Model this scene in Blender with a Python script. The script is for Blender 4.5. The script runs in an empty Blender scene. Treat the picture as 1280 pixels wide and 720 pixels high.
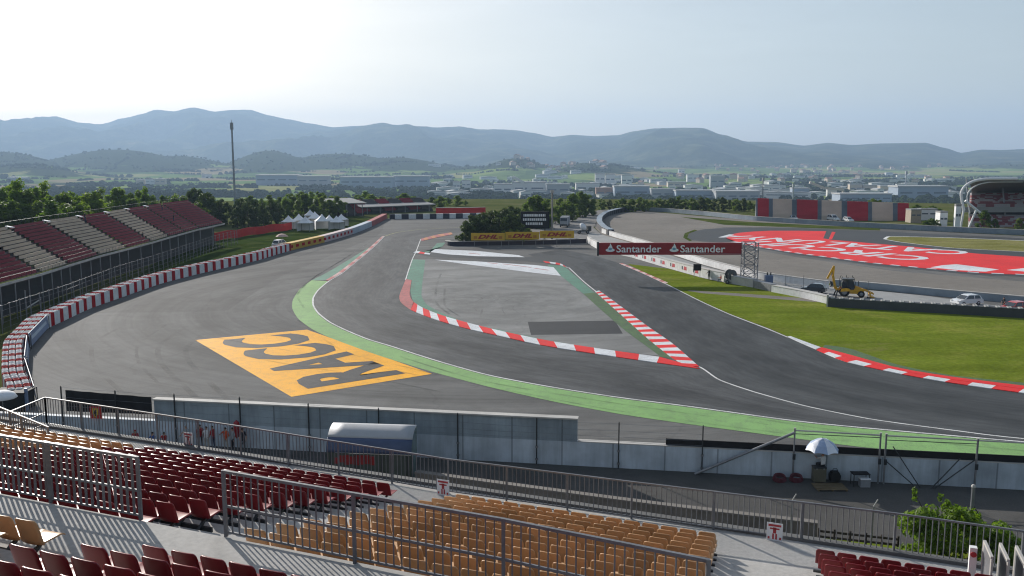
import bpy, math, random
import numpy as np
from mathutils import Vector, Matrix, noise as mn
R = math.radians
random.seed(7)
sc = bpy.context.scene
COL = sc.collection
# ------------------------------------------------------------------ camera frame used to read ground positions
H, FPX = 20.0, 1108.0
PITCH = math.atan(160 / FPX)
CP, SP = math.cos(PITCH), math.sin(PITCH)
def ray(px, py):
    a = (px - 640) / FPX; b = (360 - py) / FPX
    return Vector((a, CP + b * SP, -SP + b * CP))
def P(px, py, z=0.0):
    d = ray(px, py); t = (z - H) / d.z
    return Vector((d.x * t, d.y * t, z))
def D(px, py, Y):
    d = ray(px, py); t = Y / d.y
    return Vector((d.x * t, Y, H + d.z * t))
def proj(v):
    z = v[2] - H; dep = v[1] * CP - z * SP; up = v[1] * SP + z * CP
    if dep < .1: return None
    return 640 + FPX * v[0] / dep, 360 - FPX * up / dep, dep
def lerp(a, b, t): return a + (b - a) * t
def sstep(a, b, x):
    t = min(1, max(0, (x - a) / (b - a))); return t * t * (3 - 2 * t)

# ------------------------------------------------------------------ materials
MATS = {}
def nodes(name):
    m = bpy.data.materials.new(name); m.use_nodes = True
    nt = m.node_tree; b = nt.nodes['Principled BSDF']
    return m, nt, b
def L(nt, a, b): nt.links.new(a, b)
def mixc(nt, fac, a, b, mode='MIX'):
    n = nt.nodes.new('ShaderNodeMix'); n.data_type = 'RGBA'; n.blend_type = mode; n.clamp_factor = True; n.clamp_result = False
    for s, v in ((0, fac), (6, a), (7, b)):
        if hasattr(v, 'is_linked') or hasattr(v, 'node'): L(nt, v, n.inputs[s])
        else: n.inputs[s].default_value = v if s == 0 else (*v[:3], 1)
    return n.outputs[2]
def noi(nt, vec, scale, detail=4, rough=.55, dist=0):
    n = nt.nodes.new('ShaderNodeTexNoise'); n.inputs['Scale'].default_value = scale
    n.inputs['Detail'].default_value = detail; n.inputs['Roughness'].default_value = rough
    n.inputs['Distortion'].default_value = dist
    L(nt, vec, n.inputs['Vector']); return n.outputs['Fac']
def ramp(nt, fac, pts, interp='LINEAR'):
    n = nt.nodes.new('ShaderNodeValToRGB'); n.color_ramp.interpolation = interp
    e = n.color_ramp.elements
    while len(e) < len(pts): e.new(.5)
    for k, (p, c) in enumerate(pts):
        e[k].position = p; e[k].color = (*c[:3], 1) if hasattr(c, '__len__') else (c, c, c, 1)
    L(nt, fac, n.inputs[0]); return n.outputs[0]
def mapping(nt, vec, scale=(1, 1, 1), rot=(0, 0, 0)):
    n = nt.nodes.new('ShaderNodeMapping'); n.inputs['Scale'].default_value = scale; n.inputs['Rotation'].default_value = rot
    L(nt, vec, n.inputs['Vector']); return n.outputs[0]
def pos(nt): return nt.nodes.new('ShaderNodeNewGeometry').outputs['Position']
def objc(nt): return nt.nodes.new('ShaderNodeTexCoord').outputs['Object']
def bump(nt, b, h, strength=.3, dist=.02):
    n = nt.nodes.new('ShaderNodeBump'); n.inputs['Strength'].default_value = strength; n.inputs['Distance'].default_value = dist
    L(nt, h, n.inputs['Height']); L(nt, n.outputs[0], b.inputs['Normal'])
def mat(name, col, rough=.6, metal=0.0, ns=2.0, amt=.25, spec=.4, bmp=0, rnd=0.0, coat=0):
    """plain surface with wear: colour broken up by two scales of noise"""
    if name in MATS: return MATS[name]
    m, nt, b = nodes(name)
    v = objc(nt)
    f1 = noi(nt, v, ns, 5, .6); f2 = noi(nt, v, ns * .17, 3)
    c1 = mixc(nt, ramp(nt, f1, [(.3, 1 - amt), (.7, 1.0 + amt * .4)]), (0, 0, 0), col) if False else None
    k = ramp(nt, f1, [(.25, 1 - amt), (.75, 1.0)]); k2 = ramp(nt, f2, [(.3, 1 - amt * .7), (.7, 1.0)])
    c = mixc(nt, 1.0, col, k, 'MULTIPLY'); c = mixc(nt, 1.0, c, k2, 'MULTIPLY')
    if rnd:
        oi = nt.nodes.new('ShaderNodeObjectInfo')
        c = mixc(nt, 1.0, c, ramp(nt, oi.outputs['Random'], [(0, 1 - rnd), (1, 1.0)]), 'MULTIPLY')
    L(nt, c, b.inputs['Base Color'])
    b.inputs['Roughness'].default_value = rough; b.inputs['Metallic'].default_value = metal
    b.inputs['Specular IOR Level'].default_value = spec
    if coat: b.inputs['Coat Weight'].default_value = coat
    if bmp: bump(nt, b, f1, bmp)
    MATS[name] = m; return m
def asphalt(name, col, uvstreak=False, patch=.2, grain=.25, rough=.72, arcs=0, spec=.12):
    m, nt, b = nodes(name)
    p = pos(nt)
    big = noi(nt, p, .045, 5, .6, .6); mid = noi(nt, p, .5, 5, .65); fine = noi(nt, p, 9, 3, .7)
    c = mixc(nt, 1.0, col, ramp(nt, big, [(.3, 1 - patch), (.7, 1 + patch * .0)]), 'MULTIPLY')
    c = mixc(nt, 1.0, c, ramp(nt, mid, [(.3, 1 - patch * .6), (.7, 1.0)]), 'MULTIPLY')
    c = mixc(nt, 1.0, c, ramp(nt, fine, [(.25, 1 - grain), (.75, 1.0)]), 'MULTIPLY')
    # faint seams and cracks
    vo = nt.nodes.new('ShaderNodeTexVoronoi'); vo.feature = 'DISTANCE_TO_EDGE'; vo.inputs['Scale'].default_value = .06
    wv = nt.nodes.new('ShaderNodeVectorMath'); wv.operation = 'ADD'
    nn = nt.nodes.new('ShaderNodeTexNoise'); nn.inputs['Scale'].default_value = .2; L(nt, p, nn.inputs['Vector'])
    sc_ = nt.nodes.new('ShaderNodeVectorMath'); sc_.operation = 'SCALE'; sc_.inputs['Scale'].default_value = 5
    L(nt, nn.outputs['Color'], sc_.inputs[0]); L(nt, p, wv.inputs[0]); L(nt, sc_.outputs[0], wv.inputs[1])
    L(nt, wv.outputs[0], vo.inputs['Vector'])
    c = mixc(nt, 1.0, c, ramp(nt, vo.outputs['Distance'], [(0, .88), (.012, 1.0)]), 'MULTIPLY')
    if arcs:   # tyre scrub swept round the bend
        ce = nt.nodes.new('ShaderNodeVectorMath'); ce.operation = 'SUBTRACT'; ce.inputs[1].default_value = (-2, 128, 0); L(nt, p, ce.inputs[0])
        sp = nt.nodes.new('ShaderNodeSeparateXYZ'); L(nt, ce.outputs[0], sp.inputs[0])
        at = nt.nodes.new('ShaderNodeMath'); at.operation = 'ARCTAN2'; L(nt, sp.outputs[1], at.inputs[0]); L(nt, sp.outputs[0], at.inputs[1])
        le = nt.nodes.new('ShaderNodeVectorMath'); le.operation = 'LENGTH'; L(nt, ce.outputs[0], le.inputs[0])
        cb = nt.nodes.new('ShaderNodeCombineXYZ'); L(nt, le.outputs['Value'], cb.inputs[0]); L(nt, at.outputs[0], cb.inputs[1])
        a1 = noi(nt, mapping(nt, cb.outputs[0], (.22, 1.6, 1)), 1.0, 5, .65, .3); a2 = noi(nt, mapping(nt, cb.outputs[0], (1.6, 1.2, 1)), 1.0, 4, .7, .2)
        c = mixc(nt, 1.0, c, ramp(nt, a1, [(.35, .78), (.62, 1.12)]), 'MULTIPLY'); c = mixc(nt, 1.0, c, ramp(nt, a2, [(.3, .84), (.55, 1.0)]), 'MULTIPLY')
    if uvstreak:
        uv = nt.nodes.new('ShaderNodeTexCoord').outputs['UV']
        st = noi(nt, mapping(nt, uv, (26, .25, 1)), 1.0, 4, .7)
        st2 = noi(nt, mapping(nt, uv, (5, .12, 1)), 1.0, 3, .6)
        c = mixc(nt, 1.0, c, ramp(nt, st, [(.35, .72), (.62, 1.06)]), 'MULTIPLY')
        c = mixc(nt, 1.0, c, ramp(nt, st2, [(.35, .66), (.6, 1.08)]), 'MULTIPLY')
    if uvstreak:
        sx = nt.nodes.new('ShaderNodeSeparateXYZ'); L(nt, uv, sx.inputs[0])
        wl = nt.nodes.new('ShaderNodeMath'); wl.operation = 'ADD'; L(nt, sx.outputs[0], wl.inputs[0])
        wv2 = nt.nodes.new('ShaderNodeMath'); wv2.operation = 'MULTIPLY'; wv2.inputs[1].default_value = .3; L(nt, noi(nt, mapping(nt, uv, (1.5, .03, 1)), 1.0, 3), wv2.inputs[0]); L(nt, wv2.outputs[0], wl.inputs[1])
        c = mixc(nt, 1.0, c, ramp(nt, wl.outputs[0], [(.35, 1.05), (.5, .8), (.72, .8), (.92, 1.05)]), 'MULTIPLY')
    L(nt, c, b.inputs['Base Color']); b.inputs['Roughness'].default_value = rough
    b.inputs['Specular IOR Level'].default_value = spec
    bump(nt, b, fine, .35, .01)
    MATS[name] = m; return m
def paint(name, col, wear=.35, rough=.6, base=(.11, .108, .105), uv=False):
    """road paint worn through to the asphalt in places"""
    m, nt, b = nodes(name); p = pos(nt)
    f = noi(nt, p, .9, 6, .7); g = noi(nt, p, 7, 4, .7); h = noi(nt, p, .12, 3)
    a = nt.nodes.new('ShaderNodeMath'); a.operation = 'ADD'; L(nt, f, a.inputs[0]); L(nt, g, a.inputs[1])
    w = ramp(nt, a.outputs[0], [(.92, wear * .9), (1.2, 0.0)])
    c = mixc(nt, 1.0, col, ramp(nt, h, [(.3, .8), (.7, 1)]), 'MULTIPLY')
    c = mixc(nt, w, c, base)
    L(nt, c, b.inputs['Base Color']); b.inputs['Roughness'].default_value = rough
    b.inputs['Specular IOR Level'].default_value = .12
    bump(nt, b, g, .2, .01)
    MATS[name] = m; return m
def grassmat(name, c1, c2, c3, s=.25):
    m, nt, b = nodes(name); p = pos(nt)
    f = noi(nt, p, s, 6, .65, .4); g = noi(nt, p, s * 14, 4, .7); h = noi(nt, mapping(nt, p, (.05, .35, 1), (0, 0, R(8))), 1.0, 4, .6)
    c = ramp(nt, f, [(.3, c1), (.52, c2), (.75, c3)])
    c = mixc(nt, 1.0, c, ramp(nt, g, [(.2, .55), (.8, 1.15)]), 'MULTIPLY')
    c = mixc(nt, 1.0, c, ramp(nt, h, [(.3, .72), (.65, 1.0)]), 'MULTIPLY')
    dr = noi(nt, mapping(nt, p, (.35, 1, 1), (0, 0, R(-20))), .09, 6, .7, .8)
    c = mixc(nt, ramp(nt, dr, [(.56, 0.0), (.7, .6)]), c, (.24, .2, .09))
    L(nt, c, b.inputs['Base Color']); b.inputs['Roughness'].default_value = 1
    b.inputs['Specular IOR Level'].default_value = 0
    bump(nt, b, g, .8, .08)
    MATS[name] = m; return m
def leafmat(name, c1, c2, tr=.35):
    m, nt, b = nodes(name)
    o = nt.nodes.new('ShaderNodeObjectInfo'); f = noi(nt, objc(nt), .7, 3)
    c = ramp(nt, f, [(.3, c1), (.7, c2)])
    c = mixc(nt, 1.0, c, ramp(nt, o.outputs['Random'], [(0, (.7, .8, .6)), (1, (1.1, 1.05, 1.0))]), 'MULTIPLY')
    L(nt, c, b.inputs['Base Color']); b.inputs['Roughness'].default_value = .6; b.inputs['Specular IOR Level'].default_value = .25
    t = nt.nodes.new('ShaderNodeBsdfTranslucent'); L(nt, mixc(nt, 1.0, c, (1.6, 1.7, .7), 'MULTIPLY'), t.inputs[0])
    mx = nt.nodes.new('ShaderNodeMixShader'); mx.inputs[0].default_value = tr
    L(nt, b.outputs[0], mx.inputs[1]); L(nt, t.outputs[0], mx.inputs[2])
    L(nt, mx.outputs[0], nt.nodes['Material Output'].inputs['Surface'])
    MATS[name] = m; return m
def glassmat(name, col=(.03, .04, .05)):
    if name in MATS: return MATS[name]
    m, nt, b = nodes(name); b.inputs['Base Color'].default_value = (*col, 1)
    b.inputs['Roughness'].default_value = .08; b.inputs['Specular IOR Level'].default_value = .7
    MATS[name] = m; return m

# ------------------------------------------------------------------ mesh builder
WM = {}
class MB:
    def __init__(s): s.v = []; s.f = []; s.m = []; s.uv = {}
    def add(s, vs, fs, mi=0):
        o = len(s.v); s.v += [tuple(map(float, q)) for q in vs]
        s.f += [tuple(i + o for i in f) for f in fs]
        s.m += [mi] * len(fs); return s
    def box(s, c, d, rz=0, mi=0, mis=None):
        x, y, z = d[0] / 2, d[1] / 2, d[2] / 2; ca, sa = math.cos(rz), math.sin(rz)
        vs = []
        for sz in (-z, z):
            for sx, sy in ((-x, -y), (x, -y), (x, y), (-x, y)):
                vs.append((c[0] + sx * ca - sy * sa, c[1] + sx * sa + sy * ca, c[2] + sz))
        s.add(vs, [(3, 2, 1, 0), (4, 5, 6, 7), (0, 1, 5, 4), (1, 2, 6, 5), (2, 3, 7, 6), (3, 0, 4, 7)], mi); return s
    def beam(s, p, q, w, h, mi=0, up=(0, 0, 1)):
        p, q = Vector(p), Vector(q); d = (q - p).normalized(); u = Vector(up)
        if abs(d.dot(u)) > .98: u = Vector((0, 1, 0))
        a = d.cross(u).normalized(); b = a.cross(d).normalized()
        vs = [e + a * (sx * w / 2) + b * (sz * h / 2) for e in (p, q) for sx, sz in ((-1, -1), (1, -1), (1, 1), (-1, 1))]
        s.add(vs, [(3, 2, 1, 0), (4, 5, 6, 7), (0, 1, 5, 4), (1, 2, 6, 5), (2, 3, 7, 6), (3, 0, 4, 7)], mi); return s
    def tube(s, p, q, r, n=8, mi=0, r2=None, caps=True):
        p, q = Vector(p), Vector(q); d = (q - p).normalized(); u = Vector((0, 0, 1))
        if abs(d.dot(u)) > .95: u = Vector((0, 1, 0))
        a = d.cross(u).normalized(); b = a.cross(d); r2 = r if r2 is None else r2
        vs = [p + (a * math.cos(t) + b * math.sin(t)) * r for t in [2 * math.pi * k / n for k in range(n)]]
        vs += [q + (a * math.cos(t) + b * math.sin(t)) * r2 for t in [2 * math.pi * k / n for k in range(n)]]
        fs = [(k, (k + 1) % n, n + (k + 1) % n, n + k) for k in range(n)]
        if caps: fs += [tuple(range(n - 1, -1, -1)), tuple(range(n, 2 * n))]
        s.add(vs, fs, mi); return s
    def path(s, pts, r, n=6, mi=0):
        for a, b in zip(pts, pts[1:]): s.tube(a, b, r, n, mi)
        return s
    def prism(s, poly, z0, z1, mi=0, mt=None):
        n = len(poly)
        ar = sum(poly[i][0] * poly[(i + 1) % n][1] - poly[(i + 1) % n][0] * poly[i][1] for i in range(n))
        if ar < 0: poly = poly[::-1]
        vs = [(p[0], p[1], z0) for p in poly] + [(p[0], p[1], z1) for p in poly]
        s.add(vs, [tuple(range(n - 1, -1, -1))] + [(i, (i + 1) % n, n + (i + 1) % n, n + i) for i in range(n)], mi)
        s.add(vs[n:], [tuple(range(n))], mi if mt is None else mt); return s
    def sheet(s, pts, mi=0):
        n = len(pts); ar = sum(pts[i][0] * pts[(i + 1) % n][1] - pts[(i + 1) % n][0] * pts[i][1] for i in range(n))
        if ar < 0: pts = pts[::-1]
        s.add(pts, [tuple(range(n))], mi); return s
    def strip(s, A, B, mi=0, ul=None):
        o = len(s.f); n = len(A); d = 0; ds = [0]
        for i in range(1, n): d += ((Vector(A[i]) + Vector(B[i])) / 2 - (Vector(A[i - 1]) + Vector(B[i - 1])) / 2).length; ds.append(d)
        vs = list(A) + list(B)
        for i in range(n - 1):
            s.uv[len(s.f) + i] = [(0, ds[i]), (0, ds[i + 1]), (1, ds[i + 1]), (1, ds[i])]
        fs = [(i, i + 1, n + i + 1, n + i) for i in range(n - 1)]
        a, b, c = Vector(vs[0]), Vector(vs[1]), Vector(vs[n + 1])
        if (b - a).cross(c - a).z < 0:
            fs = [f[::-1] for f in fs]
            for i in range(n - 1): s.uv[len(s.f) + i] = s.uv[len(s.f) + i][::-1]
        s.add(vs, fs, mi); return s
    def extr(s, prof, o, ax, ay, ext, mi=0, caps=True, mis=None):
        """closed profile (a,b) in axes ax, ay from o, pushed along ext"""
        o, ax, ay, ext = map(Vector, (o, ax, ay, ext)); n = len(prof)
        vs = [o + ax * a + ay * b for a, b in prof]; vs += [v + ext for v in vs]
        fl = ax.cross(ay).dot(ext) > 0
        ar = sum(prof[i][0] * prof[(i + 1) % n][1] - prof[(i + 1) % n][0] * prof[i][1] for i in range(n))
        if ar < 0: fl = not fl
        for i in range(n):
            f = (i, (i + 1) % n, n + (i + 1) % n, n + i)
            s.add([vs[k] for k in (f if fl else f[::-1])], [(0, 1, 2, 3)], mi if mis is None else mis[i])
        if caps:
            a = tuple(range(n)); 
            s.add(vs, [a[::-1] if fl else a, tuple(k + n for k in (a if fl else a[::-1]))], mi)
        return s
    def lathe(s, prof, c=(0, 0, 0), n=16, mi=0, axis=None):
        c = Vector(c); vs = []; m = len(prof)
        for k in range(n):
            t = 2 * math.pi * k / n
            for r, z in prof:
                q = Vector((r * math.cos(t), r * math.sin(t), z))
                if axis is not None: q = axis @ q
                vs.append(c + q)
        fs = [(k * m + i, ((k + 1) % n) * m + i, ((k + 1) % n) * m + i + 1, k * m + i + 1) for k in range(n) for i in range(m - 1)]
        s.add(vs, fs, mi); return s
    def shell(s, grid, th, mi=0):
        """grid[i][j] surface given a thickness"""
        a, b = len(grid), len(grid[0]); g = [[Vector(q) for q in r] for r in grid]
        nr = []
        for i in range(a):
            r = []
            for j in range(b):
                du = g[min(i + 1, a - 1)][j] - g[max(i - 1, 0)][j]; dv = g[i][min(j + 1, b - 1)] - g[i][max(j - 1, 0)]
                r.append(du.cross(dv).normalized())
            nr.append(r)
        vs = [g[i][j] for i in range(a) for j in range(b)] + [g[i][j] - nr[i][j] * th for i in range(a) for j in range(b)]
        N = a * b; I = lambda i, j, k: k * N + i * b + j; fs = []
        for i in range(a - 1):
            for j in range(b - 1):
                fs.append((I(i, j, 0), I(i + 1, j, 0), I(i + 1, j + 1, 0), I(i, j + 1, 0)))
                fs.append((I(i, j + 1, 1), I(i + 1, j + 1, 1), I(i + 1, j, 1), I(i, j, 1)))
        for j in range(b - 1):
            fs.append((I(0, j, 0), I(0, j + 1, 0), I(0, j + 1, 1), I(0, j, 1)))
            fs.append((I(a - 1, j + 1, 0), I(a - 1, j, 0), I(a - 1, j, 1), I(a - 1, j + 1, 1)))
        for i in range(a - 1):
            fs.append((I(i + 1, 0, 0), I(i, 0, 0), I(i, 0, 1), I(i + 1, 0, 1)))
            fs.append((I(i, b - 1, 0), I(i + 1, b - 1, 0), I(i + 1, b - 1, 1), I(i, b - 1, 1)))
        s.add(vs, fs, mi); return s
    def build(s, name, mats, parent=None, smooth=False, label=None):
        me = bpy.data.meshes.new(name)
        vs = s.v
        if parent is not None:
            inv = WM[parent.name].inverted()
            vs = [tuple(inv @ Vector(v)) for v in vs]
        me.from_pydata(vs, [], s.f)
        if not isinstance(mats, (list, tuple)): mats = [mats]
        for m in mats: me.materials.append(m)
        me.polygons.foreach_set('material_index', s.m)
        if smooth: me.polygons.foreach_set('use_smooth', [True] * len(s.f))
        if s.uv:
            ul = me.uv_layers.new(name='UVMap')
            for fi, uvs in s.uv.items():
                for li, q in zip(me.polygons[fi].loop_indices, uvs): ul.data[li].uv = q
        me.update()
        o = bpy.data.objects.new(name, me); COL.objects.link(o)
        WM[o.name] = Matrix.Identity(4)
        if parent is not None: o.parent = parent; WM[o.name] = WM[parent.name].copy()
        if label: o['label'] = label
        return o
def thing(name, label, cat, loc=(0, 0, 0), rz=0, group=None):
    o = bpy.data.objects.new(name, None); COL.objects.link(o); o.empty_display_size = .3
    o.location = loc; o.rotation_euler = (0, 0, rz)
    WM[o.name] = Matrix.Translation(loc) @ Matrix.Rotation(rz, 4, 'Z')
    o['label'] = label; o['category'] = cat
    if group: o['group'] = group
    return o
def tag(o, label, cat, group=None):
    o['label'] = label; o['category'] = cat
    if group: o['group'] = group
    return o
def recenter(o, loc):
    """move a single-mesh thing's origin to its base"""
    o.data.transform(Matrix.Translation(-Vector(loc))); o.location = loc; return o
def struct(o, kind='structure'): o['kind'] = kind; return o
def kids(o): return [c for c in COL.objects if c.parent == o]
KIDS = {}
def copy_tree(o, loc, rz=0, label=None, group=None, scale=None):
    if o.name not in KIDS: KIDS[o.name] = [(c, kids(c)) for c in kids(o)]
    r = o.copy(); COL.objects.link(r); r.location = loc; r.rotation_euler = (0, 0, rz)
    if scale: r.scale = scale if hasattr(scale, '__len__') else (scale,) * 3
    if label: r['label'] = label
    if group: r['group'] = group
    for c, gs in KIDS[o.name]:
        d = c.copy(); COL.objects.link(d); d.parent = r
        for g in gs:
            e = g.copy(); COL.objects.link(e); e.parent = d
    return r
# lettering turned into mesh
def text_mesh(mb, txt, o, xd, yd, w, h, mi=0, depth=.02, bold=0.0, shear=0.0, fit=True, spacing=1.0):
    cu = bpy.data.curves.new('lettering', 'FONT'); cu.body = txt; cu.fill_mode = 'FRONT'; cu.offset = bold; cu.shear = shear
    cu.space_character = spacing; cu.resolution_u = 3
    ob = bpy.data.objects.new('lettering', cu); COL.objects.link(ob)
    bpy.context.view_layer.update()
    me = bpy.data.meshes.new_from_object(ob.evaluated_get(bpy.context.evaluated_depsgraph_get()))
    bpy.data.objects.remove(ob); bpy.data.curves.remove(cu)
    vs = [Vector(v.co) for v in me.vertices]; fs = [tuple(p.vertices) for p in me.polygons]
    x0, x1 = min(v.x for v in vs), max(v.x for v in vs); y0, y1 = min(v.y for v in vs), max(v.y for v in vs)
    o, xd, yd = Vector(o), Vector(xd).normalized(), Vector(yd).normalized()
    mb.add([o + xd * ((v.x - x0) / (x1 - x0) * w) + yd * ((v.y - y0) / (y1 - y0) * h) for v in vs], fs, mi)
    bpy.data.meshes.remove(me); return mb
def resample(pts, n):
    pts = [Vector(p) for p in pts]; ds = [0]
    for a, b in zip(pts, pts[1:]): ds.append(ds[-1] + (b - a).length)
    # Catmull-Rom through the points, by arc length
    out = []
    for k in range(n):
        t = ds[-1] * k / (n - 1); i = 0
        while i < len(ds) - 2 and ds[i + 1] < t: i += 1
        u = (t - ds[i]) / max(1e-6, ds[i + 1] - ds[i])
        p0 = pts[max(i - 1, 0)]; p1 = pts[i]; p2 = pts[i + 1]; p3 = pts[min(i + 2, len(pts) - 1)]
        lin = p1.lerp(p2, u)
        cr = .5 * ((2 * p1) + (p2 - p0) * u + (2 * p0 - 5 * p1 + 4 * p2 - p3) * u * u + (3 * p1 - p0 - 3 * p2 + p3) * u ** 3)
        out.append(lin.lerp(cr, .6))
    return out
def G(pts, z=0.0): return [P(x, y, z) for x, y in pts]
def offs(path, d):
    out = []
    for i, p in enumerate(path):
        a = path[max(i - 1, 0)]; b = path[min(i + 1, len(path) - 1)]; t = (b - a); t.z = 0; t.normalize()
        out.append(p + Vector((-t.y, t.x, 0)) * d)
    return out
def ribbon(path, w, z=None):
    a, b = offs(path, w / 2), offs(path, -w / 2)
    if z is not None:
        for q in a + b: q.z = z
    return a, b

# ------------------------------------------------------------------ shared materials
M_run = asphalt('runoff_asphalt', (.222, .22, .213), patch=.3, arcs=1, rough=.82, spec=.05, grain=.3)
M_run2 = asphalt('service_asphalt', (.135, .13, .122), patch=.35, grain=.35)
M_trk = asphalt('track_asphalt', (.116, .118, .119), uvstreak=True, patch=.2, grain=.25, rough=.62)
M_trkd = asphalt('old_track_asphalt', (.088, .091, .092), uvstreak=True, patch=.2, grain=.25, rough=.6)
M_dark = asphalt('patch_asphalt', (.07, .072, .075), patch=.25, grain=.3)
M_grav = asphalt('gravel', (.31, .285, .255), patch=.25, spec=.04, grain=.4, rough=.9)
M_green = paint('green_paint', (.24, .43, .15), .32)
M_teal = paint('teal_green_paint', (.12, .27, .19), .55)
M_dgreen = paint('worn_green_paint', (.1, .17, .07), .75, base=(.07, .07, .065))
M_white = paint('white_line_paint', (.75, .75, .73), .4)
M_wpaint = paint('white_area_paint', (.72, .74, .76), .25)
M_red = paint('red_paint', (.8, .03, .028), .16)
M_redf = paint('faded_red_paint', (.5, .16, .15), .45)
M_yell = paint('yellow_paint', (.95, .44, .01), .22)
M_ltr = paint('grey_lettering_paint', (.05, .05, .05), .3)
M_grass = grassmat('mown_grass', (.15, .2, .025), (.18, .23, .03), (.26, .27, .06), .12)
M_grass2 = grassmat('rough_grass', (.055, .085, .02), (.085, .115, .028), (.13, .135, .05), .15)
M_conc = mat('concrete', (.4, .385, .36), .85, ns=1.3, amt=.35, bmp=.2)
M_conc2 = mat('pale_concrete', (.55, .53, .5), .8, ns=.8, amt=.3)
M_wallw = mat('white_wall_paint', (.6, .68, .76), .7, ns=.7, amt=.28)
M_wallg = mat('grey_wall_paint', (.38, .45, .5), .75, ns=.6, amt=.3)
M_galv = mat('galvanised_steel', (.3, .31, .33), .5, .6, ns=3, amt=.3)
M_rail = mat('grey_painted_steel', (.2, .21, .23), .45, .2, ns=4, amt=.35)
M_dkst = mat('dark_steel', (.05, .055, .06), .5, .3, ns=3, amt=.3)
M_black = mat('black_cloth', (.018, .018, .02), .85, ns=1.5, amt=.3)
M_rubber = mat('tyre_rubber', (.02, .02, .021), .8, ns=3, amt=.3)
M_tw = mat('white_tyre_paint', (.8, .8, .8), .85, ns=1.8, amt=.25, spec=.15)
M_tr = mat('red_tyre_paint', (.45, .01, .018), .85, ns=1.8, amt=.3, spec=.12)
M_redcloth = mat('red_cloth', (.6, .03, .025), .8, ns=.6, amt=.3)
M_whitec = mat('white_canvas', (.82, .82, .83), .7, ns=.8, amt=.12)
M_blue = mat('blue_panel', (.16, .22, .36), .5, ns=1, amt=.3)
M_steelblue = mat('blue_grey_barrier', (.3, .36, .42), .5, .2, ns=.5, amt=.3)
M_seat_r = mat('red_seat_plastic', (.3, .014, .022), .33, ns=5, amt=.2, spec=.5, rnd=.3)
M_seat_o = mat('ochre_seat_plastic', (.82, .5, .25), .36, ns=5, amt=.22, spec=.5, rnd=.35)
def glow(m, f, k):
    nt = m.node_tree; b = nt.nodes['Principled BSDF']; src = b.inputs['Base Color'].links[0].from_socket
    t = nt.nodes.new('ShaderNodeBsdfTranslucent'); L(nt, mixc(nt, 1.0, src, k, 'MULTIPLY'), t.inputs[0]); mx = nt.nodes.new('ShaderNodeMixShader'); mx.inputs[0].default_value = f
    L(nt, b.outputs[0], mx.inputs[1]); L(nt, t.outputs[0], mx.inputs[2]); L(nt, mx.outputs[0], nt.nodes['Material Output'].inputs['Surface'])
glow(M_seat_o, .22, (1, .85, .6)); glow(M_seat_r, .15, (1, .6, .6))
M_bark = mat('bark', (.09, .07, .05), .9, ns=3, amt=.4)
M_glass = glassmat('dark_glass')
M_yelm = mat('yellow_machine_paint', (.8, .42, .02), .4, ns=2, amt=.3)
M_signr = mat('red_sign_panel', (.3, .012, .018), .5, ns=.6, amt=.15)
M_signw = mat('white_sign_lettering', (.8, .8, .8), .5, ns=2, amt=.05)
M_leafA = leafmat('leaves_mid', (.075, .12, .022), (.13, .18, .035), .42)
M_leafB = leafmat('leaves_bright', (.1, .16, .022), (.17, .23, .045), .45)
M_leafC = leafmat('needles_dark', (.038, .062, .018), (.075, .105, .03), .28)
M_far = mat('distant_leaves', (.04, .062, .022), 1.0, ns=.02, amt=.5, spec=0)

for _m in (M_wallw, M_wallg):
    _nt = _m.node_tree; _b = _nt.nodes['Principled BSDF']; _src = _b.inputs['Base Color'].links[0].from_socket; _p = pos(_nt)
    _st = noi(_nt, mapping(_nt, _p, (1.6, 1.6, .12)), 1.0, 6, .7); _bl = noi(_nt, _p, .35, 4)
    _c = mixc(_nt, 1.0, _src, ramp(_nt, _st, [(.35, .8), (.58, 1.0)]), 'MULTIPLY'); _c = mixc(_nt, 1.0, _c, ramp(_nt, _bl, [(.35, .82), (.6, 1.05)]), 'MULTIPLY')
    _w = _nt.nodes.new('ShaderNodeTexWave'); _w.inputs['Scale'].default_value = .095; _w.inputs['Distortion'].default_value = 0; L(_nt, _p, _w.inputs['Vector'])
    _c = mixc(_nt, 1.0, _c, ramp(_nt, _w.outputs['Fac'], [(0, .5), (.0012, 1.0)]), 'MULTIPLY'); L(_nt, _c, _b.inputs['Base Color'])
# ------------------------------------------------------------------ terrain
HILLS = [(10, 4300, 191, 60, 500), (150, 4600, 186.5, 75, 500), (225, 4500, 194, 55, 400), (340, 4500, 188.5, 40, 420), (430, 4500, 192, 70, 420), (500, 4300, 196, 55, 380),
         (645, 3800, 197, 34, 350), (590, 3900, 207, 30, 300), (735, 3700, 203, 55, 350), (40, 3300, 205, 50, 260), (-150, 4300, 190, 120, 500), (870, 5200, 208, 120, 500),
         (1050, 5400, 207, 140, 400), (1300, 5200, 205, 120, 500)]
HL = []
for px, r, py, sx, sr in HILLS:
    q = D(px, py, r); HL.append(((px - 640) / FPX, r, q.z + 45, sx / FPX, sr))
def terr(x, y):
    r = math.hypot(x, y)
    z = -45 * sstep(440, 950, r)
    if y > 1500:
        t = x / y
        hs = 0
        for a, rr, am, sa, sr in HL:
            da, dr = (t - a) / sa, (y - rr) / sr
            if abs(da) < 3.2 and abs(dr) < 3.2: hs = max(hs, am * math.exp(-.5 * (da * da + dr * dr)))
        z += hs
        z += 9 * sstep(1500, 3500, y) * (mn.fractal(Vector((x / 700, y / 700, 3)), 1, 2, 4))
    return z
mb = MB()
rs = [0, 40, 120, 250, 380, 440]
r = 440
while r < 13000: r *= 1.055; rs.append(r)
ang = [R(a) for a in np.arange(-40, 40.01, .4)] + [R(a) for a in range(45, 320, 6)]
ang.sort()
vs = []; fs = []
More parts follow.
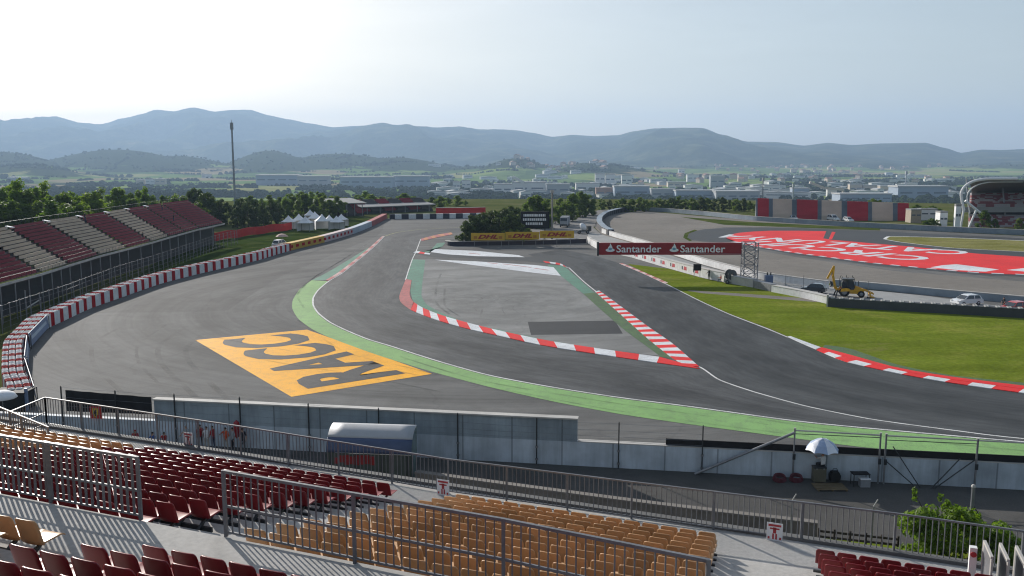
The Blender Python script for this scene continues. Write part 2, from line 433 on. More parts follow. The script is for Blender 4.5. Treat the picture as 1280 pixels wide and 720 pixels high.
for r in rs:
    for a in ang:
        x, y = r * math.sin(a), r * math.cos(a); vs.append((x, y, terr(x, y) - .06))
n = len(ang)
for i in range(len(rs) - 1):
    for j in range(n):
        k = (j + 1) % n; fs.append((i * n + k, i * n + j, (i + 1) * n + j, (i + 1) * n + k)[::-1])
mb.add(vs, [f[::-1] for f in fs])
m, nt, b = nodes('valley_ground'); p = pos(nt)
vo = nt.nodes.new('ShaderNodeTexVoronoi'); vo.inputs['Scale'].default_value = 1.0; vo.inputs['Randomness'].default_value = .9
wob = nt.nodes.new('ShaderNodeTexNoise'); wob.inputs['Scale'].default_value = .002; L(nt, p, wob.inputs['Vector'])
ws = nt.nodes.new('ShaderNodeVectorMath'); ws.operation = 'SCALE'; ws.inputs['Scale'].default_value = 260; L(nt, wob.outputs['Color'], ws.inputs[0])
wa = nt.nodes.new('ShaderNodeVectorMath'); wa.operation = 'ADD'; L(nt, p, wa.inputs[0]); L(nt, ws.outputs[0], wa.inputs[1])
L(nt, mapping(nt, wa.outputs[0], (.0045, .0033, 0), (0, 0, R(20))), vo.inputs['Vector'])
sep = nt.nodes.new('ShaderNodeSeparateColor'); L(nt, vo.outputs['Color'], sep.inputs[0])
fields = ramp(nt, sep.outputs[0], [(0, (.13, .2, .045)), (.25, (.2, .26, .07)), (.42, (.09, .14, .04)), (.58, (.26, .26, .1)), (.72, (.27, .22, .13)), (.85, (.13, .19, .055))], 'CONSTANT')
fields = mixc(nt, 1.0, fields, ramp(nt, noi(nt, p, .02, 5), [(.3, .75), (.7, 1.1)]), 'MULTIPLY')
wood = ramp(nt, noi(nt, p, .05, 5, .7), [(.3, (.02, .032, .014)), (.7, (.05, .065, .025))])
sz = nt.nodes.new('ShaderNodeSeparateXYZ'); L(nt, p, sz.inputs[0])
up = nt.nodes.new('ShaderNodeMapRange'); up.inputs[1].default_value = -34; up.inputs[2].default_value = 8; L(nt, sz.outputs[2], up.inputs[0])
wn = nt.nodes.new('ShaderNodeMath'); wn.operation = 'ADD'; L(nt, noi(nt, p, .0035, 6, .65), wn.inputs[0])
um = nt.nodes.new('ShaderNodeMath'); um.operation = 'MULTIPLY'; um.inputs[1].default_value = .3; L(nt, up.outputs[0], um.inputs[0]); L(nt, um.outputs[0], wn.inputs[1])
valley = mixc(nt, ramp(nt, wn.outputs[0], [(.57, 0.0), (.61, 1.0)]), fields, wood)
near = ramp(nt, noi(nt, p, .06, 6, .65), [(.3, (.06, .08, .025)), (.55, (.1, .11, .04)), (.75, (.17, .15, .09))])
ln = nt.nodes.new('ShaderNodeVectorMath'); ln.operation = 'LENGTH'; L(nt, p, ln.inputs[0])
mr = nt.nodes.new('ShaderNodeMapRange'); mr.inputs[1].default_value = 500; mr.inputs[2].default_value = 900; L(nt, ln.outputs['Value'], mr.inputs[0])
L(nt, mixc(nt, mr.outputs[0], near, valley), b.inputs['Base Color']); b.inputs['Roughness'].default_value = 1; b.inputs['Specular IOR Level'].default_value = 0
struct(mb.build('terrain', m, smooth=True))

# ------------------------------------------------------------------ mountains
SKY = [(-900, 165), (-500, 160), (-250, 156), (0, 152), (22, 152), (55, 153.5), (80, 155), (110, 157), (135, 156), (160, 148), (185, 143), (205, 138.5), (225, 139.5), (250, 135.5), (275, 139.5), (300, 138), (318, 137), (340, 143),
       (365, 148), (390, 153), (420, 158), (445, 156.5), (475, 155), (500, 158.5), (520, 157), (545, 159.5), (570, 160), (600, 163), (620, 161), (645, 162), (665, 165), (690, 170), (715, 167.5), (740, 169), (770, 168),
       (790, 163), (815, 159.5), (850, 158.5), (875, 159), (900, 168), (930, 176), (965, 176.5), (1000, 181), (1030, 177.5), (1060, 180.5), (1095, 178.5), (1120, 178), (1150, 177.5), (1175, 184), (1195, 190), (1220, 186),
       (1245, 186.5), (1280, 185), (1400, 183), (1600, 178), (1900, 182), (2300, 180)]
def skyline(x):
    for (a, ya), (b_, yb) in zip(SKY, SKY[1:]):
        if a <= x <= b_: return lerp(ya, yb, sstep(a, b_, x) * .5 + .5 * (x - a) / (b_ - a))
    return SKY[-1][1]
mb = MB(); vs = []; fs = []
cols = list(range(-900, 2300, 5)); NT = 46
for x in cols:
    r1 = lerp(10800, 7600, sstep(0, 1280, x)); r0 = r1 * .56; zr = D(x, skyline(x) + 1.0, r1).z
    for k in range(NT):
        t = k / (NT - 1) * 1.45
        Y = lerp(r0, r1, t); X = (x - 640) / FPX * Y
        sp = mn.fractal(Vector((X / 1500, Y / 2400, 1.7)), .9, 2.1, 6)
        rg = 1 - abs(mn.noise(Vector((X / 620, Y / 1500, 8.1)))) * 2
        if t <= 1:
            s = t * t * (3 - 2 * t) * .6 + t * .4
            z = -60 + (zr + 60) * s + (zr + 60) * .35 * math.sin(math.pi * min(1, t)) * (sp * 1.0 + rg * .5 - .3)
        else: z = zr - (zr + 100) * (t - 1) * 2 * .9
        vs.append((X, Y, z))
for i in range(len(cols) - 1):
    for k in range(NT - 1):
        a = i * NT + k; fs.append((a, a + NT, a + NT + 1, a + 1))
mb.add(vs, fs)
m, nt, b = nodes('mountain_forest'); p = pos(nt)
c = ramp(nt, noi(nt, p, .004, 8, .68), [(.3, (.012, .024, .012)), (.5, (.035, .05, .022)), (.64, (.1, .11, .05)), (.76, (.22, .19, .12))])
L(nt, c, b.inputs['Base Color']); b.inputs['Roughness'].default_value = 1; b.inputs['Specular IOR Level'].default_value = 0
bump(nt, b, noi(nt, p, .012, 8, .7), 1.0, 30)
struct(mb.build('mountains', m, smooth=True))

# ------------------------------------------------------------------ track surfaces
Z0, Z1, Z2, Z3, Z4, Z5 = 0, .006, .012, .018, .024, .03
TYRE = [(24, 440), (30, 460), (37, 474), (44, 495)]
tyre_path = [P(x, y, 0) for x, y in [(484, 273), (465, 283), (441.6, 292.5), (407, 302.7), (365, 312.8), (340, 320), (320, 326), (250, 342), (200, 355), (150, 372.5), (112, 386), (82, 400), (56, 412.5), (41, 430), (30, 445)]]
near_t = [P(x, y, 1.65) for x, y in [(30, 460), (37, 474), (44, 495)]]
for q in near_t: q.z = 0
tyre_path += near_t[:2] + [near_t[1].lerp(near_t[2], .45)]
tyre_path = resample(tyre_path, 260)
WA, WB = Vector((-34.2, 62.5, 0)), Vector((62, 47.0, 0))      # foot of the front wall, camera side
WD = (WB - WA).normalized(); WN = Vector((-WD.y, WD.x, 0))      # WN points towards the track
def wall_at(px):
    d = ray(px, 560); d.z = 0
    # crossing of the vertical plane through the pixel column with the wall line (by x/y ratio at ground height)
    lo, hi = -10.0, 110.0
    for _ in range(50):
        m_ = (lo + hi) / 2; q = proj(WA + WD * m_)
        if q[0] < px: lo = m_
        else: hi = m_
    return WA + WD * lo
def z_on(px, py, q): return D(px, py, q.y).z
run = [tuple(q) for q in offs(tyre_path, -.3)][::4]
run = [Vector(q) for q in run]
outer = run + [near_t[2] - Vector((1, 0, 0)), WA + WN * .6, WB + WN * .6] + G([(1700, 480), (1700, 330), (1280, 295), (1100, 286), (940, 276), (800, 263.5), (755, 268), (742, 282), (750, 292), (700, 300), (610, 268), (484, 273)])
mb = MB(); mb.sheet([Vector((q.x, q.y, Z0)) for q in outer]); struct(mb.build('runoff_area', M_run))
# service road between the wall and the stand
mb = MB(); mb.sheet([WA + Vector((-40, 6, 0)), WA + WN * .3, WB + WN * .3, WB + Vector((5, -22, 0)), Vector((20, 36, 0)), Vector((-60, 46, 0))]); struct(mb.build('service_road', M_run2))
# slightly different asphalt fields in the run-off
def patch(name, pts, m, z=Z1, sm=0):
    g = G(pts, z)
    mb = MB(); mb.sheet(resample(g, sm) if sm else g); return struct(mb.build(name, m))
M_run3 = asphalt('older_runoff_asphalt', (.19, .188, .182), patch=.3, arcs=1, rough=.82, spec=.05, grain=.3)
patch('older_runoff_asphalt', [(108, 391), (240, 390), (284, 388), (318, 366), (352, 345), (400, 325), (440, 308), (470, 296), (478, 288), (480, 280), (464, 285), (441, 294.5), (407, 305), (365, 315), (320, 328.5), (250, 345), (200, 358.5), (150, 376)], M_run3)
# new track: left edge and island edge
ledge = [(600, 283.5), (560, 285), (525, 287), (497, 290.5), (480.4, 295.4), (465, 310.7), (445.3, 327.2), (427.8, 341.4), (411.3, 351.3), (398.1, 362.3), (391.6, 372.1), (391.6, 382), (398.1, 391.9), (412.4, 402.9), (432.1, 412.7), (458.5, 423.7), (486, 432), (545.6, 451), (611, 469.2), (690, 484.1), (775, 497.2), (860, 508), (991, 526), (1096, 536.5), (1280, 552.5), (1600, 577)]
redge = [(600, 288), (564, 291), (545, 294.5), (526, 298.8), (520, 314.7), (515.5, 323.9), (511, 337), (507, 350), (502.4, 361.2), (499, 371), (501.3, 378.7), (513.3, 387.5), (528.7, 394.1), (550.6, 401.8), (581, 410.5), (620, 419.3), (676.8, 431.8), (749, 443.3), (821, 453.8), (874.8, 460.5), (899.4, 475.4), (942, 490.2), (1007.6, 508.2), (1089.6, 524.6), (1188, 538), (1280, 549), (1600, 574)]
A = resample(G(ledge, Z2), 150); B = resample(G(redge, Z2), 150)
mb = MB(); mb.strip(A, B); struct(mb.build('track', M_trk))
# older layout down the other side of the island
il = [(660, 318), (680, 325), (701, 329), (711, 334.5), (729.4, 351.8), (744, 364.5), (775, 392), (808, 421.5), (838, 446), (874.8, 459), (899.4, 475.2), (942, 490), (1007.6, 508), (1089.6, 524.4), (1188, 537.8), (1280, 548.7), (1600, 573.7)]
ir = [(700, 312), (725, 316), (752, 322), (774.5, 329.5), (802, 341), (831.3, 354.6), (843.4, 360.5), (877.8, 377.7), (912.3, 393.2), (960, 411.5), (984.6, 421.8), (1020.7, 437.7), (1043, 447.8), (1056.8, 452.5), (1122, 467.2), (1188, 478.9), (1280, 491.8), (1600, 528)]
A2 = resample(G(il, Z1), 130); B2 = resample(G(ir, Z1), 130)
mb = MB(); mb.strip(A2, B2); struct(mb.build('old_track', M_trkd))
# connecting lane between both layouts
patch('connecting_lane', [(478, 305), (515, 317), (545, 321.5), (600, 323), (650, 325.5), (690, 330), (706, 333), (735, 327), (700, 318), (654, 321.5), (596, 319.8), (558.8, 317.8), (520, 314), (484, 303)], M_trkd, Z3)
def line(name, pts, w, m, z=Z4, n=60):
    p_ = resample(G(pts, 0), n); a, b_ = ribbon(p_, w, z); mb = MB(); mb.strip(a, b_); return struct(mb.build(name, m))
line('white_line', ledge[4:], .22, M_white, n=140)
line('yellow_line', ledge[:5], .22, paint('yellow_line_paint', (.45, .42, .12), .5), n=30)
line('white_line', redge[3:8], .2, M_white, n=30)
line('white_line', il[8:], .2, M_white, Z5, n=90)
line('white_line', [(711, 334.5), (729.4, 351.8), (745, 364.5)], .2, M_white, n=20)
line('white_line', ir[3:11], .2, M_white, n=60)
# green run-off strip outside the new track
go = [(389.4, 350.4), (375, 361), (366.3, 374.3), (365.2, 385.3), (372.9, 398.5), (390.5, 411.6), (412.4, 422), (454, 437.5), (480, 446.4), (539, 464.4), (611, 483.5), (690, 501.5), (775, 517.5), (860, 530), (991, 547.5), (1096, 560.7), (1280, 573), (1600, 592)]
gi = [(409.5, 351.5), (397, 362.8), (390.6, 372.5), (390.6, 382), (397, 392.3), (411, 403.5), (431, 413.4), (458, 424.4), (486, 433), (545, 451.9), (611, 470), (690, 485), (775, 498.2), (860, 509), (991, 527), (1096, 537.5), (1280, 553.5), (1600, 578)]
mb = MB(); mb.strip(resample(G(gi, Z3), 140), resample(G(go, Z3), 140)); struct(mb.build('green_strip', M_green))
mb = MB(); mb.strip(resample(G([(409, 350), (427, 339), (447, 323.5), (464, 309.5)], Z3), 30), resample(G([(389.4, 350.4), (410, 340), (432, 327), (459, 310.5)], Z3), 30)); struct(mb.build('green_strip', M_teal))
# island interior
patch('island_asphalt', [(518, 324), (545, 324), (611, 333), (701, 344.7), (731, 369), (770, 402), (812, 434), (837, 446), (759, 437.7), (683, 426), (611, 412.8), (550.6, 394), (520, 380), (514, 366), (511, 350)], asphalt('island_asphalt', (.31, .31, .3), patch=.28, grain=.35, arcs=1), Z2)
ti = [(531.6, 325), (527.8, 355), (526.9, 370), (534, 381), (555, 392.5), (585, 403.8), (635.6, 414.5), (676.8, 423.7), (742, 435), (795, 443)]
to = [(516, 324), (508.5, 350), (514, 367.8), (516.5, 376.5), (528.7, 385.3), (550.6, 394.1), (581, 402.9), (620, 412.7), (683, 426), (759, 437.7)]
mb = MB(); mb.strip(resample(G(ti, Z3), 80), resample(G(to, Z3), 80)); struct(mb.build('green_strip', M_teal))
mb = MB(); mb.strip(resample(G([(684, 331), (701, 344.7), (731.4, 369), (753.7, 389.4)], Z3), 30), resample(G([(704, 332), (712, 338.5), (746, 368), (768, 386)], Z3), 30)); struct(mb.build('green_strip', M_teal))
mb = MB(); mb.strip(resample(G([(729, 367), (753.7, 389.4), (782, 413.7), (812.6, 436), (826, 446)], Z4), 30), resample(G([(744, 365.5), (775, 392.5), (808, 422), (837.5, 445.6), (840, 449)], Z4), 30)); struct(mb.build('green_strip', M_dgreen))
patch('green_strip', [(527, 315), (536, 315.8), (546, 304), (557, 303), (553, 308), (545, 312)], M_teal, Z4)
patch('dark_patch', [(659.7, 402.3), (768.6, 400.7), (778.5, 417), (663.7, 418.7)], M_dark, Z3)
patch('white_painted_area', [(543.8, 324.6), (592.5, 326.5), (667.5, 331.2), (692, 334), (701, 344.7), (667.5, 341), (611, 333.8), (573.8, 329)], M_wpaint, Z5)
patch('white_painted_area', [(538, 315), (543.8, 311.3), (596, 313.6), (648.8, 319), (656, 321.5), (596, 320.2), (558.8, 317.9)], M_wpaint, Z5)
mb = MB()
for x0, y0, x1, y1, w in ((610, 328.5, 622, 330, .5), (628, 330, 664, 334.5, .45), (668, 335.5, 686, 338, .5), (586, 316.6, 600, 318, .6)):
    a, b_ = ribbon([P(x0, y0), P(x1, y1)], w, .036); mb.strip(a, b_)
struct(mb.build('faded_red_marks', M_redf))
# kerbs: a real raised lip, red and white
def kerb(name, outer_px, inner_px, n, h=.06, mats=None, first=0, n2=None):
    a = resample(G(outer_px, 0), n + 1); b_ = resample(G(inner_px, 0), n + 1); mb = MB()
    for i in range(n):
        mb.prism([a[i], a[i + 1], b_[i + 1], b_[i]], .002, h, (i + first) % 2)
    return struct(mb.build(name, mats or [M_red, M_wpaint]))
kerb('kerb', redge[10:21][0:0] or [(513.3, 387.5), (528.7, 394.1), (550.6, 401.8), (581, 410.5), (620, 419.3), (676.8, 431.8), (749, 443.3), (821, 453.8)], [(517, 378), (528.7, 385.3), (550.6, 394.1), (581, 402.9), (620, 412.7), (683, 426), (759, 437.7), (824, 446.6)], 18)
kerb('kerb', [(507.5, 349), (502.4, 361.2), (499, 371), (501.3, 378.7), (513.3, 387.5)], [(514.5, 350.5), (513, 360), (512, 367.8), (514, 374), (517.5, 378.5)], 12, mats=[M_redf, M_redf])
kerb('kerb', [(821, 453.8), (848, 457.8), (875, 461.4)], [(824, 446.6), (838, 446), (858, 456)], 1, h=.063)
kerb('kerb', [(744, 364.6), (775, 392.5), (808, 422), (837.5, 445.8), (858, 458)], [(749, 363.6), (775, 382.6), (808, 407.2), (841, 430.2), (874, 459)], 34, h=.07, first=1)
kerb('kerb', [(411, 351), (427.8, 341.2), (445.3, 327), (465, 310.5), (480, 295.4)], [(407, 350.5), (423, 340.8), (441, 326.8), (461, 310.5), (477.5, 295.6)], 16, mats=[M_redf, paint('pale_pink_paint', (.62, .4, .38), .4)])
kerb('kerb', [(526, 298.8), (545, 293.8), (564, 290.6)], [(527, 301.5), (546, 297), (566, 293)], 8, mats=[M_redf, paint('faded_orange_paint', (.6, .25, .12), .4)])
kerb('kerb', [(516.5, 315.8), (526, 317.2), (537, 318.6)], [(521, 313.8), (528, 315.4), (538, 317)], 3, first=1)
kerb('kerb', [(679, 326.5), (690, 328), (700, 329.3), (708, 334)], [(682, 328.6), (692, 330), (702, 332), (710.5, 335)], 6)
kerb('kerb', [(774.5, 329.5), (802, 341), (831.3, 354.6)], [(778, 329.3), (806, 341), (835, 353.8)], 14, mats=[M_redf, paint('pale_pink_kerb_paint', (.7, .5, .48), .3)])
kerb('kerb', [(984.6, 421.3), (1002, 429.5), (1020, 437)], [(988, 420.6), (1007, 427.8), (1026, 434.6)], 3, mats=[M_wpaint, M_wpaint])
kerb('kerb', [(1020.7, 437.7), (1056.8, 452.5), (1122, 467.2), (1188, 478.9), (1280, 491.8), (1450, 513)], [(1024, 436.3), (1058, 447.5), (1122, 463.5), (1188, 474.8), (1280, 487), (1450, 507)], 16)
kerb('kerb', [(1024, 436.3), (1058, 447.5), (1122, 463.5), (1188, 474.8), (1280, 487), (1450, 507)], [(1027, 434.8), (1060, 443.5), (1122, 460.5), (1188, 471.5), (1280, 483), (1450, 502)], 16, mats=[M_red, M_red], h=.075)
mb = MB(); mb.strip(resample(G([(1028, 434.4), (1060, 443.2), (1122, 460.2), (1188, 471.2), (1280, 482.7), (1450, 501.7)], Z4), 40), resample(G([(1031, 431), (1063.4, 436), (1122, 455.8), (1188, 468.8), (1280, 478.5), (1450, 497)], Z4), 40)); struct(mb.build('green_strip', M_dgreen))
# infield grass
patch('infield_grass', [(784, 329.8), (790, 330.5), (836.5, 336), (877.8, 347.5), (921, 356), (960, 360.5), (1000, 366), (1035, 370), (1035, 382), (1150, 389), (1280, 397), (1500, 410), (1500, 515), (1450, 502), (1280, 482.5), (1188, 471), (1122, 460), (1060, 443), (1027, 434.6), (984.6, 420.5), (960, 410), (912.3, 392.3), (877.8, 377), (843.4, 359.8), (831, 353.5), (806, 341)], M_grass, Z3)
patch('infield_path', [(859, 363.5), (878, 366.5), (960, 373), (1036, 378.6), (1036, 375), (960, 369.2), (880, 364), (862, 362.5)], M_grav, Z4)
# far side: gravel, dark loop, red painted run-off
patch('gravel_bed', [(744, 285), (752, 272), (800, 263.7), (900, 272), (1000, 279), (1060, 282.5), (1000, 284), (905, 284), (866, 289), (858, 295), (862, 300), (900, 305), (1000, 322), (1120, 339), (1280, 352), (1500, 362), (1500, 395), (1280, 376), (1120, 364), (1000, 353), (940, 340), (800, 312), (756, 296)], M_grav, Z2)
patch('green_verge', [(850, 271), (940, 277.5), (1100, 285.5), (1100, 288), (1000, 284.5), (905, 281)], M_grass2, Z3)
patch('green_verge', [(940, 340.5), (1000, 351), (1120, 361.5), (1280, 373.5), (1500, 390), (1500, 396), (1280, 377.5), (1120, 365), (1000, 354.5), (940, 343)], M_grass2, Z3)
patch('far_loop_track', [(856, 297), (861, 291), (880, 286.5), (920, 284.5), (1000, 285), (1100, 289), (1280, 298), (1500, 308), (1500, 330), (1280, 322), (1220, 318), (1140, 309.5), (1040, 300), (940, 300), (900, 303), (866, 300)], M_trkd, Z3)
patch('green_verge', [(854, 297), (856, 291.5), (868, 287), (872, 287.8), (861, 292), (859, 297), (865, 300.5), (862, 301.5)], M_grass2, Z4)
patch('far_loop_track', [(906, 297), (920, 304), (947, 310), (993, 318), (1040, 324.5), (1100, 332.5), (1158, 338), (1220, 343.5), (1280, 346), (1500, 358), (1500, 350), (1280, 341), (1100, 327), (950, 303)], M_trkd, Z3)
redp = [(907.8, 297.3), (912, 293.6), (923.4, 291), (942, 289.3), (962.5, 288.4), (1000, 288.4), (1032.8, 289), (1029, 298), (1040, 299.7), (1100, 305), (1142.5, 308.5), (1220.6, 317), (1280, 321), (1500, 338), (1500, 362), (1280, 342.7), (1220.6, 340.3), (1158, 334.8), (1100, 329.2), (1040.6, 321.6), (993.8, 315.3), (947, 307.5), (920, 302)]
patch('red_painted_runoff', redp, M_red, Z4)
patch('red_painted_strip', [(1036, 298.6), (1040, 298.9), (1044.5, 290), (1040, 289.7)], M_red, Z4)
M_grass3 = grassmat('pale_dry_grass', (.2, .2, .05), (.27, .26, .1), (.34, .3, .14), .1)
patch('loop_island_grass', [(1105.8, 299), (1109, 296.6), (1116, 295.6), (1189, 297.3), (1280, 301), (1500, 310), (1500, 325), (1280, 314.5), (1189, 309.8), (1127, 302.8)], M_grass3, Z5)
patch('white_painted_area', [(1162.8, 334.2), (1178, 331.5), (1195.6, 330.2), (1248.8, 336.8), (1232, 339.6), (1200, 337.8)], M_wpaint, Z5)
patch('white_painted_area', [(1258, 337.5), (1300, 333), (1400, 344), (1300, 341)], M_wpaint, Z5)
line('white_line', [(1105.8, 299), (1109, 296.6), (1116, 295.6), (1189, 297.3), (1280, 301)], .8, M_white, .036, 30)
line('white_line', [(1105.8, 299.2), (1127, 303), (1189, 310), (1280, 314.8)], .5, M_white, .036, 30)
# kerb teeth along the near edge of the red run-off
a = resample(G([(926, 304.2), (947, 307.8), (993.8, 315.6), (1040.6, 321.9), (1100, 329.5), (1158, 335.1), (1220.6, 340.6), (1280, 343)], 0), 41); b_ = offs(a, -.9)
mb = MB()
for i in range(0, 40):
    mb.prism([a[i], a[i + 1], b_[i + 1], b_[i]], .002, .06, i % 2)
struct(mb.build('kerb', [M_red, M_wpaint]))
# painted words on the ground, read from the far side
mb = MB()
def ground_text(txt, rb, re_, depth, z, m, name, bold=.02):
    """baseline from rb to re_ (pixels); letters rise towards the left-hand normal"""
    a, b_ = P(*rb, z), P(*re_, z); x = (b_ - a); w = x.length; x.normalize(); y = Vector((-x.y, x.x, 0))
    mb = MB(); text_mesh(mb, txt, a, x, y, w, depth, bold=bold); return struct(mb.build(name, m))
ground_text('CATALUNYA', (1219, 314.5), (912, 292.8), 10.5, .036, M_wpaint, 'painted_lettering')
ground_text('CIRCUIT', (1174, 322.5), (948, 300.0), 10.0, .036, M_wpaint, 'painted_lettering')
# big yellow advert with grey letters
yq = [(243.8, 425), (383.8, 412), (540, 467.3), (364.3, 496)]
mb = MB(); mb.sheet(G(yq, Z2)); struct(mb.build('yellow_painted_area', M_yell))
q0, q1, q2, q3 = G([(540, 467.3), (383.8, 412), (243.8, 425), (364.3, 496)], Z4)     # baseline start, end, top end, top start
def quad(u, v): return (q0 * (1 - u) + q1 * u) * (1 - v) + (q3 * (1 - u) + q2 * u) * v
tm = MB(); text_mesh(tm, 'RACC', (0, 0, 0), (1, 0, 0), (0, 1, 0), 1, 1, bold=.04, spacing=1.0)
tm.v = [tuple(quad(.06 + v[0] * .89, .13 + v[1] * .72)) for v in tm.v]
struct(tm.build('painted_lettering', M_ltr))
# rubber laid down by braking and spinning cars
m_rub = asphalt('rubber_marks', (.07, .069, .067), patch=.3, grain=.3)
_nt = m_rub.node_tree; _al = ramp(_nt, noi(_nt, pos(_nt), .16, 5, .6), [(.42, 0.0), (.75, .38)]); L(_nt, _al, _nt.nodes['Principled BSDF'].inputs['Alpha'])
mb = MB()
random.seed(3)
def mark(pts, w, z, mi=0):
    a, b_ = ribbon(resample(G(pts, 0), 24), w, z); mb.strip(a, b_, mi)
for k in range(9):
    x = 100 + k * 24 + random.uniform(-8, 8)
    pts = [(x + 30, 405 + random.uniform(0, 5)), (x - 5, 428 + k), (x - 6 + k, 455), (x + 28 + 3 * k, 490 + k * 1.5)]
    if k in (1, 3, 4, 6): mark(pts, random.uniform(.25, .6), Z1 + .001 * k)
mark([(596, 389), (592, 383), (597, 376), (606, 372)], .2, .02); mark([(632, 394), (628, 387), (632, 377), (642, 372)], .18, .021); mark([(648, 391), (641, 386), (644, 380)], .15, .0215)
mark([(600, 398), (603, 386), (602, 372)], .25, .022); mark([(562, 393), (546, 380), (545, 360), (552, 340)], .35, .0205); mark([(575, 396), (556, 382), (556, 360)], .3, .0207)
for k in range(5): mark([(300 + k * 22, 340 - k * 7.5), (345 + k * 22, 330 - k * 7.5), (400 + k * 16, 312 - k * 5)], .3, Z1 + .0015)
mark([(735, 311), (700, 308), (660, 312), (610, 309)], .8, .0075); mark([(720, 308.5), (690, 306), (640, 308)], .6, .0078)
for k, (pts, w_) in enumerate((([(250, 432), (340, 452), (430, 466), (560, 492)], .3), ([(262, 421), (370, 440), (470, 459), (600, 484)], .25), ([(372, 400), (430, 440), (520, 462), (640, 492)], .3), ([(368, 370), (385, 352), (420, 330), (462, 303)], .35), ([(380, 385), (372, 368), (395, 345), (440, 318)], .3), ([(500, 446), (600, 476), (760, 503), (960, 531)], .3), ([(640, 489), (760, 512), (900, 532), (1060, 552)], .28), ([(900, 516), (1000, 532), (1120, 548), (1300, 566)], .3))): mark(pts, w_, .0275 + .0004 * k)
struct(mb.build('tyre_marks', m_rub))

# ------------------------------------------------------------------ front wall, its posts and fabric
random.seed(11)
hi0, hi1 = wall_at(195), wall_at(721)
ZL = z_on(760, 554.5, wall_at(760)); ZH = z_on(460, 512.5, wall_at(460))
t = thing('trackside_wall', 'long white concrete wall with a taller grey section, between track and service road', 'wall', WA)
def wseg(p, q, z0, z1, w, name, m, off=0.0):
    mb = MB(); o = WN * (w / 2 + off); mb.prism([p + WN * off, q + WN * off, q + WN * (w + off), p + WN * (w + off)], z0, z1); return mb.build(name, m, t)
wseg(WA + WD * -6, WB, -.05, ZL, .45, 'lower_wall', M_wallw)
wseg(hi0, hi1, ZL + .003, ZH, .3, 'upper_wall', M_wallg, .03)
wseg(hi0 - WD * .05, hi1 + WD * .05, ZH + .003, ZH + .1, .62, 'coping', M_conc2, -.1)
wseg(hi1 + WD * .06, WB, ZL + .003, ZL + .06, .5, 'coping', M_conc2, -.01)
p = wall_at(832)
mb = MB(); mb.prism([p + WN * .1, WB + WN * .1, WB + WN * .16, p + WN * .16], ZL + .065, ZL + .5)
k = p.copy()
while (k - WB).length > 3: mb.tube(k + WN * .2 + Vector((0, 0, ZL + .06)), k + WN * .2 + Vector((0, 0, ZL + .5)), .03, 6); k = k + WD * 2.6
tag(mb.build('rubber_board', M_black), 'long black rubber board along the top of the lower white wall', 'board')
a_, b_ = wall_at(86), wall_at(192)
mb = MB(); n_ = 14; g = []
for i in range(n_ + 1):
    q = a_.lerp(b_, i / n_); zt = z_on(86 + 106 * i / n_, 487.5 + 9 * i / n_, q); zb = z_on(86 + 106 * i / n_, 514 + 4 * i / n_, q)
    g.append([q + Vector((0, .05 * math.sin(i * 1.9), lerp(zb, zt, j / 3))) for j in range(4)])
mb.shell(g, .03); tag(mb.build('fabric_screen', M_black), 'black fabric screen tied to the fence posts above the wall end', 'screen')
POSTS = [(82, 483), (149, 488.5), (222, 493), (303, 497), (388, 505), (475, 511), (573, 517.5), (671, 524), (773, 529), (877, 533)]
proto = None; G_p = 'slim dark fence posts along the white wall'
tops = []
for i, (px, py) in enumerate(POSTS):
    q = wall_at(px) - WN * .12; zt = z_on(px, py, q); tops.append(Vector((q.x, q.y, zt)))
for i, q in enumerate(tops):
    o = thing('fence_post', 'slim dark steel fence post bolted to the white wall', 'post', (q.x, q.y, 0), math.atan2(WD.y, WD.x), G_p)
    mb = MB(); mb.box((q.x, q.y, q.z / 2), (.075, .075, q.z), math.atan2(WD.y, WD.x)); mb.tube((q.x, q.y, q.z), (q.x, q.y, q.z + .08), .03, 6); mb.build('shaft', M_dkst, o)
    mb = MB()
    for zz in (.35, 1.2): mb.box((q.x, q.y - .01, zz), (.18, .11, .12), math.atan2(WD.y, WD.x))
    mb.build('bracket', M_galv, o)
mb = MB()
for a_, b_ in zip(tops, tops[1:]):
    for k in (.0, .33, .62, .85):
        za, zb_ = lerp(a_.z - .05, ZL, k), lerp(b_.z - .05, ZL, k)
        m_ = (Vector((a_.x, a_.y, za)) + Vector((b_.x, b_.y, zb_))) / 2 - Vector((0, 0, .04))
        mb.path([Vector((a_.x, a_.y, za)), m_, Vector((b_.x, b_.y, zb_))], .007, 4)
tag(mb.build('fence_wire', M_galv), 'thin steel wires strung between the dark wall posts', 'wire')
# the opening with tall gate posts
def zpx(px, py, q): return Vector((q.x, q.y, z_on(px, py, q)))
def gp(px, pyt, name, label, r=.06, off=.25, cap=True):
    q = wall_at(px) - WN * off; zt = z_on(px, pyt, q)
    o = thing(name, label, 'post', (q.x, q.y, 0))
    MB().tube((q.x, q.y, 0), (q.x, q.y, zt), r, 8).build('shaft', M_galv, o)
    MB().tube((q.x, q.y, zt), (q.x, q.y, zt + .06), r * 1.35, 8).build('cap', M_conc2, o)
    mb = MB(); mb.box((q.x, q.y - .08, zt * .45), (.16, .1, .35)); mb.build('hinge_plate', M_dkst, o)
    return Vector((q.x, q.y, zt))
ga = gp(990, 536, 'gate_post', 'galvanised gate post where the slanting brace meets the rail, beside the umbrella', .06)
gb = gp(1096, 542, 'gate_post', 'gate post at the rail end beyond the umbrella, closely beside a twin', .06)
gc = gp(1103, 543, 'gate_post', 'twin gate post starting the second rail, with two crossed stays below', .06)
gd = gp(1216, 549, 'gate_post', 'tall gate post near the bush, end of the second rail', .065)
o = thing('gate_rail', 'white topped rail joining the two gate posts above the umbrella', 'rail', ga)
